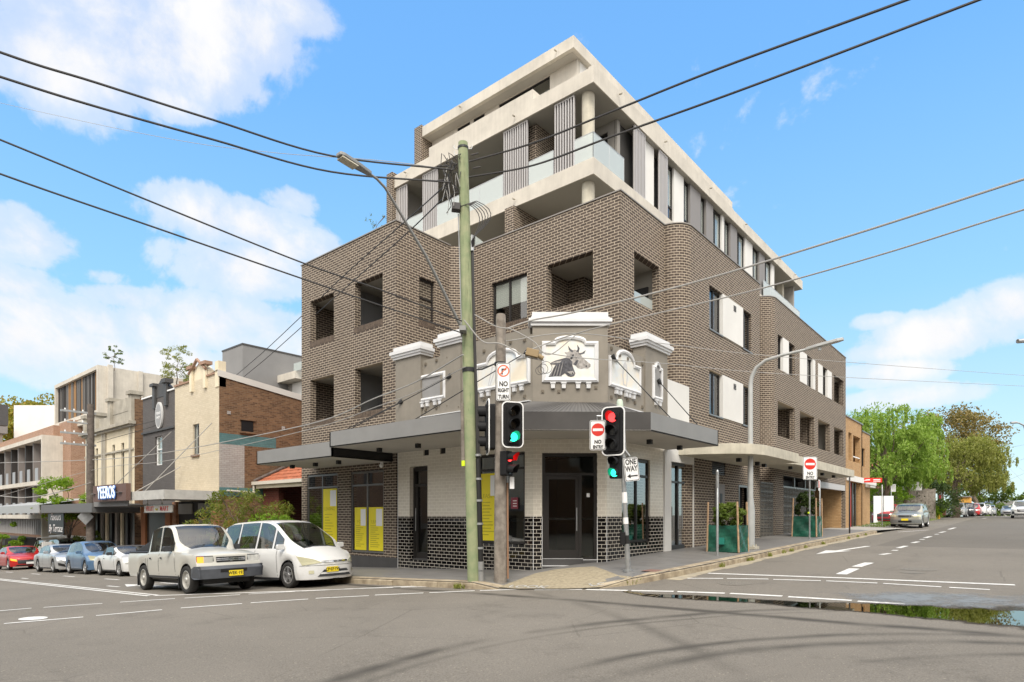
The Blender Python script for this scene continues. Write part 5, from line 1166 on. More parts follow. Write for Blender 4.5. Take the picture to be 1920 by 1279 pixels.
a = onv(181, 0, 10.2).x; b = onv(243, 0, 10.2).x; z0 = onv(212, 940, 10.2).z; z1 = onv(212, 909, 10.2).z
mb.box(a, b, 10.05, 10.25, z0, z1); mb.build('sign_board', mat('sign_brown', (.13,.075,.06), .6), YS)
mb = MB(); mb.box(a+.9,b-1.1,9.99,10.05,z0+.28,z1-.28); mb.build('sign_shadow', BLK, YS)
mb = MB(); mb.box(a+.05,a+.4,9.93,10.05,z0+.4,z1-.4); mb.box(b-.95,b-.45,9.93,10.05,z0+.4,z1-.4); mb.build('side_bracket', METAL, YS)
T = frame(((a+b)/2-.12,9.97,(z0+z1)/2),(1,0,0),(0,0,1))
keep(text_mesh('sign_lettering', 'YEEROS', .82, T, mat('lit_letters', (.8,.85,.9), .4, emit=(.55,.75,1,.25)), YS, bold=.006, sx=.80, extr=.02, spacing=1.08)); keep(text_mesh('letter_edge', 'YEEROS', .84, T @ Matrix.Translation((.02,-.02,-.012)), mat('blue_edge', (.02,.12,.45), .4), YS, bold=.03, sx=.80, extr=.01, spacing=1.08))
# pale awning over the footpath cafe, further down
B = world_empty('cafe_awning', (-50, 11.5, -1.4), 'pale metal awning and hanging black banner over a plain white wall past the power pole', 'awning')
mb = MB(); mb.box(-60,-46.6,10.2,10.26,2.0,2.5); mb.box(-60,-46.6,10.26,14,2.1,2.15); mb.face([(-60,10.2,2.5),(-46.6,10.2,2.5),(-46.6,14,3.1),(-60,14,3.1)]); mb.build('awning', mat('awning_light', (.36,.37,.37), .5), B)
mb = MB(); mb.box(-60,-46.6,13.5,13.7,-2,.4); mb.box(-46.9,-46.6,10.4,13.6,-2,.2); mb.build('low_wall', REND_W, B)
mb = MB(); a = onv(92,0,10.5).x; b = onv(121,0,10.5).x; mb.box(a,b,10.45,10.5,onv(100,1000,10.5).z,onv(100,958,10.5).z); bn = mb.build('banner', BLACK, B)
T = frame(((a+b)/2,10.44,onv(105,980,10.5).z),(1,0,0),(0,0,1)); text_mesh('banner_lettering', 'Flavours', .62, T @ Matrix.Translation((0,.33,0)), WHITE, bn, shear=.35); text_mesh('banner_lettering', 'By Terrace', .62, T @ Matrix.Translation((0,-.35,0)), WHITE, bn, shear=.35)
# concrete louvre block behind
B = world_empty('louvre_building', (-52, 20, -1.4), 'modern concrete apartment building with tall dark timber louvres above the old shops', 'building')
vf = 14.6
P = lambda x, y: onv(x, y, vf)
uL, uR = P(102,0).x, P(183,0).x; zt_, zb_ = P(183,684).z, P(183,768).z
mb = MB(); e = .28
mb.box(uL,uR,vf,vf+.8,zt_-e,zt_); mb.box(uL,uR,vf,vf+.8,zb_-e,zb_); mb.box(uL,uL+e,vf+.002,vf+.8,zb_,zt_-e); mb.box(uR-e,uR,vf+.002,vf+.8,zb_,zt_-e); mb.box(uL,uR,vf+.8,26,zb_,zt_-.02); mb.box(uR-3.2,uR-.01,vf+1.2,26,-1.5,zb_-.01); mb.box(uL-8,uR-.3,vf-.3,vf+.8,zb_-.9,zb_-.5)
mb.build('concrete_frame', CONC, B)
mb = MB(); k = 0; x = uL+e; rnd = random.Random(4)
while x < uR-e-.1: w_ = rnd.uniform(.08,.2); mb.box(x,x+w_,vf+.2,vf+.5,zb_,zt_-e,rnd.choice([0,0,1,2])); x += w_+rnd.uniform(.12,.32)
mb.build('louvre', [mat('louvre_dark', (.05,.042,.036), .6), mat('louvre_grey', (.16,.15,.14), .6), mat('louvre_timber', (.36,.20,.08), .6)], B)
mb = MB(); mb.box(uL+e,uR-e,vf+.6,vf+.79,zb_+.01,zt_-e-.01); mb.build('louvre_recess', SCR_D, B)
mb = MB(); mb.box(uR,uR+.25,vf+.6,vf+.9,zb_-1,zt_+.1); mb.box(uR,uR+.15,vf+2.6,vf+2.9,-1,zt_); mb.box(uR-.01,uR+.06,vf+4.2,24,zt_-1.7,zt_-1.3); mb.build('wall_fin', CONC, B)
mb = MB(); mb.box(uR-.01,uR+.04,vf+7,26,-1,zt_-1.4); mb.box(uR,uR+.03,vf+5.5,26,zt_-1.3,zt_-.25); mb.build('brick_side', BRK_P, B)
mb = MB(); mb.box(uR+.04,uR+.06,vf+8.4,vf+9.3,zb_+.5,zt_-1.5); mb.build('tall_window', BLACK, B)
# pale roof slab and grey tower at the back
B = world_empty('roof_terrace_block', (-42, 30, 0), 'flat pale roof slab with glass rail rising behind the cream and grey shops', 'building')
a = at(235,662,58); b = at(428,660,46)
mb = MB(); mb.box(-52,b.x,27,38,b.z-1.0,b.z-.4); mb.build('roof_slab', CONC, B)
mb = MB(); mb.box(-51,b.x-1.5,28,37,-1,b.z-1.0); mb.build('wall', MIDIN, B); mb = MB(); mb.box(-38,b.x-2,27.9,28,b.z-2.6,b.z-1.05); mb.build('window', REND_W, B)
mb = MB(); mb.box(-42,b.x-.4,27.1,27.14,b.z-.4,b.z+.25); mb.build('glass_rail', FROST, B)
B = world_empty('grey_tower', (-33, 30, 0), 'plain grey panelled stair tower behind the brown brick side wall', 'building')
c = onv(455,646,24.0); d = onv(417,648,24.0)
mb = MB(); mb.box(d.x,c.x,24.0,46,0,c.z); mb.build('tower', mat('tower_grey', (.21,.205,.20), .7, nscale=.7, namp=.05), B)
mb = MB(); mb.box(d.x-.05,c.x+.05,23.95,46,c.z,c.z+.12); mb.box(c.x,c.x+.03,29,46,c.z-2.2,c.z-2.15); mb.build('parapet_cap', FASC_D, B)
# stepped concrete balconies
B = world_empty('balcony_building', (-65, 16, -2), 'low concrete apartment building with dark recessed balconies at the far left', 'building')
vb = 12.6; ue = onv(79,0,vb).x
zT = onv(79,815,vb).z; z2 = onv(79,900,vb).z; z3 = onv(79,965,vb).z
yb = onu(118, 0, ue).y
mb = MB(); mb.box(ue-.3,ue,vb,yb,-2.5,zT); 
for z in (zT, z2, z3): mb.box(ue-34,ue-.3,vb,vb+1.2,z-.32,z)
mb.box(ue-34,ue-.3,vb+2.5,vb+2.7,-2.5,zT)
mb.build('concrete_frame', CONC, B)
mb = MB(); 
for k in range(14): u_ = ue-1.6-k*2.4; mb.box(u_-.1,u_+.1,vb+.3,vb+2.5,z3,zT-.32,k % 2)
mb.box(ue-34,ue-.3,vb+2.4,vb+2.49,z3,zT-.32,0); mb.build('balcony_screen', [SCR_D, PAN_G], B)
for k in range(12):
    u_ = ue-2.0-k*2.4
    for z in (z2, z3): mb = MB(); mb.box(u_-.5,u_+.3,vb+.1,vb+.14,z+.02,z+1.0); mb.build('balcony_panel', mat('balcony_grey', (.30,.31,.32), .5) if 'balcony_grey' not in MT else MT['balcony_grey'], B)
mb = MB(); 
for k in range(40): mb.box(ue-1-k*.55,ue-.9-k*.55,vb+.5,vb+.6,z3-1.6,z3-.35)
mb.box(ue-34,ue-.3,vb+.9,vb+1.0,z3-1.6,z3-.3,1); mb.build('louvre', [SCR, SCR_D], B)
mb = MB(); mb.box(ue-34,ue+.0,vb-2.2,vb,z3-2.2,z3-1.75); mb.box(ue-34,ue,vb-.2,vb,z3-4.5,z3-2.2,1); mb.build('awning', [CHAR, SCR_D], B)
mb = MB(); pk = onu(100,797,ue-1.0); mb.box(ue-34,ue-1.0,pk.y,pk.y+8,-2,pk.z); mb.build('brick_block', BRK_P, B)
mb = MB(); pk2 = onu(160,790,ue+1); mb.box(ue-1,ue+2.0,yb,yb+6,-2,pk.z+.15); mb.build('brick_block', BRK_P, B)
B = world_empty('white_building', (-80, 30, -2), 'plain white rendered building with dark balcony screen under the autumn coloured trees', 'building')
Fw = frame(at(104,760,74), CR_, (0,0,1)); w1 = 78/FPX*74
mb = MB(); mb.box(-w1,2.0,-16,0,-14,0,0,Fw); mb.build('wall', REND_W, B)
mb = MB(); c1 = at(11,762,70); c2 = at(36,800,70); mb.box(c1.x,c2.x,c1.y-.8,c1.y,c2.z,c1.z); mb.build('balcony_screen', CHAR, B)
mb = MB(); c1 = at(-20,803,74); c2 = at(60,809,74); mb.box(c1.x-6,c2.x,c1.y-2,c1.y+1,c2.z-.5,c1.z); mb.build('slab', PAN_G, B); mb = MB(); mb.box(c1.x-6,c2.x-1.5,c1.y-1,c1.y+.8,-2,c2.z-.5); mb.build('lower_wall', CONC, B)
# ------------------------------------------------------------------ right street
B = world_empty('orange_brick_building', (-10, 45, 1), 'two storey orange brick building with red signage beyond the dark brick block', 'building')
mb = MB(); wall(mb, 'u', -8.42, -1, 40.85, 45.6, .5, 7.75, [(41.6,42.5,5.2,6.9),(42.9,45.0,5.2,6.85),(41.9,45.3,.5,3.95)], t=.3); wall(mb, 'u', -8.75, -1, 45.6, 50.0, .5, 7.55, [(46.9,48.3,5.2,6.45),(46.2,47.0,.5,3.95)], t=.3); mb.box(-8.74,-8.42,45.35,45.6,.5,7.75); wall(mb, 'v', 50.0, -1, -18, -8.8, .5, 7.5)
mb.build('brick_wall', BRK_O, B)
mb = MB(); mb.box(-8.78,-8.36,40.85,45.65,7.75,7.83); mb.box(-9.1,-8.7,45.65,50.05,7.55,7.63); mb.box(-18,-9.0,41,50,7.2,7.3); mb.build('roof', FRM_L, B)
mb = MB(); mb.box(-9.4,-9.3,41,50,.5,7.3); mb.build('inner_wall', BRK_O, B)
window(B, 'u', -8.75, -1, 46.9, 48.3, 5.2, 6.45, mull=(.4,), d=.1, room=0, blind=[(.0,.35,.05,.95)])
mb = MB(); mb.box(-8.5,-8.45,42.9,45.0,5.5,5.56); mb.build('handrail', WHITE, B)
mb = MB(); mb.box(-8.40,-8.34,41.0,50.0,3.95,4.3); mb.box(-8.7,-8.4,48.2,50.0,3.8,4.2); mb.build('white_fascia', REND_W, B)
mb = MB(); mb.box(-8.66,-8.62,42.0,43.3,1.0,3.1,0); mb.box(-8.66,-8.62,42.0,43.3,3.12,3.9,0); o = mb.build('red_window_poster', mat('poster_red', (.55,.02,.03), .4), B)
mb = MB(); mb.face([(-8.61,42.1,1.05),(-8.61,42.9,1.05),(-8.61,42.7,1.8),(-8.61,42.2,2.2)]); mb.face([(-8.61,42.4,2.2),(-8.61,42.5,2.2),(-8.61,42.9,2.9)]); mb.face([(-8.61,42.3,2.3),(-8.61,42.4,2.2),(-8.61,42.2,3.0)]); mb.build('poster_print', REND_W, o)
mb = MB(); mb.box(-8.66,-8.62,43.6,45.2,.95,3.9); mb.build('shop_window', GLASS_D, B); mb = MB(); mb.box(-8.62,-8.56,43.4,43.6,.9,3.9); mb.box(-8.62,-8.56,44.3,44.4,.9,3.9); mb.build('window_frame', FRM, B)
SG = world_empty('projecting_sign', (-8, 47, 4), 'red shop sign with white lettering projecting from the orange brick wall', 'sign')
c = at(1612,903,40.5); d = at(1653,897,40.5)
F1 = frame(at(1632.5,900.5,40.4), (.7649,.6442,0), (0,0,1))
w_ = 41/FPX*40.4; h_ = 8.5/FPX*40.4
mb = MB(); mb.box(-w_/2,w_/2,-h_/2,h_/2,-.05,.05,0,F1); mb.build('sign_board', RED, SG)
mb = MB(); mb.prism([(-w_*.46,-.07),(-w_*.2,.05),(-w_*.05,.06),(-w_*.05,-.01),(-w_*.3,-.03)], .05, .056, T=F1)
for q in (.03,-.07): mb.box(w_*.1,w_*.42,q-.02,q+.03,.05,.056,0,F1)
mb.build('sign_print', WHITE, SG)
mb = MB(); mb.tube([F1 @ Vector((-w_/2,0,0)), F1 @ Vector((-w_/2-.3,0,0))], .03, 6); mb.build('sign_bracket', METAL, SG)
# ------------------------------------------------------------------ poles, signals, signs, wires
CR = Vector((.7649, .6442, 0)); UP = Vector((0, 0, 1)); CF = Vector((.6442, -.7649, 0))   # CF points toward the photographer's corner
ROOT_W = {}
def thing(name, base, label, cat, group=None): return world_empty(name, base, label, cat, group)
# tall green power pole with lamp arm
b0 = gp(888, 1090, .15); b0.z = FZ(b0.x, b0.y)-.1; YP = -CB*0+1
def depth(p): return -CB*p.x+CA*p.y
DP = depth(b0)
top = at(868, 268, DP)
def onpole(y): t = (y-1090)/(268-1090); return b0.lerp(top, t)
P = thing('power_pole', b0, 'tall green treated timber power pole at the kerb carrying most of the wires', 'power pole')
mb = MB(); pts = [b0.lerp(top, t) for t in (0,.1,.3,.55,.8,.97,1)]; mb.tube(pts, [.135,.132,.13,.125,.118,.112,.105], 20); mb.build('pole', WOODP, P, smooth=True)
mb = MB()
for y_ in range(300, 1080, 24):
    a_ = random.Random(y_).uniform(-.9, .9); o_ = CF*cos(a_)*.1255+CR*sin(a_)*.1255; mb.tube([onpole(y_)+o_, onpole(y_+9)+o_*1.005, onpole(y_+20)+o_], [.001,.0035,.001], 4)
mb.build('timber_crack', mat('crack_dark', (.09,.10,.05), .9), P)
def onpole(y): t = (y-1090)/(268-1090); return b0.lerp(top, t)
# cable guard and conduits on the right face
mb = MB(); q = CR*.16
def pp(y, off=q): return onpole(y)+off
mb.tube([pp(1084), pp(1045)], .085, 12, 1); mb.tube([pp(1045), pp(855)], .07, 12, 0)
for y in (848, 892, 932, 975, 1020, 1062): mb.tube([pp(y+2), pp(y-2)], .085, 12, 1)
mb.build('cable_guard', [BLK, METAL], P, smooth=True)
mb = MB(); mb.tube([pp(855), pp(760), pp(640, CR*.14), pp(560, CR*.14), pp(470, CR*.15)], .035, 8); mb.tube([pp(855, CR*.2), pp(700, CR*.17), pp(560, CR*.16), pp(440, CR*.14)], .02, 6)
mb.tube([pp(620, -CR*.13), pp(470, -CR*.135), pp(400, -CR*.14)], .012, 6, 1); mb.tube([pp(470, CR*.15+CF*.03), pp(440, CR*.15)], .04, 8, 1); mb.build('conduit', [WIRE, METAL], P)
mb = MB(); mb.tube([pp(862, -CR*.155), pp(752, -CR*.15)], .05, 12); mb.build('timber_batten', WOODG, P); mb = MB(); mb.tube([pp(868, -CR*.155), pp(858, -CR*.155)], .052, 12); mb.build('reflector_cap', mat('fluoro', (.65,.85,.02), .5), P)
mb = MB(); mb.tube([onpole(694), onpole(686)], .137, 20); mb.tube([onpole(280), onpole(276)], .12, 20); mb.build('strap', BLK, P)
rnd = random.Random(11)
mb = MB()
for (y, s) in ((279,-1),(279,1),(290,-1)): mb.tube([onpole(y)+CR*s*.11, onpole(y)+CR*s*.18, onpole(y)+CR*s*.21+UP*.05, onpole(y)+CR*s*.18+UP*.08], .008, 6)
mb.build('hook', METAL, P)
mb = MB()
jb = onpole(392)+CF*.10-CR*.18
for k in range(3): mb.box(-.10+.01*k,.10,-.07,.07,-.10+.07*k,-.05+.07*k,0,frame(jb+UP*.0,CR-UP*.12,UP))
for k in range(5): a0 = jb+CR*.10+UP*.02; w = .30+.07*k; mb.tube([a0, a0+CR*.15+CF*.03+UP*.04]+[a0+CR*(.16+w*sin(pi*t_/9)*(1-.25*t_/9))+CF*.03+UP*(.04+.03*k)-UP*(.95*(t_/9)**1.3) for t_ in range(1,9)]+[pp(470)], .010, 6)
for k in range(26):
    a0 = onpole(rnd.uniform(300,372))+CF*.14-CR*rnd.uniform(.05,.35); d1 = Vector((rnd.uniform(-.16,.16),rnd.uniform(-.16,.16),rnd.uniform(-.35,.3))); d2 = Vector((rnd.uniform(-.2,.2),rnd.uniform(-.2,.2),rnd.uniform(-.4,.3)))
    mb.tube([a0, a0+d1*.5+CF*.05, a0+d1, a0+d1*.6+d2*.6], .009, 5)
for (y, s) in ((316,-.30),(342,-.30),(297,.18),(322,.2)): mb.tube([onpole(y)+CR*s+CF*.13, onpole(y)+CR*s*1.9+CF*.13-UP*.02*(1 if s < 0 else -2)], .016, 8)
mb.build('cable_tangle', WIRE, P)
mb = MB()
for k in range(12):
    a0 = onpole(rnd.uniform(320,372))+CF*.15-CR*rnd.uniform(.1,.4); d1 = Vector((rnd.uniform(-.1,.1),rnd.uniform(-.1,.1),rnd.uniform(-.5,-.1)))
    mb.tube([a0, a0+d1*.5+CF*.03, a0+d1], .007, 5)
mb.build('cable_tail', WIRE_L, P)
# lamp arm
LA = thing('street_lamp', onpole(622), 'grey lamp arm bracketed to the green power pole reaching over the left street', 'street lamp')
A0 = onpole(622)-CR*.08+CF*.1
pa = A0+Vector((0,-2.15,2.30)); pb = A0+Vector((0,-2.55,2.42))
mb = MB(); mb.tube([A0+UP*.0, A0+Vector((0,-1.1,1.32)), pa, (pa+pb)/2+UP*.03, pb], [.034,.03,.026,.024,.024], 10); mb.box(-.07,.07,-.04,.06,-.22,.3,0,frame(A0,CR,UP)); mb.build('lamp_arm', mat('dull_steel', (.25,.25,.24), .55, metal=.4), LA, smooth=True)
T = Matrix.Translation(pb) @ Matrix.Rotation(RAD(-5), 4, 'X')
mb = MB(); mb.prism([(-.05,0.05),(.05,.05),(.09,-.25),(.10,-.58),(.07,-.66),(-.07,-.66),(-.10,-.58),(-.09,-.25)], -.03, .04, T=T); mb.build('lamp_head', MT['dull_steel'], LA, bevel=.015); mb = MB(); mb.box(-.09,.09,-.62,-.28,-.06,-.038,0,T); mb.build('lamp_lens', mat('lens', (.5,.46,.36), .2), LA)
# weathered timber signal pole
w0 = gp(938, 1086, .16); w0.z = FZ(w0.x, w0.y)-.1; DW = depth(w0)
wt_ = at(939, 590, DW)
P2 = thing('timber_pole', w0, 'shorter grey weathered timber pole just behind the green power pole holding signals', 'pole')
mb = MB(); pts = [w0.lerp(wt_, t) for t in (0,.2,.5,.8,.99,1)]; mb.tube(pts, [.145,.14,.125,.115,.11,.10], 16); mb.build('pole', WOODG, P2, smooth=True)
def onw(y): return at(938, y, DW)
mb = MB(); mb.tube([onw(1085)+CR*.17, onw(905)+CR*.16], .022, 8, 0); mb.tube([onw(905)+CR*.16, onw(850)+CR*.15], .025, 8, 1); mb.build('conduit', [mat('copper_brown', (.30,.17,.10), .6), METAL], P2)
mb = MB(); mb.box(-.05,.05,-.13,.13,0,.08,0,frame(onw(906)+CR*.26+CF*.05,CR,UP)); mb.build('control_box', WHITE, P2)
mb = MB(); mb.tube([onw(686), onw(680)], .13, 16); mb.tube([onpole(690), onpole(690)+CR*.3+UP*.02, onw(683)-CR*.1+UP*.02, onw(683)], .018, 6); mb.build('strap', BLK, P2)
# signals
SIGB = mat('signal_black', (.012,.012,.013), .6, spec=.25)
LENS_OFF = mat('lens_dark', (.012,.012,.012), .15)
def lensmat(nm, c, e): return mat(nm, c, .3, emit=(*c, e))
LR = lensmat('lens_red', (.9,.03,.03), 2.2); LG = lensmat('lens_green', (.02,.75,.42), 2.0)
TINT_R = mat('visor_red_lit', (.35,.01,.01), .5); TINT_G = mat('visor_green_lit', (.0,.22,.14), .5)
def rrect(w, h, r, n=5):
    P = []
    for cx, cy, a0 in ((w/2-r,h/2-r,0),(-w/2+r,h/2-r,90),(-w/2+r,-h/2+r,180),(w/2-r,-h/2+r,270)):
        for k in range(n+1): a = RAD(a0+90*k/n); P.append((cx+r*cos(a), cy+r*sin(a)))
    return P
def signal(root, T, lit, n=3, board=True, s=1.0):
    hh = .30*n*s; w = .30*s
    body = MB(); body.prism(rrect(w, hh, .04*s), -.16*s, .02*s, T=T); o = body.build('signal_housing', SIGB, root)
    if board:
        m1 = MB(); m1.prism(rrect(.50*s, hh+.16*s, .11*s), -.035*s, -.02*s, T=T); m1.build('backing_board', SIGB, root)
        bd = MB(); O = rrect(.54*s, hh+.20*s, .13*s); I = rrect(.485*s, hh+.145*s, .105*s)
        for k in range(len(O)):
            k2 = (k+1) % len(O); bd.face([T @ Vector((*I[k], -.017*s)), T @ Vector((*I[k2], -.017*s)), T @ Vector((*O[k2], -.017*s)), T @ Vector((*O[k], -.017*s))])
            bd.face([T @ Vector((*O[k], -.017*s)), T @ Vector((*O[k2], -.017*s)), T @ Vector((*O[k2], -.04*s)), T @ Vector((*O[k], -.04*s))]); bd.face([T @ Vector((*O[k], -.04*s)), T @ Vector((*O[k2], -.04*s)), T @ Vector((*I[k2], -.04*s)), T @ Vector((*I[k], -.04*s))])
        bd.build('white_border', WHITE, root)
    for k in range(n):
        cy = hh/2-.15*s-.30*s*k; C = T @ Matrix.Translation((0, cy, .02*s)); r = .105*s
        le = MB(); le.prism([(r*cos(a*pi/10), r*sin(a*pi/10)) for a in range(20)], 0, .012*s, T=C)
        on = (k == lit); le.build('lens', (LR if (k == 0) else LG) if on else LENS_OFF, root)
        v = MB(); nn = 18; L = .26*s; ro = r*1.12
        for a in range(nn):
            a0 = RAD(-40)+RAD(260)*a/nn; a1 = RAD(-40)+RAD(260)*(a+1)/nn
            def q(an, z, rr): return C @ Vector((rr*cos(an), rr*sin(an), z))
            d0 = L*(.62+.38*max(0, sin(a0))); d1 = L*(.62+.38*max(0, sin(a1)))
            v.face([q(a0,0,ro), q(a1,0,ro), q(a1,d1,ro), q(a0,d0,ro)], 0); v.face([q(a0,.0,ro*.96), q(a0,d0,ro*.96), q(a1,d1,ro*.96), q(a1,0,ro*.96)], 1); v.face([q(a0,d0,ro), q(a1,d1,ro), q(a1,d1,ro*.96), q(a0,d0,ro*.96)], 0)
        v.build('visor', [SIGB, (TINT_R if k == 0 else TINT_G) if on else SIGB], root)
def face(x, y, Y, yaw=0): 
    c = at(x, y, Y); R_ = Matrix.Rotation(RAD(yaw), 3, 'Z'); return frame(c, R_ @ CR, UP)
S1 = thing('traffic_signal', onw(838), 'traffic signal with white border showing green on the grey timber pole', 'traffic light')
signal(S1, face(962, 796, DW-.42, 18), 2, s=.91); mb = MB(); mb.tube([onw(770), at(958,770,DW-.5)], .02, 6); mb.tube([onw(828), at(958,828,DW-.5)], .02, 6); mb.build('bracket', METAL, S1)
S2 = thing('traffic_signal', onw(848), 'black traffic signal seen edge on between the green pole and the grey pole', 'traffic light')
signal(S2, face(912, 801, DW+.1, -82), 9, board=True, s=1.12); mb = MB(); mb.tube([onw(765), at(918,765,DW+.1)], .02, 6); mb.tube([onw(835), at(918,835,DW+.1)], .02, 6); mb.build('bracket', METAL, S2)
S3 = thing('pedestrian_signal', onw(890), 'small pedestrian signal showing red below the green traffic signal', 'pedestrian signal')
signal(S3, face(954, 869, DW-.25, 60), 0, n=2, board=False, s=.9); mb = MB(); mb.tube([onw(860), at(956,860,DW-.25)], .02, 6); mb.build('bracket', METAL, S3)
# leaning steel signal pole
s0 = gp(1178, 1069, .17); s0.z = FZ(s0.x, s0.y)-.02; DS = depth(s0); st = at(1162, 752, DS)
P3 = thing('signal_pole', s0, 'leaning galvanised steel signal pole with pale green cap on the corner footpath', 'pole')
mb = MB(); mb.tube([s0, s0.lerp(st,.4), s0.lerp(st,.95)], [.057,.052,.048], 14); mb.build('pole', METAL, P3, smooth=True)
def ons(y): return s0.lerp(st, (y-1069)/(752-1069))
mb = MB(); mb.tube([ons(772), ons(766)], .08, 14); mb.tube([ons(766), ons(753), ons(749)], [.075,.07,.045], 14); mb.build('pole_cap', mat('cap_green', (.50,.58,.47), .5), P3, smooth=True)
mb = MB(); mb.tube([s0-UP*.02, s0+UP*.03], .12, 14); mb.build('base_plate', METAL, P3)
mb = MB(); mb.tube([ons(778)+CR*.08, ons(850)+CR*.08], .012, 6); mb.tube([ons(790)+CR*.05, ons(790)-CR*.15+CF*.1], .015, 6); mb.tube([ons(838), ons(855)+CR*.16], .03, 8); mb.tube([ons(840), ons(834)], .07, 12); mb.tube([ons(858), ons(852)], .07, 12); mb.build('bracket', METAL, P3)
for (y, h_, m_) in ((932,10,WHITE),(975,6,WHITE),(1010,8,BLK)): mb = MB(); mb.tube([ons(y+h_), ons(y-h_)], .0585, 14); mb.build('sticker', m_, P3)
mb = MB(); mb.box(-.05,.05,-.14,.14,0,.12,0,frame(ons(1008)-CR*.1,CR,UP)); mb.build('push_button', SIGB, P3)
S4 = thing('traffic_signal', ons(848), 'traffic signal with white border showing red on the leaning steel pole', 'traffic light')
signal(S4, face(1149, 808, DS-.15, -28), 0); mb = MB(); mb.tube([ons(785), at(1152,785,DS-.1)], .02, 6); mb.tube([ons(835), at(1152,835,DS-.1)], .02, 6); mb.build('bracket', METAL, S4)
S5 = thing('pedestrian_signal', ons(897), 'small pedestrian signal showing a green walking figure under the red signal', 'pedestrian signal')
signal(S5, face(1153, 876, DS-.05, -35), 1, n=2, board=False, s=.85); mb = MB(); mb.tube([ons(880), at(1155,880,DS-.05)], .02, 6); mb.build('bracket', METAL, S5)
# signs
def sign_panel(root, T, w, h, r=.04, name='sign_plate', border=True):
    mb = MB(); mb.prism(rrect(w, h, r), -.006, 0, T=T); mb.build(name, WHITE, root); 
    if border:
        bd = MB(); O = rrect(w-.02, h-.02, r*.8); I = rrect(w-.045, h-.045, r*.7)
        for k in range(len(O)): k2 = (k+1) % len(O); bd.face([T @ Vector((*I[k], .002)), T @ Vector((*I[k2], .002)), T @ Vector((*O[k2], .002)), T @ Vector((*O[k], .002))])
        bd.build('sign_border', BLK, root)
def txt(root, T, body, size, y, sx=1, m=None, x=0): o = text_mesh('sign_lettering', body, size, T @ Matrix.Translation((x, y, .003)), m or BLK, root, bold=.005, sx=sx, extr=.001); keep(o); return o
def ring(mb, T, r0, r1, cy, z, n=28):
    for k in range(n):
        a0, a1 = 2*pi*k/n, 2*pi*(k+1)/n; mb.face([T @ Vector((r0*cos(a0), cy+r0*sin(a0), z)), T @ Vector((r1*cos(a0), cy+r1*sin(a0), z)), T @ Vector((r1*cos(a1), cy+r1*sin(a1), z)), T @ Vector((r0*cos(a1), cy+r0*sin(a1), z))])
G1 = thing('no_right_turn_sign', onw(750), 'white NO RIGHT TURN sign with orange-red ring and black arrow', 'road sign')
T = face(944, 716, DW-.16, 0); sc_ = (DW-.16)/FPX; W_, H_ = 27*sc_, 71*sc_
sign_panel(G1, T, W_, H_)
mb = MB(); ring(mb, T, .105, .13, H_*.29, .004); mb.prism([(-.085,H_*.29-.07),(-.07,H_*.29-.085),(.085,H_*.29+.07),(.07,H_*.29+.085)], .003, .005, T=T); mb.build('prohibition_ring', ORG, G1)
mb = MB(); mb.prism([(-.045,H_*.29-.08),(-.015,H_*.29-.08),(-.015,H_*.29+.02),(.03,H_*.29+.02),(.03,H_*.29),(.07,H_*.29+.035),(.03,H_*.29+.07),(.03,H_*.29+.05),(-.045,H_*.29+.05)], .0015, .0025, T=T); mb.build('arrow', BLK, G1)
txt(G1, T, 'NO', .15, -.05, .8); txt(G1, T, 'RIGHT', .115, -.19, .72); txt(G1, T, 'TURN', .115, -.33, .75)
def noentry(root, T, w, h):
    sign_panel(root, T, w, h); cy = h*.18; r = w*.40
    mb = MB(); mb.prism([(r*cos(a*pi/16), cy+r*sin(a*pi/16)) for a in range(32)], .001, .003, T=T); mb.build('red_disc', RED, root); mb = MB(); mb.prism([(-r*.78,cy-r*.2),(r*.78,cy-r*.2),(r*.78,cy+r*.2),(-r*.78,cy+r*.2)], .003, .005, T=T); mb.build('white_bar', WHITE, root)
    txt(root, T, 'NO', w*.32, -h*.23, .85); txt(root, T, 'ENTRY', w*.27, -h*.40, .74)
G2 = thing('no_entry_sign', ons(845), 'white NO ENTRY sign with red disc half hidden behind the red traffic signal', 'road sign')
T = face(1121, 816, DS-.03, -8); sc_ = DS/FPX; noentry(G2, T, 30*sc_, 56*sc_); mb = MB(); mb.tube([at(1121,795,DS+.0), at(1119,780,DS), ons(780)], .016, 6); mb.build('bracket', METAL, G2)
G3 = thing('one_way_sign', ons(903), 'tilted white ONE WAY sign with black arrow pointing left', 'road sign')
T = face(1184, 880, DS-.1, 12) @ Matrix.Rotation(RAD(7), 4, 'Z'); W_, H_ = 29*sc_, 44*sc_; sign_panel(G3, T, W_, H_)
txt(G3, T, 'ONE', .17, .16, .72); txt(G3, T, 'WAY', .17, .01, .72); mb = MB(); mb.prism([(-.12,-.15),(-.04,-.10),(-.04,-.135),(.13,-.135),(.13,-.165),(-.04,-.165),(-.04,-.20)], .001, .003, T=T); mb.build('arrow', BLK, G3)
G4p = onu(1518, 1007, -6.55); G4p.z = FZ(G4p.x, G4p.y); DG = depth(G4p)
G4 = thing('no_entry_sign', G4p, 'white NO ENTRY sign with red disc on its own post by the far planter', 'road sign')
sc_ = DG/FPX; noentry(G4, face(1519, 878, DG-.06, -3), 26*sc_, 43*sc_); mb = MB(); mb.tube([G4p, Vector((G4p.x,G4p.y,at(0,862,DG).z))], .03, 10); mb.build('post', METAL, G4); mb = MB(); mb.tube([at(1516,963,DG),at(1516,960,DG)], .035, 8); mb.build('fluoro_band', MT['fluoro'], G4)
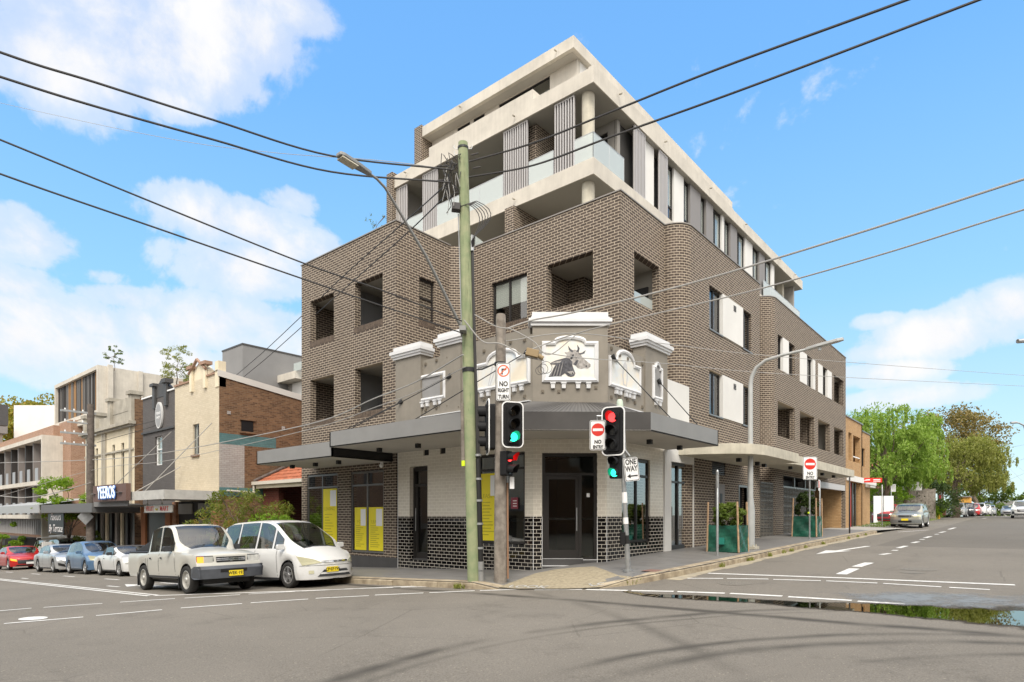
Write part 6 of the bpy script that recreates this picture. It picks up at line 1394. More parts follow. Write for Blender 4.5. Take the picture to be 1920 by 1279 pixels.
def simplepost(x, ybase, ytop, label, name='post', r=.03, m=None, u=None, two=None, cat='post'):
    p = onu(x, ybase, u) if u is not None else gp(x, ybase, .15); p.z = FZ(p.x, p.y) if p.y < 36 and p.x < -5.9 else RZ(p.x, p.y)+.1
    Y = depth(p); e = thing(name, p, label, cat); z1 = at(0, ytop, Y).z
    mb = MB(); mb.tube([p, Vector((p.x,p.y,z1-.02)), Vector((p.x,p.y,z1))], [r,r,r*.6], 10); mb.build('pole', m or METAL, e, smooth=True)
    if two: mb = MB(); mb.tube([Vector((p.x,p.y,at(0,two,Y).z)), Vector((p.x,p.y,z1-.05))], r*1.25, 10); mb.build('sleeve', METAL, e)
    return e, p, Y
simplepost(1345, 1042, 881, 'bare grey sign post standing in front of the near planter', r=.035, u=-6.65, two=915)
simplepost(1593, 997, 893, 'dark bare post near the driveway before the orange building', r=.035, m=FRM, u=-6.35)
e, p, Y = simplepost(1537, 990, 901, 'thin post with a small red and white parking sign beyond the far planter', name='parking_sign', u=-6.7, cat='road sign')
T = face(1536, 910, Y-.05, 55); mb = MB(); mb.prism(rrect(.32,.46,.02), -.005, 0, T=T); mb.build('sign_plate', WHITE, e); mb = MB(); mb.prism(rrect(.28,.30,.02), .001, .003, T=T @ Matrix.Translation((0,.04,0))); mb.build('red_field', RED, e)
simplepost(1654, 986, 909, 'thin grey post on the footpath beside the orange brick corner', r=.03)
e, p, Y = simplepost(1671, 978, 908, 'post with a small square white notice near the white gate', name='notice_sign', r=.03, cat='road sign')
T = face(1675, 915, Y-.05, 0); mb = MB(); mb.prism(rrect(.40,.62,.02), -.005, 0, T=T); mb.build('sign_plate', mat('notice_face', (.62,.62,.62), .6), e); mb = MB()
for k in range(4): mb.box(-.14,.14,.2-.1*k,.23-.1*k,.001,.003,0,T)
mb.build('notice_print', mat('print_grey', (.25,.25,.25), .7), e)
simplepost(1708, 962, 866, 'taller white pole behind the parked silver wagon', r=.07, m=POLEG)
e, p, Y = simplepost(1765, 968, 922, 'street name sign with a small red plate where the side lane joins', name='street_name_sign', r=.04, cat='road sign')
T = face(1754, 924, Y, 5); mb = MB(); mb.prism(rrect(1.05,.2,.02), -.01, .01, T=T); mb.build('name_blade', mat('sign_green_white', (.35,.45,.36), .6), e); T = face(1763, 932, Y-.05, 0); mb = MB(); mb.prism(rrect(.22,.4,.02), -.005, 0, T=T); mb.build('red_plate', RED, e)
# curved steel street light
l0 = onu(1407, 1030, -6.75); l0.z = FZ(l0.x, l0.y); DLt = depth(l0)
SL = thing('street_light', l0, 'tall grey steel street light with long curved arm over the right-hand street', 'street light')
zz = lambda y: at(0, y, DLt).z
mb = MB(); q0 = l0+UP*.05
mb.tube([q0, Vector((l0.x,l0.y,zz(958))), Vector((l0.x,l0.y,zz(930))), Vector((l0.x,l0.y,zz(720)))], [.135,.135,.085,.07], 14)
C = Vector((l0.x, l0.y, zz(722)))
mb.tube([C, C+Vector((.04,0,.26)), C+Vector((.18,0,.52)), C+Vector((.46,0,.70)), C+Vector((.95,0,.78)), C+Vector((1.75,0,.84))], [.068,.062,.056,.05,.045,.04], 12)
mb.build('pole', POLEG, SL, smooth=True)
mb = MB(); mb.box(-.22,.2,-.2,.22,-.02,.06,0,Matrix.Translation(l0+UP*.02)); 
for sx in (-.13,.13):
    for sy in (-.13,.13): mb.tube([l0+Vector((sx,sy,.05)), l0+Vector((sx,sy,.14))], .02, 8)
mb.build('base_plate', CONC_Y, SL)
mb = MB(); T = Matrix.Translation(C+Vector((1.7,0,.84))) @ Matrix.Rotation(RAD(-7), 4, 'Y'); mb.prism([(-.05,-.07),(.25,-.12),(.8,-.11),(.95,-.05),(.95,.05),(.8,.11),(.25,.12),(-.05,.07)], -.03, .05, T=T); mb.tube([T @ Vector((.3,0,-.02)), T @ Vector((.3,0,-.14))], .05, 8); mb.build('lamp_head', POLEG, SL, bevel=.01)
# far pole on the left street
f0 = at(170, 1060, 33.0); f0 = Vector((onv(170,0,10.75).x, 10.75, 0)); f0.z = FZ(f0.x, f0.y); DF = depth(f0)
FP = thing('power_pole', f0, 'dark timber power pole with cross arms by the YEEROS sign', 'power pole')
zf = lambda y: at(0, y, DF).z
mb = MB(); mb.tube([f0, Vector((f0.x,f0.y,zf(758)))], [.22,.16], 14); mb.build('pole', mat('dark_pole_timber', (.115,.095,.08), .9, nscale=5, namp=.3), FP, smooth=True)
mb = MB()
for y in (775, 795, 815, 835): mb.box(-.06,.06,-1.2,.4,-.05,.05,0,Matrix.Translation((f0.x,f0.y-.15,zf(y)))) if y != 795 else mb.box(-.05,.05,-.9,.2,-.04,.04,0,Matrix.Translation((f0.x,f0.y-.15,zf(y))))
mb.build('cross_arm', METAL, FP)
mb = MB()
for y in (775,795,815,835):
    for k in range(3): mb.tube([(f0.x,f0.y-.35-.4*k,zf(y)),(f0.x,f0.y-.35-.4*k,zf(y)+.14)], .035, 8)
mb.build('insulator', WHITE, FP)
DI = thing('warning_sign', (f0.x, f0.y-.2, zf(975)), 'grey diamond sign seen from behind on the far power pole', 'road sign'); T = frame((f0.x+.25,f0.y-.3,zf(969)),CR,UP) @ Matrix.Rotation(pi/4,4,'Z'); mb = MB(); mb.prism(rrect(.62,.62,.04), -.01, .01, T=T); mb.build('sign_plate', METAL, DI)
# ------------------------------------------------------------------ overhead wires
def wire(p, q, sag, r, m, label, group=None, n=22, name='overhead_wire', ext=0):
    p = Vector(p); q = Vector(q)
    if ext: q = p+(q-p)*(1+ext)
    L = 1+ext
    pts = [p.lerp(q, k/n)-UP*(4*sag*(k/n*L)*(1-k/n*L) if ext == 0 else sag*4*(k/n)*(1-k/n)) for k in range(n+1)]
    mb = MB(); mb.tube(pts, r, 6); o = mb.build(name, m); tag(o, label, 'cable', group)
    return o
def wirepx(pts, r, m, label, group=None, name='overhead_wire'):
    """smooth cable through real points"""
    P = [Vector(p) for p in pts]; out = []
    Q = [P[0]*2-P[1]]+P+[P[-1]*2-P[-2]]
    for i in range(1, len(Q)-2):
        n = 8
        for k in range(n):
            t = k/n; a, b, c, d = Q[i-1], Q[i], Q[i+1], Q[i+2]
            out.append(.5*((2*b)+(c-a)*t+(2*a-5*b+4*c-d)*t*t+(3*b-a-3*c+d)*t*t*t))
    out.append(P[-1])
    mb = MB(); mb.tube(out, r*.66, 6); o = mb.build(name, m); tag(o, label, 'cable', group); return o
A = lambda x, y, Y: at(x, y, Y)
dp = DP-.2
wirepx([A(845,318,dp), A(620,292,12.2), A(400,225,10.6), A(180,155,9.4), A(0,98,8.6), A(-500,-90,7)], .030, WIRE, 'uppermost thick black cable from the green pole to the top left of the sky')
wirepx([A(845,342,dp), A(620,322,12.2), A(400,262,10.6), A(180,200,9.4), A(0,144,8.6), A(-500,-20,7)], .030, WIRE, 'second thick black cable from the green pole just under the uppermost one')
wirepx([A(850,318,dp), A(700,300,14), A(500,285,17), A(300,257,20), A(0,193,26), A(-500,80,34)], .012, WIRE_L, 'thin cable crossing beneath the two thick black cables on the left')
wirepx([A(866,602,dp-.1), A(720,546,12.0), A(565,492,11.0), A(300,385,9.6), A(0,262,8.4), A(-500,60,7)], .022, WIRE, 'long cable from the lamp arm bracket up to the left edge, the higher of two')
wirepx([A(868,625,dp-.1), A(720,575,12.0), A(565,522,11.0), A(300,430,9.6), A(0,326,8.4), A(-500,140,7)], .022, WIRE, 'long cable from the green pole up to the left edge, the lower of two')
wirepx([A(838,345,dp), A(760,415,16), A(650,512,20), A(560,598,24.5), A(480,672,28.0), A(400,735,30.5), A(300,786,32), A(182,810,DF-.3)], .022, WIRE, 'black cable running from the green pole down to the far pole, upper of the pair')
wirepx([A(835,368,dp), A(760,440,16), A(650,538,20), A(560,618,24.5), A(480,688,28.0), A(400,748,30.5), A(300,795,32), A(182,830,DF-.3)], .022, WIRE, 'black cable running from the green pole down to the far pole, lower of the pair')
wirepx([A(868,665,dp), A(780,716,15.5), A(700,748,17), A(600,790,20), A(440,825,25), A(300,850,29), A(180,862,DF-.3), A(0,868,40)], .028, WIRE_L, 'thick pale cable sweeping from the green pole across the brick wall to the far pole')
wirepx([A(872,688,dp), A(780,735,15.5), A(700,765,17), A(600,800,20), A(440,838,25), A(300,866,29), A(180,880,DF-.3), A(0,930,36)], .018, WIRE_L, 'thinner pale cable just below the thick pale one across the brick wall')
wirepx([A(880,303,dp), A(1000,268,12.6), A(1150,208,11.3), A(1350,128,9.8), A(1700,0,8.2), A(2100,-150,7)], .030, WIRE, 'uppermost cable rising from the green pole to the top right, left of the pair')
wirepx([A(880,332,dp), A(1000,310,12.6), A(1150,255,11.3), A(1400,165,9.8), A(1835,0,8.2), A(2200,-140,7)], .030, WIRE, 'cable rising from the green pole to the top right, lower of the pair')
wirepx([A(945,618,DW), A(1000,600,13.8), A(1080,585,13.2), A(1300,530,11.6), A(1600,440,9.8), A(1920,336,8.4), A(2300,215,7.4)], .026, WIRE_L, 'twin pale cable sweeping from the grey pole across the curved brick corner')
wirepx([A(985,660,DW), A(1050,635,13.8), A(1150,607,13), A(1400,548,11.4), A(1650,478,9.8), A(1920,393,8.6), A(2300,280,7.6)], .020, WIRE_L, 'single pale cable below the twin cable, running to the right edge')
wirepx([A(945,640,DW), A(1080,625,14.5), A(1250,645,18), A(1500,672,24), A(1920,704,40), A(2100,715,48)], .016, WIRE_L, 'thin pale wire crossing level over the right street, upper of two')
wirepx([A(1010,660,DW), A(1100,672,15), A(1250,682,18), A(1500,703,24), A(1920,724,40), A(2100,732,48)], .016, WIRE_L, 'thin pale wire crossing level over the right street, lower of two')
wirepx([A(870,600,dp), A(905,640,dp), A(940,645,DW-.2), A(985,668,DW-.2), A(1020,676,DW-.25)], .022, WIRE_L, 'twisted pale service cable linking the green pole to the brown splice box')
wirepx([A(890,590,dp), A(930,612,dp), A(960,618,DW-.2), A(1000,640,DW-.2), A(1030,665,DW-.2), A(1080,628,DW-.1)], .018, WIRE_L, 'loose looping service cable above the grey timber pole')
sb = thing('splice_box', A(1005,668,DW-.25), 'brown cable splice box hanging on the wires right of the grey pole', 'cable box')
T = frame(A(998,662,DW-.25), CR-UP*.25, UP); mb = MB(); mb.box(-.14,.14,-.08,.08,-.06,.06,0,T); mb.tube([T @ Vector((.14,-.02,0)), T @ Vector((.26,-.06,0))], .05, 8); mb.build('box', mat('brown_plastic', (.28,.20,.10), .6), sb, bevel=.01)
mb = MB(); 
for k in range(3): c = A(1012+6*k,695-3*k,DW-.25); mb.tube([c+CR*(.09+.02*k)*cos(a*pi/8)+UP*(.09+.02*k)*sin(a*pi/8) for a in range(17)], .006, 5)
mb.build('spare_loop', WIRE, sb)
wirepx([A(0,930,30), A(45,933,29), A(100,925,28.5), A(170,905,DF-.2)], .03, WIRE_L, 'drooping pale cable in front of the concrete balconies')
for k, (ya, yb_) in enumerate(((806,800),(842,835),(852,880),(865,900),(874,862),(905,890),(930,948))):
    wirepx([A(1880,ya,95), A(1915,yb_,88), A(1960,yb_+ (yb_-ya)*1.2,80)], .02, WIRE_L, 'faint wires crossing the pale sky above the distant crest', 'faint distant wires at the right edge')
# far lamp at the right edge
e = thing('street_light', at(1925, 960, 60), 'distant street light whose arm enters at the right edge above the crest', 'street light')
mb = MB(); mb.tube([at(1925,970,60), at(1925,815,60), at(1920,798,60), at(1910,793,60), at(1896,792,60)], .08, 8); mb.build('pole', METAL, e); mb = MB(); mb.tube([at(1906,792,60), at(1895,793,60)], .12, 8); mb.build('lamp_head', METAL, e)
e = thing('street_light', at(1935, 900, 22), 'street lamp head just entering the right edge higher up', 'street light')
mb = MB(); mb.tube([at(1960,990,22), at(1960,660,22), at(1950,642,22), at(1930,638,22)], .07, 8); mb.build('pole', METAL, e); mb = MB(); mb.tube([at(1932,638,22), at(1908,640,22)], .08, 8); mb.build('lamp_head', METAL, e)
# ------------------------------------------------------------------ vehicles
MB.worldmode = False
def carpaint(name, c, rough=.28, metal=0, coat=.6): return mat(name, c, rough, metal, .5, coat=coat)
CW = carpaint('car_white', (.52,.51,.46)); CW2 = carpaint('car_white_b', (.62,.62,.61)); CSIL = carpaint('car_silver', (.50,.51,.52), .3, .55); CBLU = carpaint('car_blue', (.10,.18,.30), .3, .3); CRED = carpaint('car_red', (.42,.015,.015)); CBLK = carpaint('car_black', (.02,.021,.024)); CGRN = carpaint('car_champagne', (.36,.36,.31), .3, .4)
CGLASS = glassmat('car_glass', (.58,.64,.62), .10); CGL_D = glassmat('car_privacy_glass', (.06,.065,.065), .18)
TYRE = mat('tyre_rubber', (.022,.021,.02), .85); RIM = mat('alloy_rim', (.55,.55,.55), .3, metal=.8); STEELW = mat('steel_wheel', (.45,.44,.41), .45, metal=.4)
TRIMB = mat('bumper_plastic', (.035,.037,.042), .55); BUMPG = mat('grey_bumper', (.075,.082,.095), .45, nscale=3, namp=.2); CHR = mat('chrome', (.75,.75,.75), .12, metal=1); HL = mat('headlamp', (.62,.62,.58), .12, metal=.35, coat=1); HLY = mat('aged_headlamp', (.60,.58,.40), .2, metal=.2, coat=1); IND = mat('amber_lamp', (.85,.26,.03), .3, emit=(1,.30,.03,.7)); TAIL = mat('tail_lamp', (.45,.01,.01), .25); SEAT = mat('seat_fabric', (.15,.145,.135), .9); PLY = mat('plate_yellow', (.80,.62,.02), .5); PLW = mat('plate_white', (.72,.72,.70), .5)
GAP = mat('panel_gap', (.02,.02,.02), .7)
def cr(x, P):                    # smooth curve through (x, value) pairs
    if x <= P[0][0]: return P[0][1]
    if x >= P[-1][0]: return P[-1][1]
    for i in range(len(P)-1):
        if x <= P[i+1][0]:
            x0, y0 = P[i]; x1, y1 = P[i+1]; m = (y1-y0)/(x1-x0)
            def sl(j):
                if j <= 0 or j >= len(P)-1: return None
                a = (P[j][1]-P[j-1][1])/(P[j][0]-P[j-1][0]); b = (P[j+1][1]-P[j][1])/(P[j+1][0]-P[j][0])
                return 0 if a*b <= 0 else 2*a*b/(a+b)
            m0 = sl(i); m1 = sl(i+1); m0 = m if m0 is None else m0; m1 = m if m1 is None else m1
            h = x1-x0; t = (x-x0)/h
            return (2*t**3-3*t*t+1)*y0+(t**3-2*t*t+t)*h*m0+(-2*t**3+3*t*t)*y1+(t**3-t*t)*h*m1
def make_car(name, label, cat, u, v, yaw, S, paint, sp, group=None, detail=2):
    L, W, H = sp['L'], sp['W'], sp['H']; xf, xr, R = sp['xf'], sp['xr'], sp['R']; sill = sp.get('sill', .22); ws = sp['ws']; rg = sp.get('rg'); tum = sp.get('tum', .30)
    HWb = W/2
    z = RZ(u, v)
    root = empty(name, (u, v, z), yaw, label, cat, group)
    # tilt with the road
    e = 1.2; dx = (RZ(u+cos(yaw)*e, v+sin(yaw)*e)-RZ(u-cos(yaw)*e, v-sin(yaw)*e))/(2*e)
    root.rotation_euler = (0, -math.atan(dx), yaw); root.scale = (S, S, S*sp.get('zs', 1))
    top = lambda x: cr(x, sp['top']); belt = lambda x: min(cr(x, sp['belt']), top(x))
    nose = sp.get('nose', [(.2,.06),(.45,0),(.6,.02),(.8,.12),(1.0,.25)]); tail = sp.get('tail', [(.2,.06),(.5,0),(.9,.05),(1.2,.15)]); rnd_f = sp.get('rf', .30); rnd_r = sp.get('rr', .2)
    def D(y, zz, front):
        a = min(1.0, abs(y)/HWb); return (rnd_f if front else rnd_r)*a**3.2*.8+(pl(zz, nose if front else tail))
    def warp(x, y, zz):
        zone = .85
        if x > L/2-zone: w = ((x-(L/2-zone))/zone)**2; return x-w*D(y, zz, True)
        if x < -L/2+zone: w = ((-L/2+zone-x)/zone)**2; return x+w*D(y, zz, False)
        return x
    Ra = R+.055
    def section(x):
        hw = HWb*(1-.05*max(0, abs(x)/(L/2)-.5)); zb = belt(x); zt = top(x); z0 = sill
        for xw in (xf, xr):
            d = abs(x-xw)
            if d < Ra: z0 = max(z0, R+sqrt(Ra*Ra-d*d))
        z0 = min(z0, zb-.1); h = zt-zb; w = smooth((h-.03)/.30)
        P = [(hw*.955, z0), (hw*.99, z0+(zb-z0)*.2), (hw, z0+(zb-z0)*.52), (hw*.995, z0+(zb-z0)*.82), (hw*.955, zb)]
        rail = hw*.945-tum*max(0, h-.08)
        for k in range(4):
            t = k/3; yc = hw*.94+(rail-hw*.94)*t; zc = zb+.03*w+(zt-.07*w-zb-.03*w)*t
            yh = hw*(.90-.08*k); zh = zb+(zt-zb)*smooth((.955-yh/hw)/.75)
            P.append((yh+(yc-yh)*w, zh+(zc-zh)*w))
        for k, f in enumerate((.86, .45, 0)):
            yc = rail*f; zc = zt-(.022 if k == 0 else 0); yh = hw*(.50, .24, 0)[k]; zh = zb+(zt-zb)*smooth((.955-yh/hw)/.75)
            P.append((yh+(yc-yh)*w, zh+(zc-zh)*w))
        return P
    step = .07 if detail > 1 else (.11 if detail == 1 else .2)
    xs = set(-L/2+L*k/int(L/step) for k in range(int(L/step)+1))
    for q in [ws[0], ws[1]]+([rg[0], rg[1]] if rg else [])+[c for w_ in sp['side'] for c in w_]:
        near = min(xs, key=lambda a: abs(a-q)); xs.discard(near) if abs(near) < L/2-.01 else None; xs.add(q)
    for q in (ws[0]+.04, ws[1]-.05): xs.add(q)
    for a_, b_ in sp['side']: xs.add(a_+.035); xs.add(b_-.035)
    xs = sorted(xs)
    secs = [section(x) for x in xs]; n = 12
    parts = {'window_seal': [], 'body': [], 'windscreen': [], 'side_window': [], 'rear_window': [], 'tonneau': [], 'roof_cover': []}
    def pt(i, k, s): y, zz = secs[i][k]; return Vector((warp(xs[i], y, zz), s*y, zz))
    for s in (1, -1):
        for i in range(len(xs)-1):
            xm = (xs[i]+xs[i+1])/2; h = top(xm)-belt(xm)
            for k in range(n-1):
                f = [pt(i,k,s), pt(i+1,k,s), pt(i+1,k+1,s), pt(i,k+1,s)]
                if s > 0: f = f[::-1]
                t = 'body'
                if ws[0] < xm < ws[1] and k >= 9-(0) and h > .02: t = 'window_seal' if (xm < ws[0]+.04 or xm > ws[1]-.05) and detail > 1 else 'windscreen'
                elif rg and rg[0] < xm < rg[1] and k >= 9: t = 'rear_window'
                elif 5 <= k <= 7 and any(a < xm < b for a, b in sp['side']) and h > .13: t = 'side_window' if detail < 2 or any(a+.035 < xm < b-.035 for a, b in sp['side']) else 'window_seal'
                elif sp.get('bed') and xm < sp['bed'] and k >= 4: t = 'tonneau'
                elif sp.get('soft') and sp['soft'][0] < xm < sp['soft'][1] and k >= 5 and h > .03: t = 'roof_cover'
                parts[t].append(f)
    for (i, fr) in ((0, False), (len(xs)-1, True)):
        M = 14
        for k in range(n-1):
            for j in range(M):
                ya, za = secs[i][k]; yb, zb2 = secs[i][k+1]; x = xs[i]
                t0, t1 = -1+2*j/M, -1+2*(j+1)/M
                q = [Vector((warp(x, ya*t0, za), ya*t0, za)), Vector((warp(x, ya*t1, za), ya*t1, za)), Vector((warp(x, yb*t1, zb2), yb*t1, zb2)), Vector((warp(x, yb*t0, zb2), yb*t0, zb2))]
                if not fr: q = q[::-1]
                parts['tonneau' if (not fr and sp.get('bed') and k >= 4) else 'body'].append(q)
    def emit(nm, faces, m_, lab=None):
        if not faces: return None
        mb = MB(); idx = {}
        for f in faces:
            ids = []
            for p in f:
                key = (round(p.x,4), round(p.y,4), round(p.z,4))
                if key not in idx: idx[key] = len(mb.v); mb.v.append(tuple(p))
                if not ids or ids[-1] != idx[key]: ids.append(idx[key])
            if len(ids) > 1 and ids[0] == ids[-1]: ids.pop()
            if len(set(ids)) >= 3: mb.f.append(tuple(ids)); mb.m.append(0)
        o = mb.build(nm, m_, root, smooth=True, angle=38)
        return o
    body = emit('body', parts['body'], paint)
    emit('windscreen', parts['windscreen'], CGLASS); emit('window_seal', parts['window_seal'], TRIMB); emit('rear_window', parts['rear_window'], CGLASS); emit('tonneau_cover', parts['tonneau'], mat('tonneau_vinyl', (.03,.03,.032), .6)); emit('soft_top', parts['roof_cover'], mat('soft_top_cloth', (.05,.048,.05), .9))
    for s in (1, -1):
        for (a, b) in sp['side']:
            emit('side_window', [f for f in parts['side_window'] if f[0].y*s > 0 and a-.001 <= sum(p.x for p in f)/4 <= b+.001], sp.get('sideglass', CGLASS))
    # under-body, liners and cabin
    mb = MB(); mb.box(-L/2+.35,L/2-.35,-HWb*.72,HWb*.72,.22,.62); mb.box(xr+R+.1,xf-R-.1,-HWb*.9,HWb*.9,sill-.02,.4)
    for xw in (xf, xr):
        for s in (1, -1):
            for k in range(10):
                a0, a1 = pi*k/10, pi*(k+1)/10; P = [(xw+Ra*cos(a), R+Ra*sin(a)) for a in (a0, a1)]
                mb.face([(P[0][0], s*HWb*.965, P[0][1]), (P[1][0], s*HWb*.965, P[1][1]), (P[1][0], s*HWb*.6, P[1][1]), (P[0][0], s*HWb*.6, P[0][1])])
    mb.build('underbody', BLACK, root)
    cab0, cab1 = (rg[1] if rg else ws[0]-1.9), ws[1]
    mb = MB(); bz = belt(0)
    mb.box(cab0+.1 if not sp.get('bed') else sp['bed']+.1, cab1-.35, -HWb*.84, HWb*.84, .3, bz-.08); mb.box(cab1-.75, cab1-.12, -HWb*.82, HWb*.82, .5, bz-.0)
    for sx in ([ws[0]-.35]+([ws[0]-1.25] if not sp.get('two') else [])):
        for sy in (-.36, .36): mb.box(sx-.12, sx+.06, sy-.23, sy+.23, .6, bz+.18); mb.box(sx-.10, sx, sy-.11, sy+.11, bz+.2, bz+.40)
    mb.build('interior', SEAT, root)
    if detail > 0:
        mb = MB(); C = Vector((ws[0]+.28, -.36, bz+.03)); T = Matrix.Translation(C) @ Matrix.Rotation(RAD(65), 4, 'Y'); mb.tube([T @ Vector((.18*cos(a*pi/10), .18*sin(a*pi/10), 0)) for a in range(21)], .014, 6); mb.tube([T @ Vector((-.18,0,0)), T @ Vector((.18,0,0))], .012, 5); mb.build('steering_wheel', TRIMB, root)
    # wheels
    wt_ = .2
    for xw in (xf, xr):
        for s in (1, -1):
            T = Matrix.Translation((xw, s*(HWb-.115), R)) @ Matrix.Rotation(RAD(-90*s), 4, 'X')
            wr = empty('wheel', (0,0,0)); wr.parent = root
            mb = MB(); mb.lathe([(R*.66,.075),(R*.80,.098),(R*.93,.098),(R*.985,.08),(R,.04),(R,-.06),(R*.95,-.1),(R*.6,-.1)], T, 28 if detail else 14); o = mb.build('tyre', TYRE, wr, smooth=True, angle=50)
            mb = MB(); rimm = sp.get('rim', RIM); st = sp.get('steel')
            mb.lathe([(R*.68,.085),(R*.63,.09),(R*.60,.05),(R*.58,-.05)], T, 28 if detail else 14)
            if st:
                mb.lathe([(R*.60,.045),(R*.45,.03),(R*.38,.06),(R*.20,.075),(R*.17,.10),(R*.10,.115),(.0,.117)], T, 24)
            else:
                for k in range(sp.get('spokes', 5)):
                    a = 2*pi*k/sp.get('spokes', 5)+.3; c_, s_ = cos(a), sin(a); n_ = Vector((-s_, c_, 0)); d_ = Vector((c_, s_, 0))
                    P = [d_*R*.1-n_*.045, d_*R*.1+n_*.045, d_*R*.62+n_*.032, d_*R*.62-n_*.032]
                    mb.prism([(p.x, p.y) for p in P], .055, .08, T=T)
                mb.lathe([(R*.17,.055),(R*.16,.09),(.0,.095)], T, 16)
            mb.build('rim', rimm, wr, smooth=True, angle=30)
            mb = MB(); mb.lathe([(R*.6,-.02),(.0,-.02)], T, 16); mb.build('brake_disc', mat('brake', (.06,.055,.05), .5, metal=.4), wr)
    # fascia patches
    def patch(nm, q, m_, front=True, out=.008, n1=8, n2=3, parent=None, mirror=False):
        """q: four (y,z) corners: inner-bottom, outer-bottom, outer-top, inner-top"""
        for s in ((1, -1) if mirror else (1,)):
            mb = MB()
            for i in range(n1):
                for j in range(n2):
                    F = []
                    for (a, b) in ((i/n1, j/n2), ((i+1)/n1, j/n2), ((i+1)/n1, (j+1)/n2), (i/n1, (j+1)/n2)):
                        y = (q[0][0]*(1-a)+q[1][0]*a)*(1-b)+(q[3][0]*(1-a)+q[2][0]*a)*b; zz = (q[0][1]*(1-a)+q[1][1]*a)*(1-b)+(q[3][1]*(1-a)+q[2][1]*a)*b
                        x = (L/2-D(y, zz, True)+out) if front else (-L/2+D(y, zz, False)-out); F.append(Vector((x, s*y, zz)))
                    if (s > 0) != front: F = F[::-1]
                    mb.face(F)
            mb.build(nm, m_, parent or root, smooth=True)
    def sidey(x, zz):
        P = section(x)
        for (y0, z0), (y1, z1) in zip(P, P[1:]):
            if z0 <= zz <= z1 and z1 > z0: return y0+(y1-y0)*(zz-z0)/(z1-z0)
        return P[2][0]
    def side_strip(nm, pts, w, m_, out=.004, both=True):
        for s in ((1, -1) if both else (-1,)):
            mb = MB()
            for (a, b) in zip(pts, pts[1:]):
                nseg = max(1, int(hypot(b[0]-a[0], b[1]-a[1])/.12))
                dd = Vector((b[0]-a[0], b[1]-a[1])).normalized(); nn = Vector((-dd.y, dd.x))*w/2
                for k in range(nseg):
                    p = [a[0]+(b[0]-a[0])*k/nseg, a[1]+(b[1]-a[1])*k/nseg]; q = [a[0]+(b[0]-a[0])*(k+1)/nseg, a[1]+(b[1]-a[1])*(k+1)/nseg]
                    F = [Vector((warp(x, sidey(x, zz), zz), s*(sidey(x, zz)+out), zz)) for (x, zz) in ((p[0]-nn.x,p[1]-nn.y),(q[0]-nn.x,q[1]-nn.y),(q[0]+nn.x,q[1]+nn.y),(p[0]+nn.x,p[1]+nn.y))]
                    mb.face(F if s < 0 else F[::-1])
            mb.build(nm, m_, root)
    if detail > 0:
        for x in sp['gaps']: side_strip('door_gap', [(x[0], sill+.08), (x[1], belt(x[1])-.01)], .016, GAP)
        for x in sp['handles']: side_strip('door_handle', [(x-.07, belt(x)-.13), (x+.07, belt(x)-.13)], .035, sp.get('handle_m', paint if not sp.get('bh') else TRIMB), .02)
        side_strip('sill_trim', [(xr+Ra+.03, sill+.03), (xf-Ra-.03, sill+.03)], .05, TRIMB)
        for s in (1, -1):     # mirrors
            mx = ws[1]-.42; y0 = section(mx)[4][0]; zz = belt(mx)+.06
            mb = MB(); mb.prism(rrect(.20,.135,.04), -.05, .05, T=Matrix.Translation((mx, s*(y0+.11), zz+.03)) @ Matrix.Rotation(RAD(90), 4, 'Y') @ Matrix.Rotation(RAD(90), 4, 'Z')); mb.tube([(mx, s*(y0-.03), zz-.04), (mx, s*(y0+.06), zz)], .02, 6); mb.build('wing_mirror', sp.get('mirror_m', paint), root, bevel=.012)
        mb = MB()
        for yy in (-.25, .25): mb.tube([(ws[1]+.03, yy-.25*.6, top(ws[1])+.012), (ws[1]-.12, yy+.18, top(ws[1]-.12)+.018)], .008, 5)
        mb.build('wiper', BLACK, root)
    if sp.get('bed'):
        for s in (1, -1):
            mb = MB(); P = [Vector((L/2-.02, s*.80, .36)), Vector((L/2-.20, s*(HWb+.035), .36)), Vector((xf+R+.10, s*(HWb+.025), .40)), Vector((xf+R+.10, s*(HWb+.025), .60)), Vector((L/2-.20, s*(HWb+.035), .66)), Vector((L/2-.02, s*.80, .66))]
            mb.face(P if s > 0 else P[::-1]); mb.face([P[5], P[4], Vector((L/2-.3, s*.7, .66))] if s > 0 else [P[4], P[5], Vector((L/2-.3, s*.7, .66))]); mb.build('bumper_end', BUMPG, root)
            mb = MB(); mb.box(xf-R-.12, xf-R-.09, s*(HWb-.24), s*(HWb-.02), .12, .52); mb.box(xr-R-.10, xr-R-.07, s*(HWb-.24), s*(HWb-.02), .12, .52); mb.build('mud_flap', BLACK, root)
        mb = MB(); mb.box(-L/2+.04, sp['bed']-.03, -HWb*.93, HWb*.93, .985, 1.035); mb.prism([(-L/2+.1,.0),(sp['bed'],0),(sp['bed'],.26),(sp['bed']-.25,.24)], -HWb*.8, HWb*.8, T=Matrix.Translation((0,0,1.03)) @ Matrix.Rotation(RAD(90), 4, 'X')); mb.build('tonneau_cover', TRIMB, root, bevel=.02)
    for (nm, q, m_, kw) in sp.get('patches', []): patch(nm, q, m_() if callable(m_) else m_, **kw)
    pz = sp.get('plate')
    if pz:
        zz, body_t, pm, yoff = pz[:4]; x = L/2-D(yoff, zz, True)+.03+(pz[4] if len(pz) > 4 else 0); T = frame((x, yoff, zz), (0,1,0), (0,0,1)); mb = MB(); mb.prism(rrect(.37,.13,.02), -.02, .0, T=T); pl_ = mb.build('number_plate', pm, root)
        if body_t: text_mesh('plate_lettering', body_t, .108, T @ Matrix.Translation((0,0,.002)), BLK, pl_, bold=.002, sx=.95, extr=.001)
    return root
FQ = dict(mirror=True)
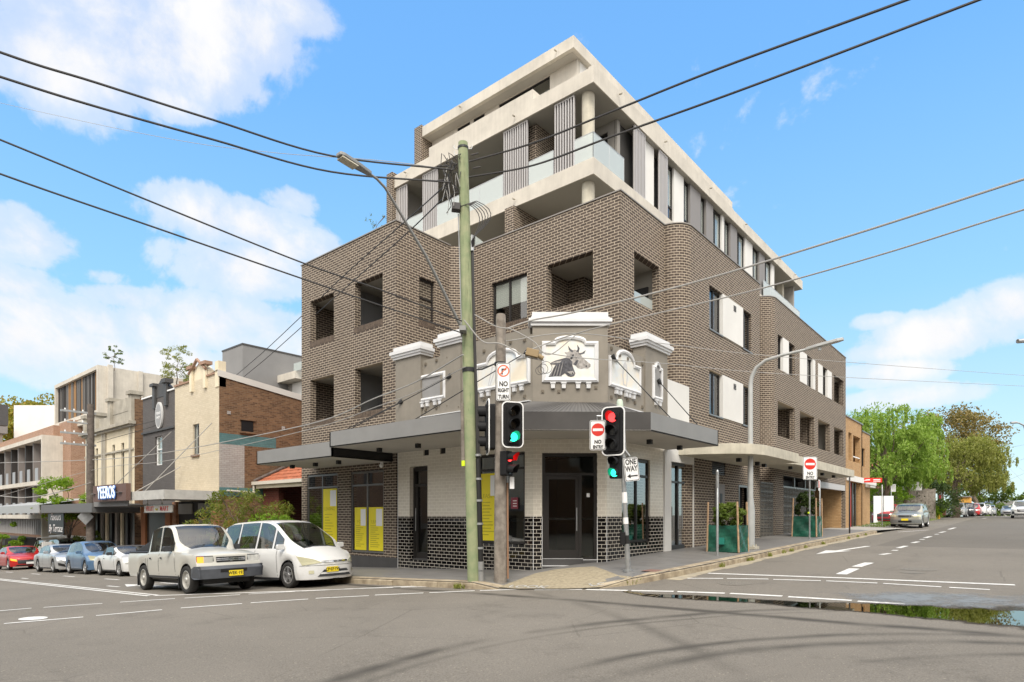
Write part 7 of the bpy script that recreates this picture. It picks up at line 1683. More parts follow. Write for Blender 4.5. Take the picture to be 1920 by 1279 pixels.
UTE = dict(zs=1.06, L=4.85, W=1.69, H=1.64, xf=1.60, xr=-1.25, R=.335, sill=.36, ws=(.42,1.12), side=[(-.78,-.12),(-.05,.84)], bed=-.97, tum=.17,
  top=[(-2.42,.985),(-.99,.985),(-.93,1.02),(-.82,1.56),(-.66,1.66),(-.2,1.705),(.2,1.705),(.42,1.665),(1.12,1.10),(1.5,1.06),(2.0,1.01),(2.3,.96),(2.42,.93)], belt=[(-2.42,.98),(-1,.98),(1.0,1.0),(1.5,.985),(2.42,.89)],
  nose=[(.3,.05),(.62,.0),(.66,.10),(.9,.13),(.96,.18)], rf=.16, rr=.06, tail=[(.2,.1),(.5,0),(1,.0)], steel=1, rim=STEELW, gaps=[(-.84,-.84),(-.08,-.08),(1.02,.95),(-.98,-.98)], handles=[-.62,.12], bh=1, mirror_m=TRIMB, handle_m=TRIMB,
  plate=(.47,'WEK·193',PLY,0.05,.075),
  patches=[('bumper',[(-.82,.36),(.82,.36),(.84,.66),(-.84,.66)],lambda: BUMPG,dict(out=.075,n1=20,n2=4)),('bumper_slot',[(-.34,.50),(.34,.50),(.34,.58),(-.34,.58)],lambda: BLACK,dict(out=.08)),
   ('headlight',[(.46,.70),(.66,.70),(.66,.88),(.44,.88)],lambda: HL,dict(mirror=True,out=.02)),('indicator_lamp',[(-.66,.70),(-.80,.70),(-.80,.88),(-.66,.88)],lambda: IND,dict(out=.02)),('corner_lamp',[(.66,.70),(.80,.70),(.80,.88),(.66,.88)],lambda: HL,dict(out=.02)),
   ('grille_surround',[(-.42,.70),(.42,.70),(.44,.90),(-.44,.90)],lambda: CW,dict(out=.018)),('grille',[(-.37,.735),(.37,.735),(.38,.865),(-.38,.865)],lambda: BLACK,dict(out=.03)),('grille_bar',[(-.37,.775),(.37,.775),(.37,.795),(-.37,.795)],lambda: CHR,dict(out=.038)),('grille_bar',[(-.37,.815),(.37,.815),(.37,.835),(-.37,.835)],lambda: CHR,dict(out=.038)),
   ('light_housing',[(.43,.685),(.81,.685),(.81,.90),(.43,.90)],lambda: TRIMB,dict(mirror=True,out=.012))])
VAN = dict(zs=1.05, L=4.75, W=1.79, H=1.77, xf=1.47, xr=-1.42, R=.325, sill=.20, ws=(.50,1.72), side=[(-2.0,-1.12),(-1.05,-.12),(-.05,.72),(.80,1.22)], rg=(-2.36,-2.12), tum=.28,
  top=[(-2.37,.95),(-2.3,1.40),(-2.12,1.66),(-1.5,1.76),(-.4,1.775),(.2,1.75),(.50,1.69),(1.1,1.38),(1.72,1.02),(1.95,.92),(2.2,.78),(2.33,.70),(2.375,.64)], belt=[(-2.37,.94),(-1,.98),(.6,.97),(1.3,.95),(1.75,.88),(2.1,.76),(2.375,.62)],
  nose=[(.15,.05),(.25,0),(.5,.0),(.66,.03)], rf=.62, rr=.25, gaps=[(-.10,-.10),(1.02,.98),(-1.12,-1.12)], handles=[-.95,.15], mirror_m=CW2, sideglass=CGLASS, spokes=5,
  plate=(.44,'CP·07·YW',PLY,-.12),
  patches=[('headlight',[(.40,.62),(.80,.56),(.88,.80),(.56,.70)],lambda: HLY,dict(mirror=True,out=.012)),('grille',[(-.40,.625),(.40,.625),(.42,.665),(-.42,.665)],lambda: CHR,dict(out=.014)),('lower_grille',[(-.52,.27),(.52,.27),(.36,.44),(-.36,.44)],lambda: TRIMB,dict(out=.008)),('grille_bar',[(-.46,.33),(.46,.33),(.42,.375),(-.42,.375)],lambda: CW2,dict(out=.014)),
   ('fog_lamp',[(.60,.35),(.70,.35),(.70,.43),(.60,.43)],lambda: HLY,dict(mirror=True,out=.014)),('bumper_line',[(-.84,.545),(.84,.545),(.84,.553),(-.84,.553)],lambda: GAP,dict(out=.004,n1=20,n2=1)),('cowl',[(-.1,.2),(.1,.2),(.1,.21),(-.1,.21)],lambda: TRIMB,dict())])
def sedan(**k):
    d = dict(L=4.85, W=1.84, H=1.45, xf=1.45, xr=-1.38, R=.33, sill=.2, ws=(.35,1.05), side=[(-1.15,-.35),(-.28,.72)], rg=(-1.75,-1.05), tum=.36,
      top=[(-2.42,.90),(-2.3,1.02),(-1.75,1.08),(-1.05,1.36),(-.5,1.44),(0,1.445),(.35,1.38),(1.05,1.0),(1.6,.93),(2.1,.82),(2.36,.68),(2.42,.62)], belt=[(-2.42,.88),(-1.2,.96),(1,.93),(1.7,.86),(2.2,.72),(2.42,.58)],
      nose=[(.2,.06),(.45,0),(.6,.02),(.72,.08)], rf=.5, rr=.35, gaps=[(-1.2,-1.1),(-.32,-.32),(.95,.85)], handles=[-1.0,-.1],
      patches=[('headlight',[(.45,.60),(.80,.64),(.86,.74),(.50,.66)],lambda: HL,dict(mirror=True,out=.012)),('grille',[(-.5,.30),(.5,.30),(.62,.50),(-.62,.50)],lambda: TRIMB,dict(out=.01)),('tail_light',[(.45,.72),(.84,.72),(.84,.88),(.45,.85)],lambda: TAIL,dict(mirror=True,front=False,out=.012))])
    d.update(k); return d
CAMRY = sedan(patches=sedan()['patches']+[('grille_bar',[(-.5,.36),(.5,.36),(.5,.38),(-.5,.38)],lambda: CSIL,dict(out=.02)),('air_intake',[(.55,.28),(.82,.36),(.84,.50),(.60,.42)],lambda: BLACK,dict(mirror=True,out=.012))], spokes=10)
REDC = sedan(L=4.65, plate=(.40,'',PLW,0), patches=[('grille',[(-.55,.36),(.55,.36),(.60,.58),(-.60,.58)],lambda: TRIMB,dict(out=.01)),('headlight',[(.60,.50),(.86,.56),(.88,.70),(.62,.62)],lambda: IND,dict(mirror=True,out=.012)),('lower_grille',[(-.7,.22),(.7,.22),(.6,.30),(-.6,.30)],lambda: BLACK,dict(out=.01)),('badge',[(-.06,.56),(.06,.56),(.06,.60),(-.06,.60)],lambda: CHR,dict(out=.02))])
HATCH = dict(L=3.78, W=1.69, H=1.52, xf=1.22, xr=-1.22, R=.30, sill=.2, ws=(.30,1.12), side=[(-1.28,-.42),(-.35,.62)], rg=(-1.82,-1.5), tum=.30,
  top=[(-1.89,.95),(-1.80,1.15),(-1.5,1.44),(-1.0,1.52),(-.2,1.53),(.30,1.44),(1.12,1.02),(1.5,.90),(1.75,.76),(1.89,.66)], belt=[(-1.89,.93),(-.8,.98),(.8,.92),(1.3,.86),(1.89,.60)],
  nose=[(.15,.05),(.3,0),(.55,.0),(.7,.05)], rf=.5, rr=.25, gaps=[(-.4,-.4),(.85,.8)], handles=[-.2], patches=[('headlight',[(.36,.60),(.72,.64),(.78,.86),(.52,.80)],lambda: HLY,dict(mirror=True,out=.014)),('lower_grille',[(-.4,.24),(.4,.24),(.55,.44),(-.55,.44)],lambda: TRIMB,dict(out=.01)),('grille',[(-.2,.56),(.2,.56),(.25,.62),(-.25,.62)],lambda: TRIMB,dict(out=.01))])
CONV = dict(L=4.2, W=1.64, H=1.28, xf=1.22, xr=-1.18, R=.29, sill=.2, ws=(.34,.86), side=[(-.55,.62)], rg=(-1.05,-.75), tum=.30, two=1, soft=(-1.2,.36),
  top=[(-2.1,.78),(-1.9,.86),(-1.15,.90),(-.75,1.18),(-.3,1.27),(.1,1.27),(.34,1.22),(.86,.90),(1.5,.80),(1.95,.68),(2.1,.60)], belt=[(-2.1,.76),(-1.0,.86),(.8,.84),(1.5,.77),(2.1,.56)],
  nose=[(.15,.06),(.4,0),(.6,.04)], rf=.45, rr=.3, gaps=[(-.62,-.62),(.75,.7)], handles=[-.45], bh=1, handle_m=TRIMB, mirror_m=TRIMB, spokes=7, patches=[('headlight',[(.42,.50),(.74,.50),(.74,.56),(.42,.56)],lambda: HL,dict(mirror=True,out=.012)),('lower_grille',[(-.4,.28),(.4,.28),(.4,.38),(-.4,.38)],lambda: TRIMB,dict(out=.01))])
def suv(**k):
    d = dict(L=4.55, W=1.83, H=1.69, xf=1.38, xr=-1.32, R=.36, sill=.28, ws=(.38,1.05), side=[(-1.85,-1.18),(-1.1,-.3),(-.22,.72)], rg=(-2.25,-2.0), tum=.30,
      top=[(-2.27,1.02),(-2.2,1.25),(-2.0,1.60),(-1.4,1.68),(-.3,1.69),(.38,1.60),(1.05,1.14),(1.6,1.08),(2.05,.98),(2.27,.84)], belt=[(-2.27,1.0),(-.8,1.06),(1.0,1.04),(1.7,.98),(2.27,.78)],
      nose=[(.25,.05),(.5,0),(.8,.02),(.95,.10)], rf=.42, rr=.25, gaps=[(-1.15,-1.1),(-.26,-.26),(.95,.88)], handles=[-1.0,-.1],
      patches=[('headlight',[(.50,.76),(.84,.78),(.86,.88),(.52,.86)],lambda: HL,dict(mirror=True,out=.012)),('grille',[(-.42,.62),(.42,.62),(.46,.88),(-.46,.88)],lambda: TRIMB,dict(out=.012)),('lower_grille',[(-.7,.34),(.7,.34),(.6,.46),(-.6,.46)],lambda: TRIMB,dict(out=.012)),('tail_light',[(.66,.95),(.88,.95),(.86,1.2),(.70,1.15)],lambda: TAIL,dict(mirror=True,front=False,out=.012))])
    d.update(k); return d
FOR = suv(W=1.735, H=1.59, top=[(-2.27,.98),(-2.2,1.2),(-2.0,1.50),(-1.4,1.57),(-.3,1.58),(.38,1.49),(1.15,1.04),(1.6,.99),(2.05,.93),(2.27,.82)], belt=[(-2.27,.94),(-.8,.98),(1.0,.96),(1.7,.92),(2.27,.76)], tum=.22, plate=(.56,'',PLY,0), patches=[('headlight',[(.44,.70),(.82,.72),(.84,.86),(.50,.86)],lambda: HLY,dict(mirror=True,out=.012)),('grille',[(-.34,.70),(.34,.70),(.36,.84),(-.36,.84)],lambda: TRIMB,dict(out=.012)),('grille_bar',[(-.3,.76),(.3,.76),(.3,.78),(-.3,.78)],lambda: CHR,dict(out=.02)),('bumper_insert',[(-.84,.32),(.84,.32),(.84,.56),(-.84,.56)],lambda: mat('lower_grey', (.16,.17,.165), .5),dict(out=.01,n1=16)),('lower_grille',[(-.36,.38),(.36,.38),(.36,.50),(-.36,.50)],lambda: BLACK,dict(out=.016)),('bonnet_scoop',[(-.2,.2),(.2,.2),(.2,.21),(-.2,.21)],lambda: TRIMB,dict())])
ql = 'vehicles queuing on the left street'; pr = 'cars parked along the right street'
ute = make_car('utility_truck', 'white dual cab utility with grey bumper, flashing amber lamp and yellow plate, nearest vehicle', 'utility', -17.05, 7.05, 0, .95, CW, UTE, ql)
van = make_car('people_mover', 'rounded white people mover with yellow plate waiting beside the kerb behind the utility', 'van', -15.75, 8.98, RAD(3), .95, CW2, VAN, ql)
conv = make_car('convertible', 'small white convertible with black soft top behind the white utility', 'car', -28.4, 9.25, 0, .95, CW2, CONV, ql)
hatch = make_car('hatchback', 'dark blue hatchback in the queue between the white convertible and silver sedan', 'car', -32.5, 9.25, 0, .95, CBLU, HATCH, ql)
sed = make_car('sedan', 'silver sedan with black lower grille in the queue behind the blue hatchback', 'car', -37.3, 9.25, 0, .95, CSIL, CAMRY, ql)
red = make_car('sedan', 'bright red sedan with lit amber lamps cut off by the left edge', 'car', -46.1, 9.2, 0, .95, CRED, REDC, ql)
bs = make_car('suv', 'black off-road wagon parked beyond the silver sedan', 'car', -45.6, 11.6, 0, .98, CBLK, suv(H=1.85, sideglass=CGL_D), ql, 1)
wv = make_car('suv', 'white work vehicle with roof racks partly hidden behind the red sedan', 'car', -52.5, 12.4, 0, .98, CW2, suv(), ql, 1)
mb = MB()
for x in (-1.5,-.2): mb.tube([(x,-.7,1.72),(x,-.7,1.85),(x,.7,1.85),(x,.7,1.72)], .025, 6)
mb.tube([(-2.0,.2,1.92),(1.0,.2,1.92)], .09, 8); mb.build('roof_rack', WHITE, wv)
fo = make_car('station_wagon', 'silver station wagon with yellow plate parked alone on the grassy kerb', 'car', -5.85, 46.3, -pi/2, .97, CGRN, FOR, pr)
cx = make_car('suv', 'white suv with dark grille at the head of the distant row', 'car', -6.35, 85.5, -pi/2, .97, CW2, suv(), pr)
for k, (u, v, pm, lab) in enumerate(((-5.9,91.5,CBLK,'dark car second in the distant row behind the white suv'),(-5.6,97,CRED,'red car in the middle of the distant parked row'),(-5.3,103,CW2,'white car beyond the red one in the distant parked row'),(-5.0,110,CW2,'white hatchback near the far end of the distant row'),(-4.8,118,CSIL,'tiny silver car last visible in the distant row'))):
    c = copy_tree(cx, None, lab); c.location = (u, v, RZ(u, v)+(.25 if k > 1 else 0)+(.5 if k > 3 else 0)); c.rotation_euler = (0, 0, -pi/2)
    for ch in c.children:
        if ch.name.startswith('body'):
            ch.data = ch.data.copy(); ch.data.materials.clear(); ch.data.materials.append(pm)
pj = make_car('suv', 'large white suv with tall grille driving toward the crossing at the right edge', 'car', -.5, 76.5, -pi/2, 1.0, CW2, suv(H=1.8, W=1.86, patches=suv()['patches']+[('grille_bar',[(-.4,.7),(.4,.7),(.4,.73),(-.4,.73)],lambda: CHR,dict(out=.02)),('grille_bar',[(-.4,.8),(.4,.8),(.4,.83),(-.4,.83)],lambda: CHR,dict(out=.02)),('lamp_pod',[(.62,.42),(.84,.42),(.84,.66),(.66,.66)],lambda: TRIMB,dict(mirror=True,out=.014))]), pr)
hid = make_car('sedan', 'grey-blue car just cresting the rise left of the large white suv', 'car', -2.2, 108, -pi/2, .97, CSIL, sedan(), pr, 0)
hid.location.z += .2
tr = make_car('suv', 'work truck with flat ladder rack standing tall among the distant parked row', 'truck', -6.6, 96.0, -pi/2, 1.05, mat('truck_cream', (.5,.42,.28), .5), suv(H=2.0), pr, 0)
mb = MB(); mb.box(-2.2,.6,-.85,.85,2.3,2.42); mb.box(-2.2,.4,-.8,.8,1.65,2.3,1); mb.build('ladder_rack', [FASC, mat('rack_orange', (.6,.32,.06), .6)], tr)
r2 = make_car('suv', 'dark red car tucked behind the parked silver wagon by the white gate', 'car', -9.2, 60, -pi/2, .95, mat('dull_red', (.3,.02,.03), .4), suv(), pr, 0)
# grille badge of the utility: three interlocking ovals
mb = MB()
def oval(mb, cy, cz, ry, rz, t, x):
    n = 24
    for k in range(n):
        a0, a1 = 2*pi*k/n, 2*pi*(k+1)/n
        mb.face([(x,cy+(ry-t)*cos(a0),cz+(rz-t)*sin(a0)),(x,cy+ry*cos(a0),cz+rz*sin(a0)),(x,cy+ry*cos(a1),cz+rz*sin(a1)),(x,cy+(ry-t)*cos(a1),cz+(rz-t)*sin(a1))])
bx = UTE['L']/2-.10+.045-.02
oval(mb, 0,.80,.062,.042,.011,bx); oval(mb,0,.80,.022,.036,.009,bx+.001); oval(mb,0,.818,.042,.015,.008,bx+.002)
mb.build('grille_badge', CHR, ute)
mb = MB(); oval(mb, 0,.645,.05,.02,.02,VAN['L']/2+.0); mb.build('grille_badge', CHR, van)
# ------------------------------------------------------------------ people in the front seats
SKIN = mat('skin', (.42,.24,.16), .6); CL1 = mat('grey_shirt', (.22,.22,.23), .9); CL2 = mat('rust_shirt', (.55,.20,.07), .9); CL3 = mat('dark_shirt', (.05,.05,.06), .9); HAIR = mat('dark_hair', (.03,.022,.018), .8); HAIR2 = mat('grey_hair', (.35,.33,.31), .8)
def occupant(car, S, x, y, zseat, label, shirt, hair, hands, armup=False, skin=SKIN):
    M = Matrix.LocRotScale(car.location, car.rotation_euler, Vector((S, S, S)))
    base = M @ Vector((x, y, zseat)); root = empty('person', base, car.rotation_euler[2], label, 'person')
    root.rotation_euler = car.rotation_euler.copy(); root.scale = (S, S, S)
    verts = [(0,0,.05),(.02,0,.28),(.0,0,.48),(.0,0,.58),(.02,0,.70),(.02,0,.80),(0,.17,.50),(.12,.24,.32),(hands[0][0],hands[0][1],hands[0][2]),(0,-.17,.50),(.12,-.24,.32),(hands[1][0],hands[1][1],hands[1][2]),(.35,.1,.08),(.42,.12,-.1),(.35,-.1,.08),(.42,-.12,-.1)]
    edges = [(0,1),(1,2),(2,3),(3,4),(4,5),(2,6),(6,7),(7,8),(2,9),(9,10),(10,11),(0,12),(12,13),(0,14),(14,15)]
    rad = [.15,.15,.14,.055,.09,.085,.075,.05,.035,.075,.05,.035,.09,.06,.09,.06]
    me = bpy.data.meshes.new('person_body'); me.from_pydata(verts, edges, []); o = bpy.data.objects.new('body', me); SC.collection.objects.link(o); o.parent = root
    sk = o.modifiers.new('skin', 'SKIN'); sl_ = me.skin_vertices[0].data
    for i, r in enumerate(rad): sl_[i].radius = (r, r)
    sl_[0].use_root = True; sb_ = o.modifiers.new('sub', 'SUBSURF'); sb_.levels = 2; sb_.render_levels = 2
    bpy.context.view_layer.update(); dm = bpy.data.meshes.new_from_object(o.evaluated_get(bpy.context.evaluated_depsgraph_get()))
    o.modifiers.clear(); o.data = dm; dm.materials.append(shirt); dm.materials.append(skin)
    for p in dm.polygons:
        c = p.center; p.use_smooth = True
        p.material_index = 1 if (c.z > .57 or min((c-Vector(h)).length for h in hands) < .12) else 0
    mb = MB(); mb.lathe([(.0,.135),(.06,.12),(.095,.07),(.104,.0),(.098,-.05)], Matrix.Translation((0,0,.755)), 14); mb.build('hair', hair, root, smooth=True)
    mb = MB(); mb.prism([(-.02,-.012),(.02,-.012),(0,.03)], 0, .028, T=frame((.105,0,.725),(0,1,0),(0,0,1))); 
    for yy in (-.032,.032): mb.box(.093,.10,yy-.012,yy+.012,.755,.765)
    mb.build('face_features', mat('face_detail', (.16,.08,.06), .7), root)
    for h in hands:
        hv = Vector(h); mb = MB(); mb.tube([hv, hv+Vector((.05,0,.02))], [.032,.03], 8)
        for k in range(4): mb.tube([hv+Vector((.05,-.027+.018*k,.03)), hv+Vector((.085,-.027+.018*k,.035)), hv+Vector((.09,-.027+.018*k,.005)), hv+Vector((.07,-.027+.018*k,-.01))], [.009,.0085,.008,.007], 6)
        mb.tube([hv+Vector((.02,.03,.0)), hv+Vector((.055,.045,.005)), hv+Vector((.075,.03,.01))], [.011,.010,.008], 6); mb.build('hand', skin, root, smooth=True)
occupant(ute, .95, .02, -.36, .55, 'driver in grey shirt with one hand on top of the utility steering wheel', CL1, HAIR2, [(.56,.08,.50),(.50,-.16,.44)])
occupant(van, .95, .12, -.40, .50, 'driver in rust coloured shirt with an arm raised at the people mover window', CL2, HAIR, [(.50,.10,.42),(.16,-.36,.62)])
occupant(van, .95, .12, .34, .50, 'front passenger in dark clothing sitting in the white people mover', CL3, HAIR, [(.36,.10,.18),(.36,-.10,.18)])
MB.worldmode = True
# ------------------------------------------------------------------ vegetation
def leaves(mb, rnd, c, r, n, s, droop=0, elong=1, hang=0, m=0):
    """n leaf blades in a clump around c"""
    cx, cy, cz = c
    for _ in range(n):
        while True:
            a, b, d = rnd.uniform(-1,1), rnd.uniform(-1,1), rnd.uniform(-1,1)
            if a*a+b*b+d*d <= 1: break
        p = Vector((cx+a*r[0], cy+b*r[1], cz+d*r[2]))
        t = Vector((rnd.uniform(-1,1), rnd.uniform(-1,1), rnd.uniform(-1,1)-droop)).normalized(); q = t.cross(Vector((rnd.uniform(-1,1), rnd.uniform(-1,1), rnd.uniform(-1,1)))).normalized()
        l = s*rnd.uniform(.6,1.4)*elong; w = s*rnd.uniform(.5,1.0)/elong*.6
        i = len(mb.v); mb.v += [tuple(p-t*l*.5), tuple(p+q*w), tuple(p+t*l*.5), tuple(p-q*w)]; mb.f.append((i,i+1,i+2,i+3)); mb.m.append(m)
def limb(mb, a, b, r0, r1, rnd, n=4):
    a = Vector(a); b = Vector(b); L = (b-a).length; pts = [a.lerp(b, k/n)+Vector((rnd.uniform(-1,1), rnd.uniform(-1,1), 0))*L*.05*(0 < k < n) for k in range(n+1)]
    mb.tube(pts, [r0+(r1-r0)*k/n for k in range(n+1)], 7)
BARK = mat('bark', (.12,.09,.065), .95, nscale=6, namp=.35, bump=.5, bscale=20)
def tree(name, base, h, rad, label, leafm, seed, trunk=.2, clumps=60, per=90, s=.14, crown0=.35, droop=0, elong=1, group=None, cat='tree', flat=1, lean=(0,0), weep=0):
    rnd = random.Random(seed); root = world_empty(name, base, label, cat, group); b = Vector(base)
    tb = MB(); top = b+Vector((lean[0], lean[1], h*.62)); limb(tb, b-UP*.2, top, trunk, trunk*.35, rnd, 6); cm = MB(); cs = []
    for k in range(clumps):
        a = rnd.uniform(0, 2*pi); el = rnd.uniform(-.55, 1)
        rr = rnd.uniform(.35, 1.0)**.6*(cos(el*1.15)**.8 if el > 0 else 1-.35*abs(el)); zc = b.z+h*crown0+(h*(1-crown0))*(.42+.50*el)*flat
        c = Vector((b.x+lean[0]+cos(a)*rad*rr, b.y+lean[1]+sin(a)*rad*rr, zc)); cs.append(c)
        cr_ = rad*rnd.uniform(.13,.27); leaves(cm, rnd, c, (cr_, cr_, cr_*rnd.uniform(.5,.9)), per, s, droop, elong)
        if weep:
            for q in range(3):
                w0 = c+Vector((rnd.uniform(-1,1)*cr_, rnd.uniform(-1,1)*cr_, -.1))
                for z_ in range(5): leaves(cm, rnd, w0-UP*weep*.2*z_, (.12,.12,.25), per//14+2, s, 2.0, elong)
    for c in cs[::4]: f = rnd.uniform(.35,.95); limb(tb, (b-UP*.0).lerp(top, f), c, trunk*.35*(1.2-f), .02, rnd, 3)
    tb.build('trunk', BARK, root); cm.build('crown', leafm, root); return root
LW = leafmat('willow_leaf', (.21,.31,.05), (.31,.43,.09), trans=.4); LO = leafmat('olive_leaf', (.22,.24,.055), (.30,.30,.08), trans=.4); LB = leafmat('bronze_leaf', (.20,.155,.05), (.27,.20,.075), (.15,.16,.05), trans=.3); LD = leafmat('dark_leaf', (.035,.06,.015), (.06,.09,.025)); LG2 = leafmat('bright_leaf', (.16,.27,.025), (.26,.38,.04), trans=.45); LM = leafmat('mid_leaf', (.10,.155,.025), (.16,.21,.04)); LA_ = leafmat('autumn_leaf', (.34,.24,.03), (.20,.26,.05), (.42,.20,.03)); LBB = leafmat('bottlebrush_leaf', (.13,.17,.03), (.21,.23,.04), (.30,.20,.05), trans=.4)
tg = 'street trees beyond the orange brick building'
def bp(x, y, Y): p = at(x, y, Y); p.z = RZ(p.x, p.y)-.1; return p
tree('pepper_tree', bp(1660,985,54), 10.4, 4.7, 'light green weeping tree directly beyond the orange brick building', LW, 21, .32, 80, 160, .17, .30, .7, 1.5, tg, weep=1.1)
tree('pepper_tree', bp(1700,985,58), 8.8, 2.4, 'light green weeping tree with hanging fronds behind the parked silver wagon', LW, 22, .25, 46, 150, .17, .42, 1.2, 1.8, tg, weep=1.7)
tree('paperbark_tree', bp(1790,972,66), 8.9, 4.9, 'olive green paperbark with a forked pale trunk above the white suv', LO, 23, .42, 120, 150, .16, .26, .6, 1.5, tg, weep=.7)
tree('fig_tree', bp(1768,972,88), 15.6, 7.4, 'tall bronze and brown leaved tree rising behind the green ones', LB, 24, .5, 90, 120, .28, .45, 0, 1.2, tg)
tree('fig_tree', bp(1826,970,84), 11.6, 3.4, 'sparse bronze leaved tree forming the right shoulder of the tree group', LB, 25, .3, 30, 80, .26, .5, 0, 1.2, tg)
tree('street_tree', bp(1836,970,92), 7.2, 3.8, 'green tree past the paperbark beside the distant parked row', LM, 26, .3, 55, 120, .24, .25, .3, 1.3, tg)
tree('street_tree', bp(1868,969,112), 4.6, 3.4, 'low green tree at the end of the row near the crest', LM, 27, .3, 40, 90, .28, .2, .2, 1.2, tg)
tree('street_tree', bp(1936,968,95), 5.0, 2.6, 'small green tree peeping over the large white suv at the right edge', LM, 28, .3, 25, 80, .28, .3, .2, 1.2, tg)
tree('shrub', bp(1662,975,56), 4.2, 2.2, 'bright green rounded shrub beside the orange building wall', LG2, 29, .12, 40, 90, .14, .1, 0, 1.2, None, 'shrub')
tree('shrub', bp(1725,970,60), 4.0, 3.4, 'dark shrub dotted with light under the weeping trees', LD, 30, .12, 45, 90, .18, .1, 0, 1.2, None, 'shrub')
tree('banana_plant', bp(1742,968,62), 2.6, 1.4, 'yellow-green broad leaved plant behind the silver wagon', LG2, 31, .08, 10, 26, .5, .2, .8, 2.4, None, 'plant')
tree('street_tree', bp(130,1045,39.5), 5.6, 2.1, 'young light green street tree before the concrete end wall', LG2, 32, .12, 34, 80, .16, .45, .2, 1.6, None)
tree('shrub', bp(172,1050,37.0), 2.6, 1.0, 'small dark leafy shrub at the foot of the far power pole', LM, 33, .06, 14, 60, .12, .3, .5, 1.5, None, 'shrub')
tree('shrub', bp(5,1010,44), 3.4, 1.6, 'bright green shrub cut by the left edge under the balconies', LG2, 34, .1, 22, 70, .16, .3, 0, 1.2, None, 'shrub')
tree('bottlebrush', bp(462,1040,24.3), 3.25, 2.05, 'olive green bottlebrush bush with pale flowers beside the brown brick side wall', LBB, 35, .12, 55, 120, .085, .08, .2, 2.0, None, 'shrub')
tree('hedge', bp(520,1040,23.4), 2.15, 1.35, 'bright yellow-green hedge behind the roof of the people mover', LG2, 36, .08, 44, 110, .085, .05, 0, 1.1, None, 'hedge')
tree('rooftop_shrub', at(214,690,40.5), 1.7, .55, 'tiny sparse shrub on the roof above the louvres', LM, 37, .02, 22, 26, .08, .0, 0, 1.5, None, 'shrub')
tree('rooftop_shrub', at(333,722,42), 2.9, 1.15, 'wispy olive shrub on the roof behind the cream shop gable', LO, 38, .04, 50, 50, .08, .0, 0, 1.6, None, 'shrub')
tree('rooftop_weed', at(705,440,20.4), .75, .45, 'thin weedy sprigs poking above the left brick parapet', LM, 39, .012, 6, 7, .06, .3, 0, 2.2, None, 'plant')
# autumn tinted tree line beyond the white building: separate crowns
for k, (x, yb, Y, r) in enumerate(((-10,800,100,7),(30,795,98,7),(62,792,96,6.5),(92,790,94,6),(125,790,92,6))):
    p = at(x, 800, Y); zt2 = at(x, (752,742,742,750,762)[k], Y).z; p.z = -3
    tree('autumn_tree', p, zt2-p.z, r, ['yellow-orange tree at the far left edge above the white building','tallest orange tree above the dark balcony screen','golden tree in the middle of the far left tree line','yellow-green tree next to the concrete louvre frame','green tree mostly behind the concrete louvre frame'][k], LA_, 50+k, .3, 40, 90, .42, .6, 0, 1.1, 'autumn trees behind the white building')
# weeds in the kerb
mb = MB(); rnd = random.Random(8)
for (u, v) in ((-9.75,9.72),(-9.6,9.7),(-9.68,9.66),(-6.3,11.25),(-6.25,11.4),(-5.96,15.3),(-5.97,17.2),(-5.96,17.5),(-5.96,19.0),(-5.96,20.4),(-5.96,21.2),(-5.97,22.9),(-5.96,25.2),(-5.96,29.4),(-5.96,31.2),(-5.96,33.0)):
    leaves(mb, rnd, (u, v, RZ(u, v)+.05), (.08,.13,.05), 34, .06, -1.2, 2.2)
tag(mb.build('weeds', LO), 'tufts of weeds growing in the gutter joints along the kerb', 'weeds', kind='stuff')
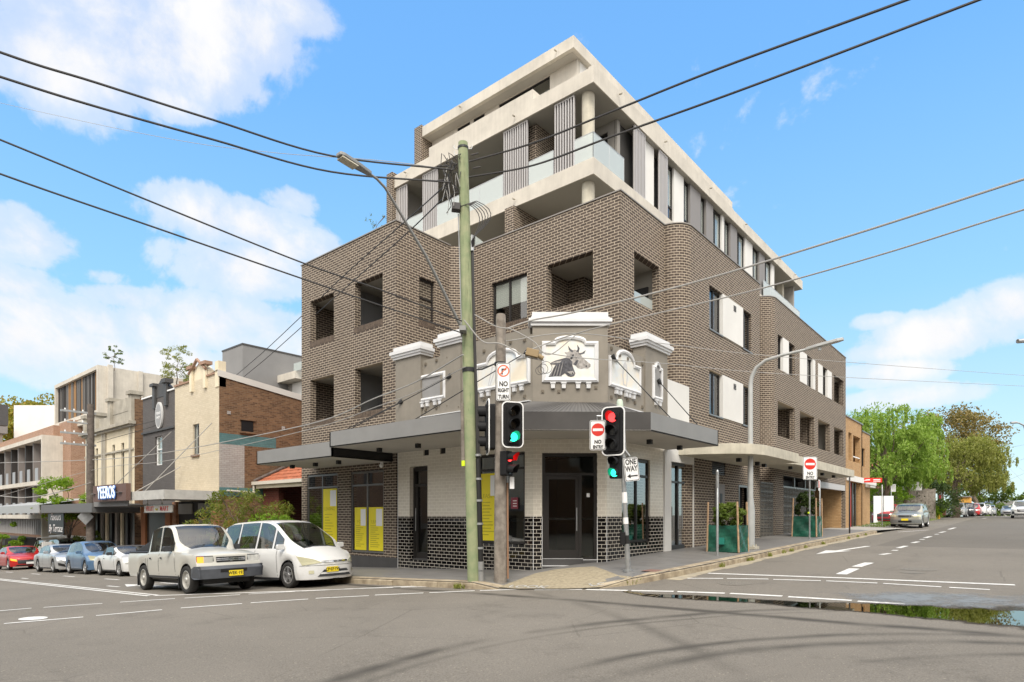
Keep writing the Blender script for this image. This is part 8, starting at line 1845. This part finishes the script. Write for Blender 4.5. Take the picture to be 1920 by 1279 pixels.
# planters
mb = None
GRN = mat('green_shade_cloth', (.012,.085,.055), .38, nscale=3, namp=.35, bump=.9, bscale=5); STK = mat('timber_stake', (.42,.28,.17), .8, nscale=8, namp=.2)
def planter(cx, cy, w, d, h, label, seed, sh, sw):
    rnd = random.Random(seed); z = FZ(cx, cy); root = world_empty('planter', (cx, cy, z), label, 'planter', 'planters wrapped in green cloth')
    mb = MB(); n = 16; ring_ = []
    per = [(-w/2,-d/2),(w/2,-d/2),(w/2,d/2),(-w/2,d/2)]
    rows = 7
    for r in range(rows+1):
        zz = z+h*r/rows; row = []
        for s in range(4):
            a, b = per[s], per[(s+1) % 4]
            for k in range(n):
                t = k/n; x = a[0]+(b[0]-a[0])*t; y = a[1]+(b[1]-a[1])*t; nx, ny = (b[1]-a[1]), -(b[0]-a[0]); L = hypot(nx, ny); off = (sin(t*9+r*1.1+seed)*.022+sin(t*17-r*1.7)*.014)*sin(pi*t)**.4-.03*sin(pi*t)*sin(pi*r/rows)
                row.append((cx+x+nx/L*off, cy+y+ny/L*off, zz+(rnd.uniform(-.01,.01) if r == rows else 0)-.02*sin(pi*t)*(r == rows)))
        ring_.append(row)
    for r in range(rows):
        for k in range(4*n): k2 = (k+1) % (4*n); mb.face([ring_[r][k], ring_[r][k2], ring_[r+1][k2], ring_[r+1][k]])
    mb.build('cloth_wrap', GRN, root, smooth=True, angle=70)
    mb = MB(); mb.face([(cx-w/2+.03,cy-d/2+.03,z+h-.08),(cx+w/2-.03,cy-d/2+.03,z+h-.08),(cx+w/2-.03,cy+d/2-.03,z+h-.08),(cx-w/2+.03,cy+d/2-.03,z+h-.08)]); mb.build('soil', mat('soil', (.05,.035,.02), .95), root)
    for (sx, sy) in ((-1,-1),(1,-1),(1,1),(-1,1)):
        mb = MB(); x, y = cx+sx*(w/2+.0), cy+sy*(d/2+.0); mb.tube([(x,y,z),(x+rnd.uniform(-.04,.04)-sx*.05,y+rnd.uniform(-.04,.04),z+h*1.85)], .028, 5); mb.build('stake', STK, root)
    t = tree('shrub', (cx, cy, z+h-.1), sh, sw, ('broad low glossy shrub growing in the near green planter' if seed == 1 else 'tall rounded dark shrub growing in the far green planter'), LM if seed == 1 else LD, 60+seed, .03, 46, 70, .085, .02, 0, 1.4, 'shrubs in the cloth wrapped planters', 'shrub')
    return root
c1 = onu(1362, 1036, -6.95); planter(c1.x, c1.y+.1, .95, .8, .80, 'near green cloth planter beside the street light base', 1, .78, .46)
c2 = onu(1512, 1008, -7.15); planter(c2.x, c2.y+.1, .95, .9, .86, 'far green cloth planter behind the NO ENTRY post', 2, 1.2, .46)
mb = MB(); q = c1; mb.box(q.x-.1,q.x+.06,q.y-.35,q.y-.31,RZ(q.x,q.y)+.42,RZ(q.x,q.y)+.62); tag(mb.build('cloth_label', mat('teal_label', (.02,.22,.17), .5)), 'small teal tag on the front of the near green planter', 'label tag')
# grass verge, yellow posts, gate and fences beyond the orange building
mb = MB(); rnd = random.Random(3)
def verge(u0, u1, v0, v1): u1 = -6.85 if v0 < 70 else -7.5; mb.face([(u0,v0,RZ(u0,v0)+.10),(u1,v0,RZ(u1,v0)+.10),(u1,v1,RZ(u1,v1)+.10),(u0,v1,RZ(u0,v1)+.10)]); mb.face([(u1,v0,RZ(u1,v0)-.1),(u1,v1,RZ(u1,v1)-.1),(u1,v1,RZ(u1,v1)+.1),(u1,v0,RZ(u1,v0)+.1)])
for v0 in range(44, 150, 4): verge(-9.5, -6.15, v0, v0+4)
tag(mb.build('verge', mat('verge_soil', (.16,.20,.05), .95, nscale=2, namp=.3)), kind='structure')
mb = MB()
for _ in range(9000):
    v = 44+52*rnd.random()**1.3; u = rnd.uniform(-9.4,-6.9) if v < 70 else rnd.uniform(-9.4,-7.5); z = RZ(u, v)+.1; h = rnd.uniform(.05,.16); a = rnd.uniform(0,pi); dx, dy = cos(a)*.02, sin(a)*.02
    mb.face([(u-dx,v-dy,z),(u+dx,v+dy,z),(u+rnd.uniform(-.03,.03),v+rnd.uniform(-.03,.03),z+h)])
tag(mb.build('grass', GRASS), 'short green grass on the verge beside the parked cars', 'grass', kind='stuff')
mb = MB(); mb.face([(-9.2,36,RZ(-6,36)+.12),(-6.0,36,RZ(-6,36)+.15),(-5.6,44,RZ(-6,44)+.03),(-9.2,44,RZ(-6,44)+.1)]); mb.face([(-14,43.9,RZ(-6,44)+.09),(-8.3,43.9,RZ(-6,44)+.09),(-6.1,44,RZ(-6,44)+.09),(-6.1,50,RZ(-6,50)+.09),(-14,52,RZ(-6,52)+.09)]); tag(mb.build('driveway', mat('pale_driveway', (.34,.33,.30), .85, nscale=2, namp=.15)), kind='structure')
for (x, yb, yt, tilt, lab) in ((1745,968,944,-.35,'leaning yellow post left of the street name sign'),(1760,966,943,0,'upright yellow post under the street name sign')):
    p = bp(x, yb, 62); p.z = RZ(p.x, p.y); e = world_empty('yellow_post', p, lab, 'post', 'yellow posts at the lane corner'); mb = MB(); mb.tube([p, p+Vector((tilt*-.6, 0, 1.5))], .12, 8); mb.build('post', mat('yellow_paint', (.75,.42,.02), .5), e)
p = bp(1655,975,50.5); e = world_empty('gate', p, 'white panelled gate beside the orange brick corner', 'gate'); mb = MB(); F = frame((p.x,p.y,RZ(-6,48)+.1),CR,UP)
for k in range(2): mb.box(-.75+k*.85,.02+k*.85,0,2.25,-.04,.04,0,F)
mb.build('gate_panel', WHITE, e); mb = MB(); mb.box(.55,.62,.4,1.0,.04,.06,0,F); mb.build('gate_latch', BLK, e)
p = bp(1690,970,58); e = world_empty('paling_fence', p, 'grey timber paling fence with a white board behind the silver wagon', 'fence'); F = frame((p.x,p.y,RZ(-6,55)),CR,UP); mb = MB()
for k in range(46): mb.box(-3.2+k*.14,-3.08+k*.14,0,3.15+.05*sin(k),-.02,.02,0,F)
mb.build('paling', WOODG, e); mb = MB(); mb.box(-.3,1.9,3.0,3.8,.03,.06,0,F); o = mb.build('white_board', REND_W, e); mb = MB(); mb.tube([F @ Vector((.4+.12*k,3.2+.25*abs(sin(k*.8)),.08)) for k in range(9)], .03, 5); mb.build('board_scribble', BLK, o)
p = bp(1700,960,72); e = world_empty('distant_house', p, 'brown brick house glimpsed through the weeping trees', 'house'); F = frame((p.x,p.y,RZ(-6,70)),CR,UP); mb = MB(); mb.box(-3.5,3.0,0,6.2,-6,0,0,F); mb.build('wall', BRK_R, e); mb = MB(); mb.prism([(-4,6.2),(3.5,6.2),(-.2,8.3)], -6, .2, T=F); mb.build('roof', TERR, e); mb = MB(); mb.box(.2,1.2,3.8,5.2,.0,.05,0,F); mb.build('window', BLIND, e)
p = bp(1800,966,76); e = world_empty('lane_fence', p, 'low brown fence and post at the corner of the side lane', 'fence'); F = frame((p.x,p.y,RZ(-6,76)),CR,UP); mb = MB(); mb.box(-3.6,-1.6,0,1.5,-.05,.05,0,F); mb.build('fence_panel', BRK_RED, e); mb = MB(); mb.box(-4.1,-3.85,0,2.6,-.1,.1,0,F); mb.build('post', WOODG, e)
p = bp(1885,968,125); e = world_empty('distant_house', p, 'pale distant building just over the crest of the road', 'house'); F = frame((p.x,p.y,0),CR,UP); mb = MB(); mb.box(-3.5,5,0,3.6,-6,0,0,F); mb.build('wall', REND_W, e); mb = MB(); mb.prism([(-4,3.6),(5.5,3.6),(4,4.9),(-1,4.9)], -6, .2, T=F); mb.build('roof', FRM_L, e)
# posters in the shop windows
def poster(x0, x1, z0, z1, y, label, head):
    e = world_empty('poster', ((x0+x1)/2, y, z0), label, 'poster', 'yellow leasing posters'); mb = MB(); mb.box(x0,x1,y-.004,y,z0,z1); mb.build('sheet', YEL, e)
    w = x1-x0; mb = MB(); mb.box(x0+w*.52,x1-.04,y-.008,y-.005,z1-.62,z1-.06); mb.build('white_block', WHITE, e)
    T = frame(((x0+x1)/2-.02,y-.006,z0+(z1-z0)*.66),(1,0,0),(0,0,1)); keep(text_mesh('poster_lettering', head, .17, T, YEL_D, e, extr=.001)); mb = MB(); rnd = random.Random(int(x0*10))
    for k in range(11): zz = z0+(z1-z0)*(.56-.048*k); mb.box(x0+w*.12,x0+w*(.12+rnd.uniform(.3,.7)),y-.007,y-.005,zz,zz+.028)
    mb.build('small_print', YEL_D, e)
poster(-19.55,-18.7,.66,2.78,12.622,'yellow leasing poster in the left shop window behind the people mover','LEASING')
poster(-17.68,-17.03,.66,2.1,12.645,'narrow yellow poster left of the centre bar in the second shop window','FOR')
poster(-16.90,-16.14,.66,2.1,12.645,'wide yellow poster right of the centre bar in the second shop window','LEASE')
poster(-11.74,-11.02,1.13,2.98,12.575,'yellow leasing poster in the corner shop window between the two poles','LEASING')
e = world_empty('notice', (-10.45,12.58,1.8), 'small maroon notice stuck inside the corner shop window', 'notice'); mb = MB(); mb.box(-10.62,-10.38,12.57,12.575,2.0,2.3); mb.build('sheet', mat('maroon', (.22,.03,.05), .6), e); mb = MB(); 
for k in range(3): mb.box(-10.55,-10.42,12.565,12.57,2.06+k*.07,2.08+k*.07)
mb.build('notice_print', WHITE, e)
# ------------------------------------------------------------------ the other corners of the crossing, behind the camera (seen in the glass)
for (nm, x0, x1, y0, y1, h, m_, lab) in (('terrace_shop',-34,-12,-20,-9,8.5,CRM,'cream rendered shop row across the left street'),('terrace_shop',-10,-2,-22,-10,9.5,BRK_C,'cream brick shop on the corner behind the camera'),('corner_pub',9,24,-2,13,9.0,BRK_O,'orange brick building across the right-hand street'),('terrace_shop',9,22,15,38,7.0,REND_W,'white rendered houses across the right-hand street'),('terrace_shop',-70,-36,-20,-8,7.5,BRK_R,'brown brick shops across the left street further down'),('corner_pub',6,22,-30,-10,10,BRK_R,'brown brick hotel diagonally behind the camera')):
    z0 = min(RZ(x0,y0),RZ(x1,y1))-.5; e = world_empty(nm, ((x0+x1)/2,(y0+y1)/2,z0), lab, 'building'); mb = MB(); mb.box(x0,x1,y0,y1,z0,h); mb.build('wall', m_, e)
    mb = MB(); side = y1+.02 if x0 < -1 or nm == 'x' else None
    if x0 < 0:
        n = int((x1-x0)/3)
        for k in range(n): a = x0+.8+k*(x1-x0-1)/n; mb.box(a,a+1.2,y1,y1+.05,4.6,6.4); mb.box(a-.2,a+1.8,y1,y1+.05,z0+.5,z0+3.2)
    else:
        n = int((y1-y0)/3)
        for k in range(n): a = y0+.8+k*(y1-y0-1)/n; mb.box(x0-.05,x0,a,a+1.2,4.6,6.2); mb.box(x0-.05,x0,a-.2,a+1.6,z0+.6,z0+3.0)
    mb.build('window', FRM, e); mb = MB(); mb.box(x0-.2,x1+.2,y0-.2,y1+.2,h,h+.3); mb.build('roof', FASC, e)
    if x0 < 0: mb = MB(); mb.box(x0,x1,y1,y1+2.6,z0+3.5,z0+3.9); mb.build('awning', FASC, e)
tree('street_tree', (-13,-6.5,RZ(-13,-6.5)), 6.5, 2.3, 'leafy street tree on the footpath opposite the corner shop', LM, 71, .16, 26, 60, .25, .35, 0, 1.2, None)
tree('street_tree', (-22,-6.5,RZ(-22,-6.5)), 6.0, 2.2, 'second leafy street tree further along the opposite footpath', LM, 72, .16, 26, 60, .25, .35, 0, 1.2, None)
tree('street_tree', (7.5,10,RZ(7.5,10)), 7.0, 2.6, 'leafy street tree across the right-hand street', LM, 73, .16, 30, 60, .25, .35, 0, 1.2, None)
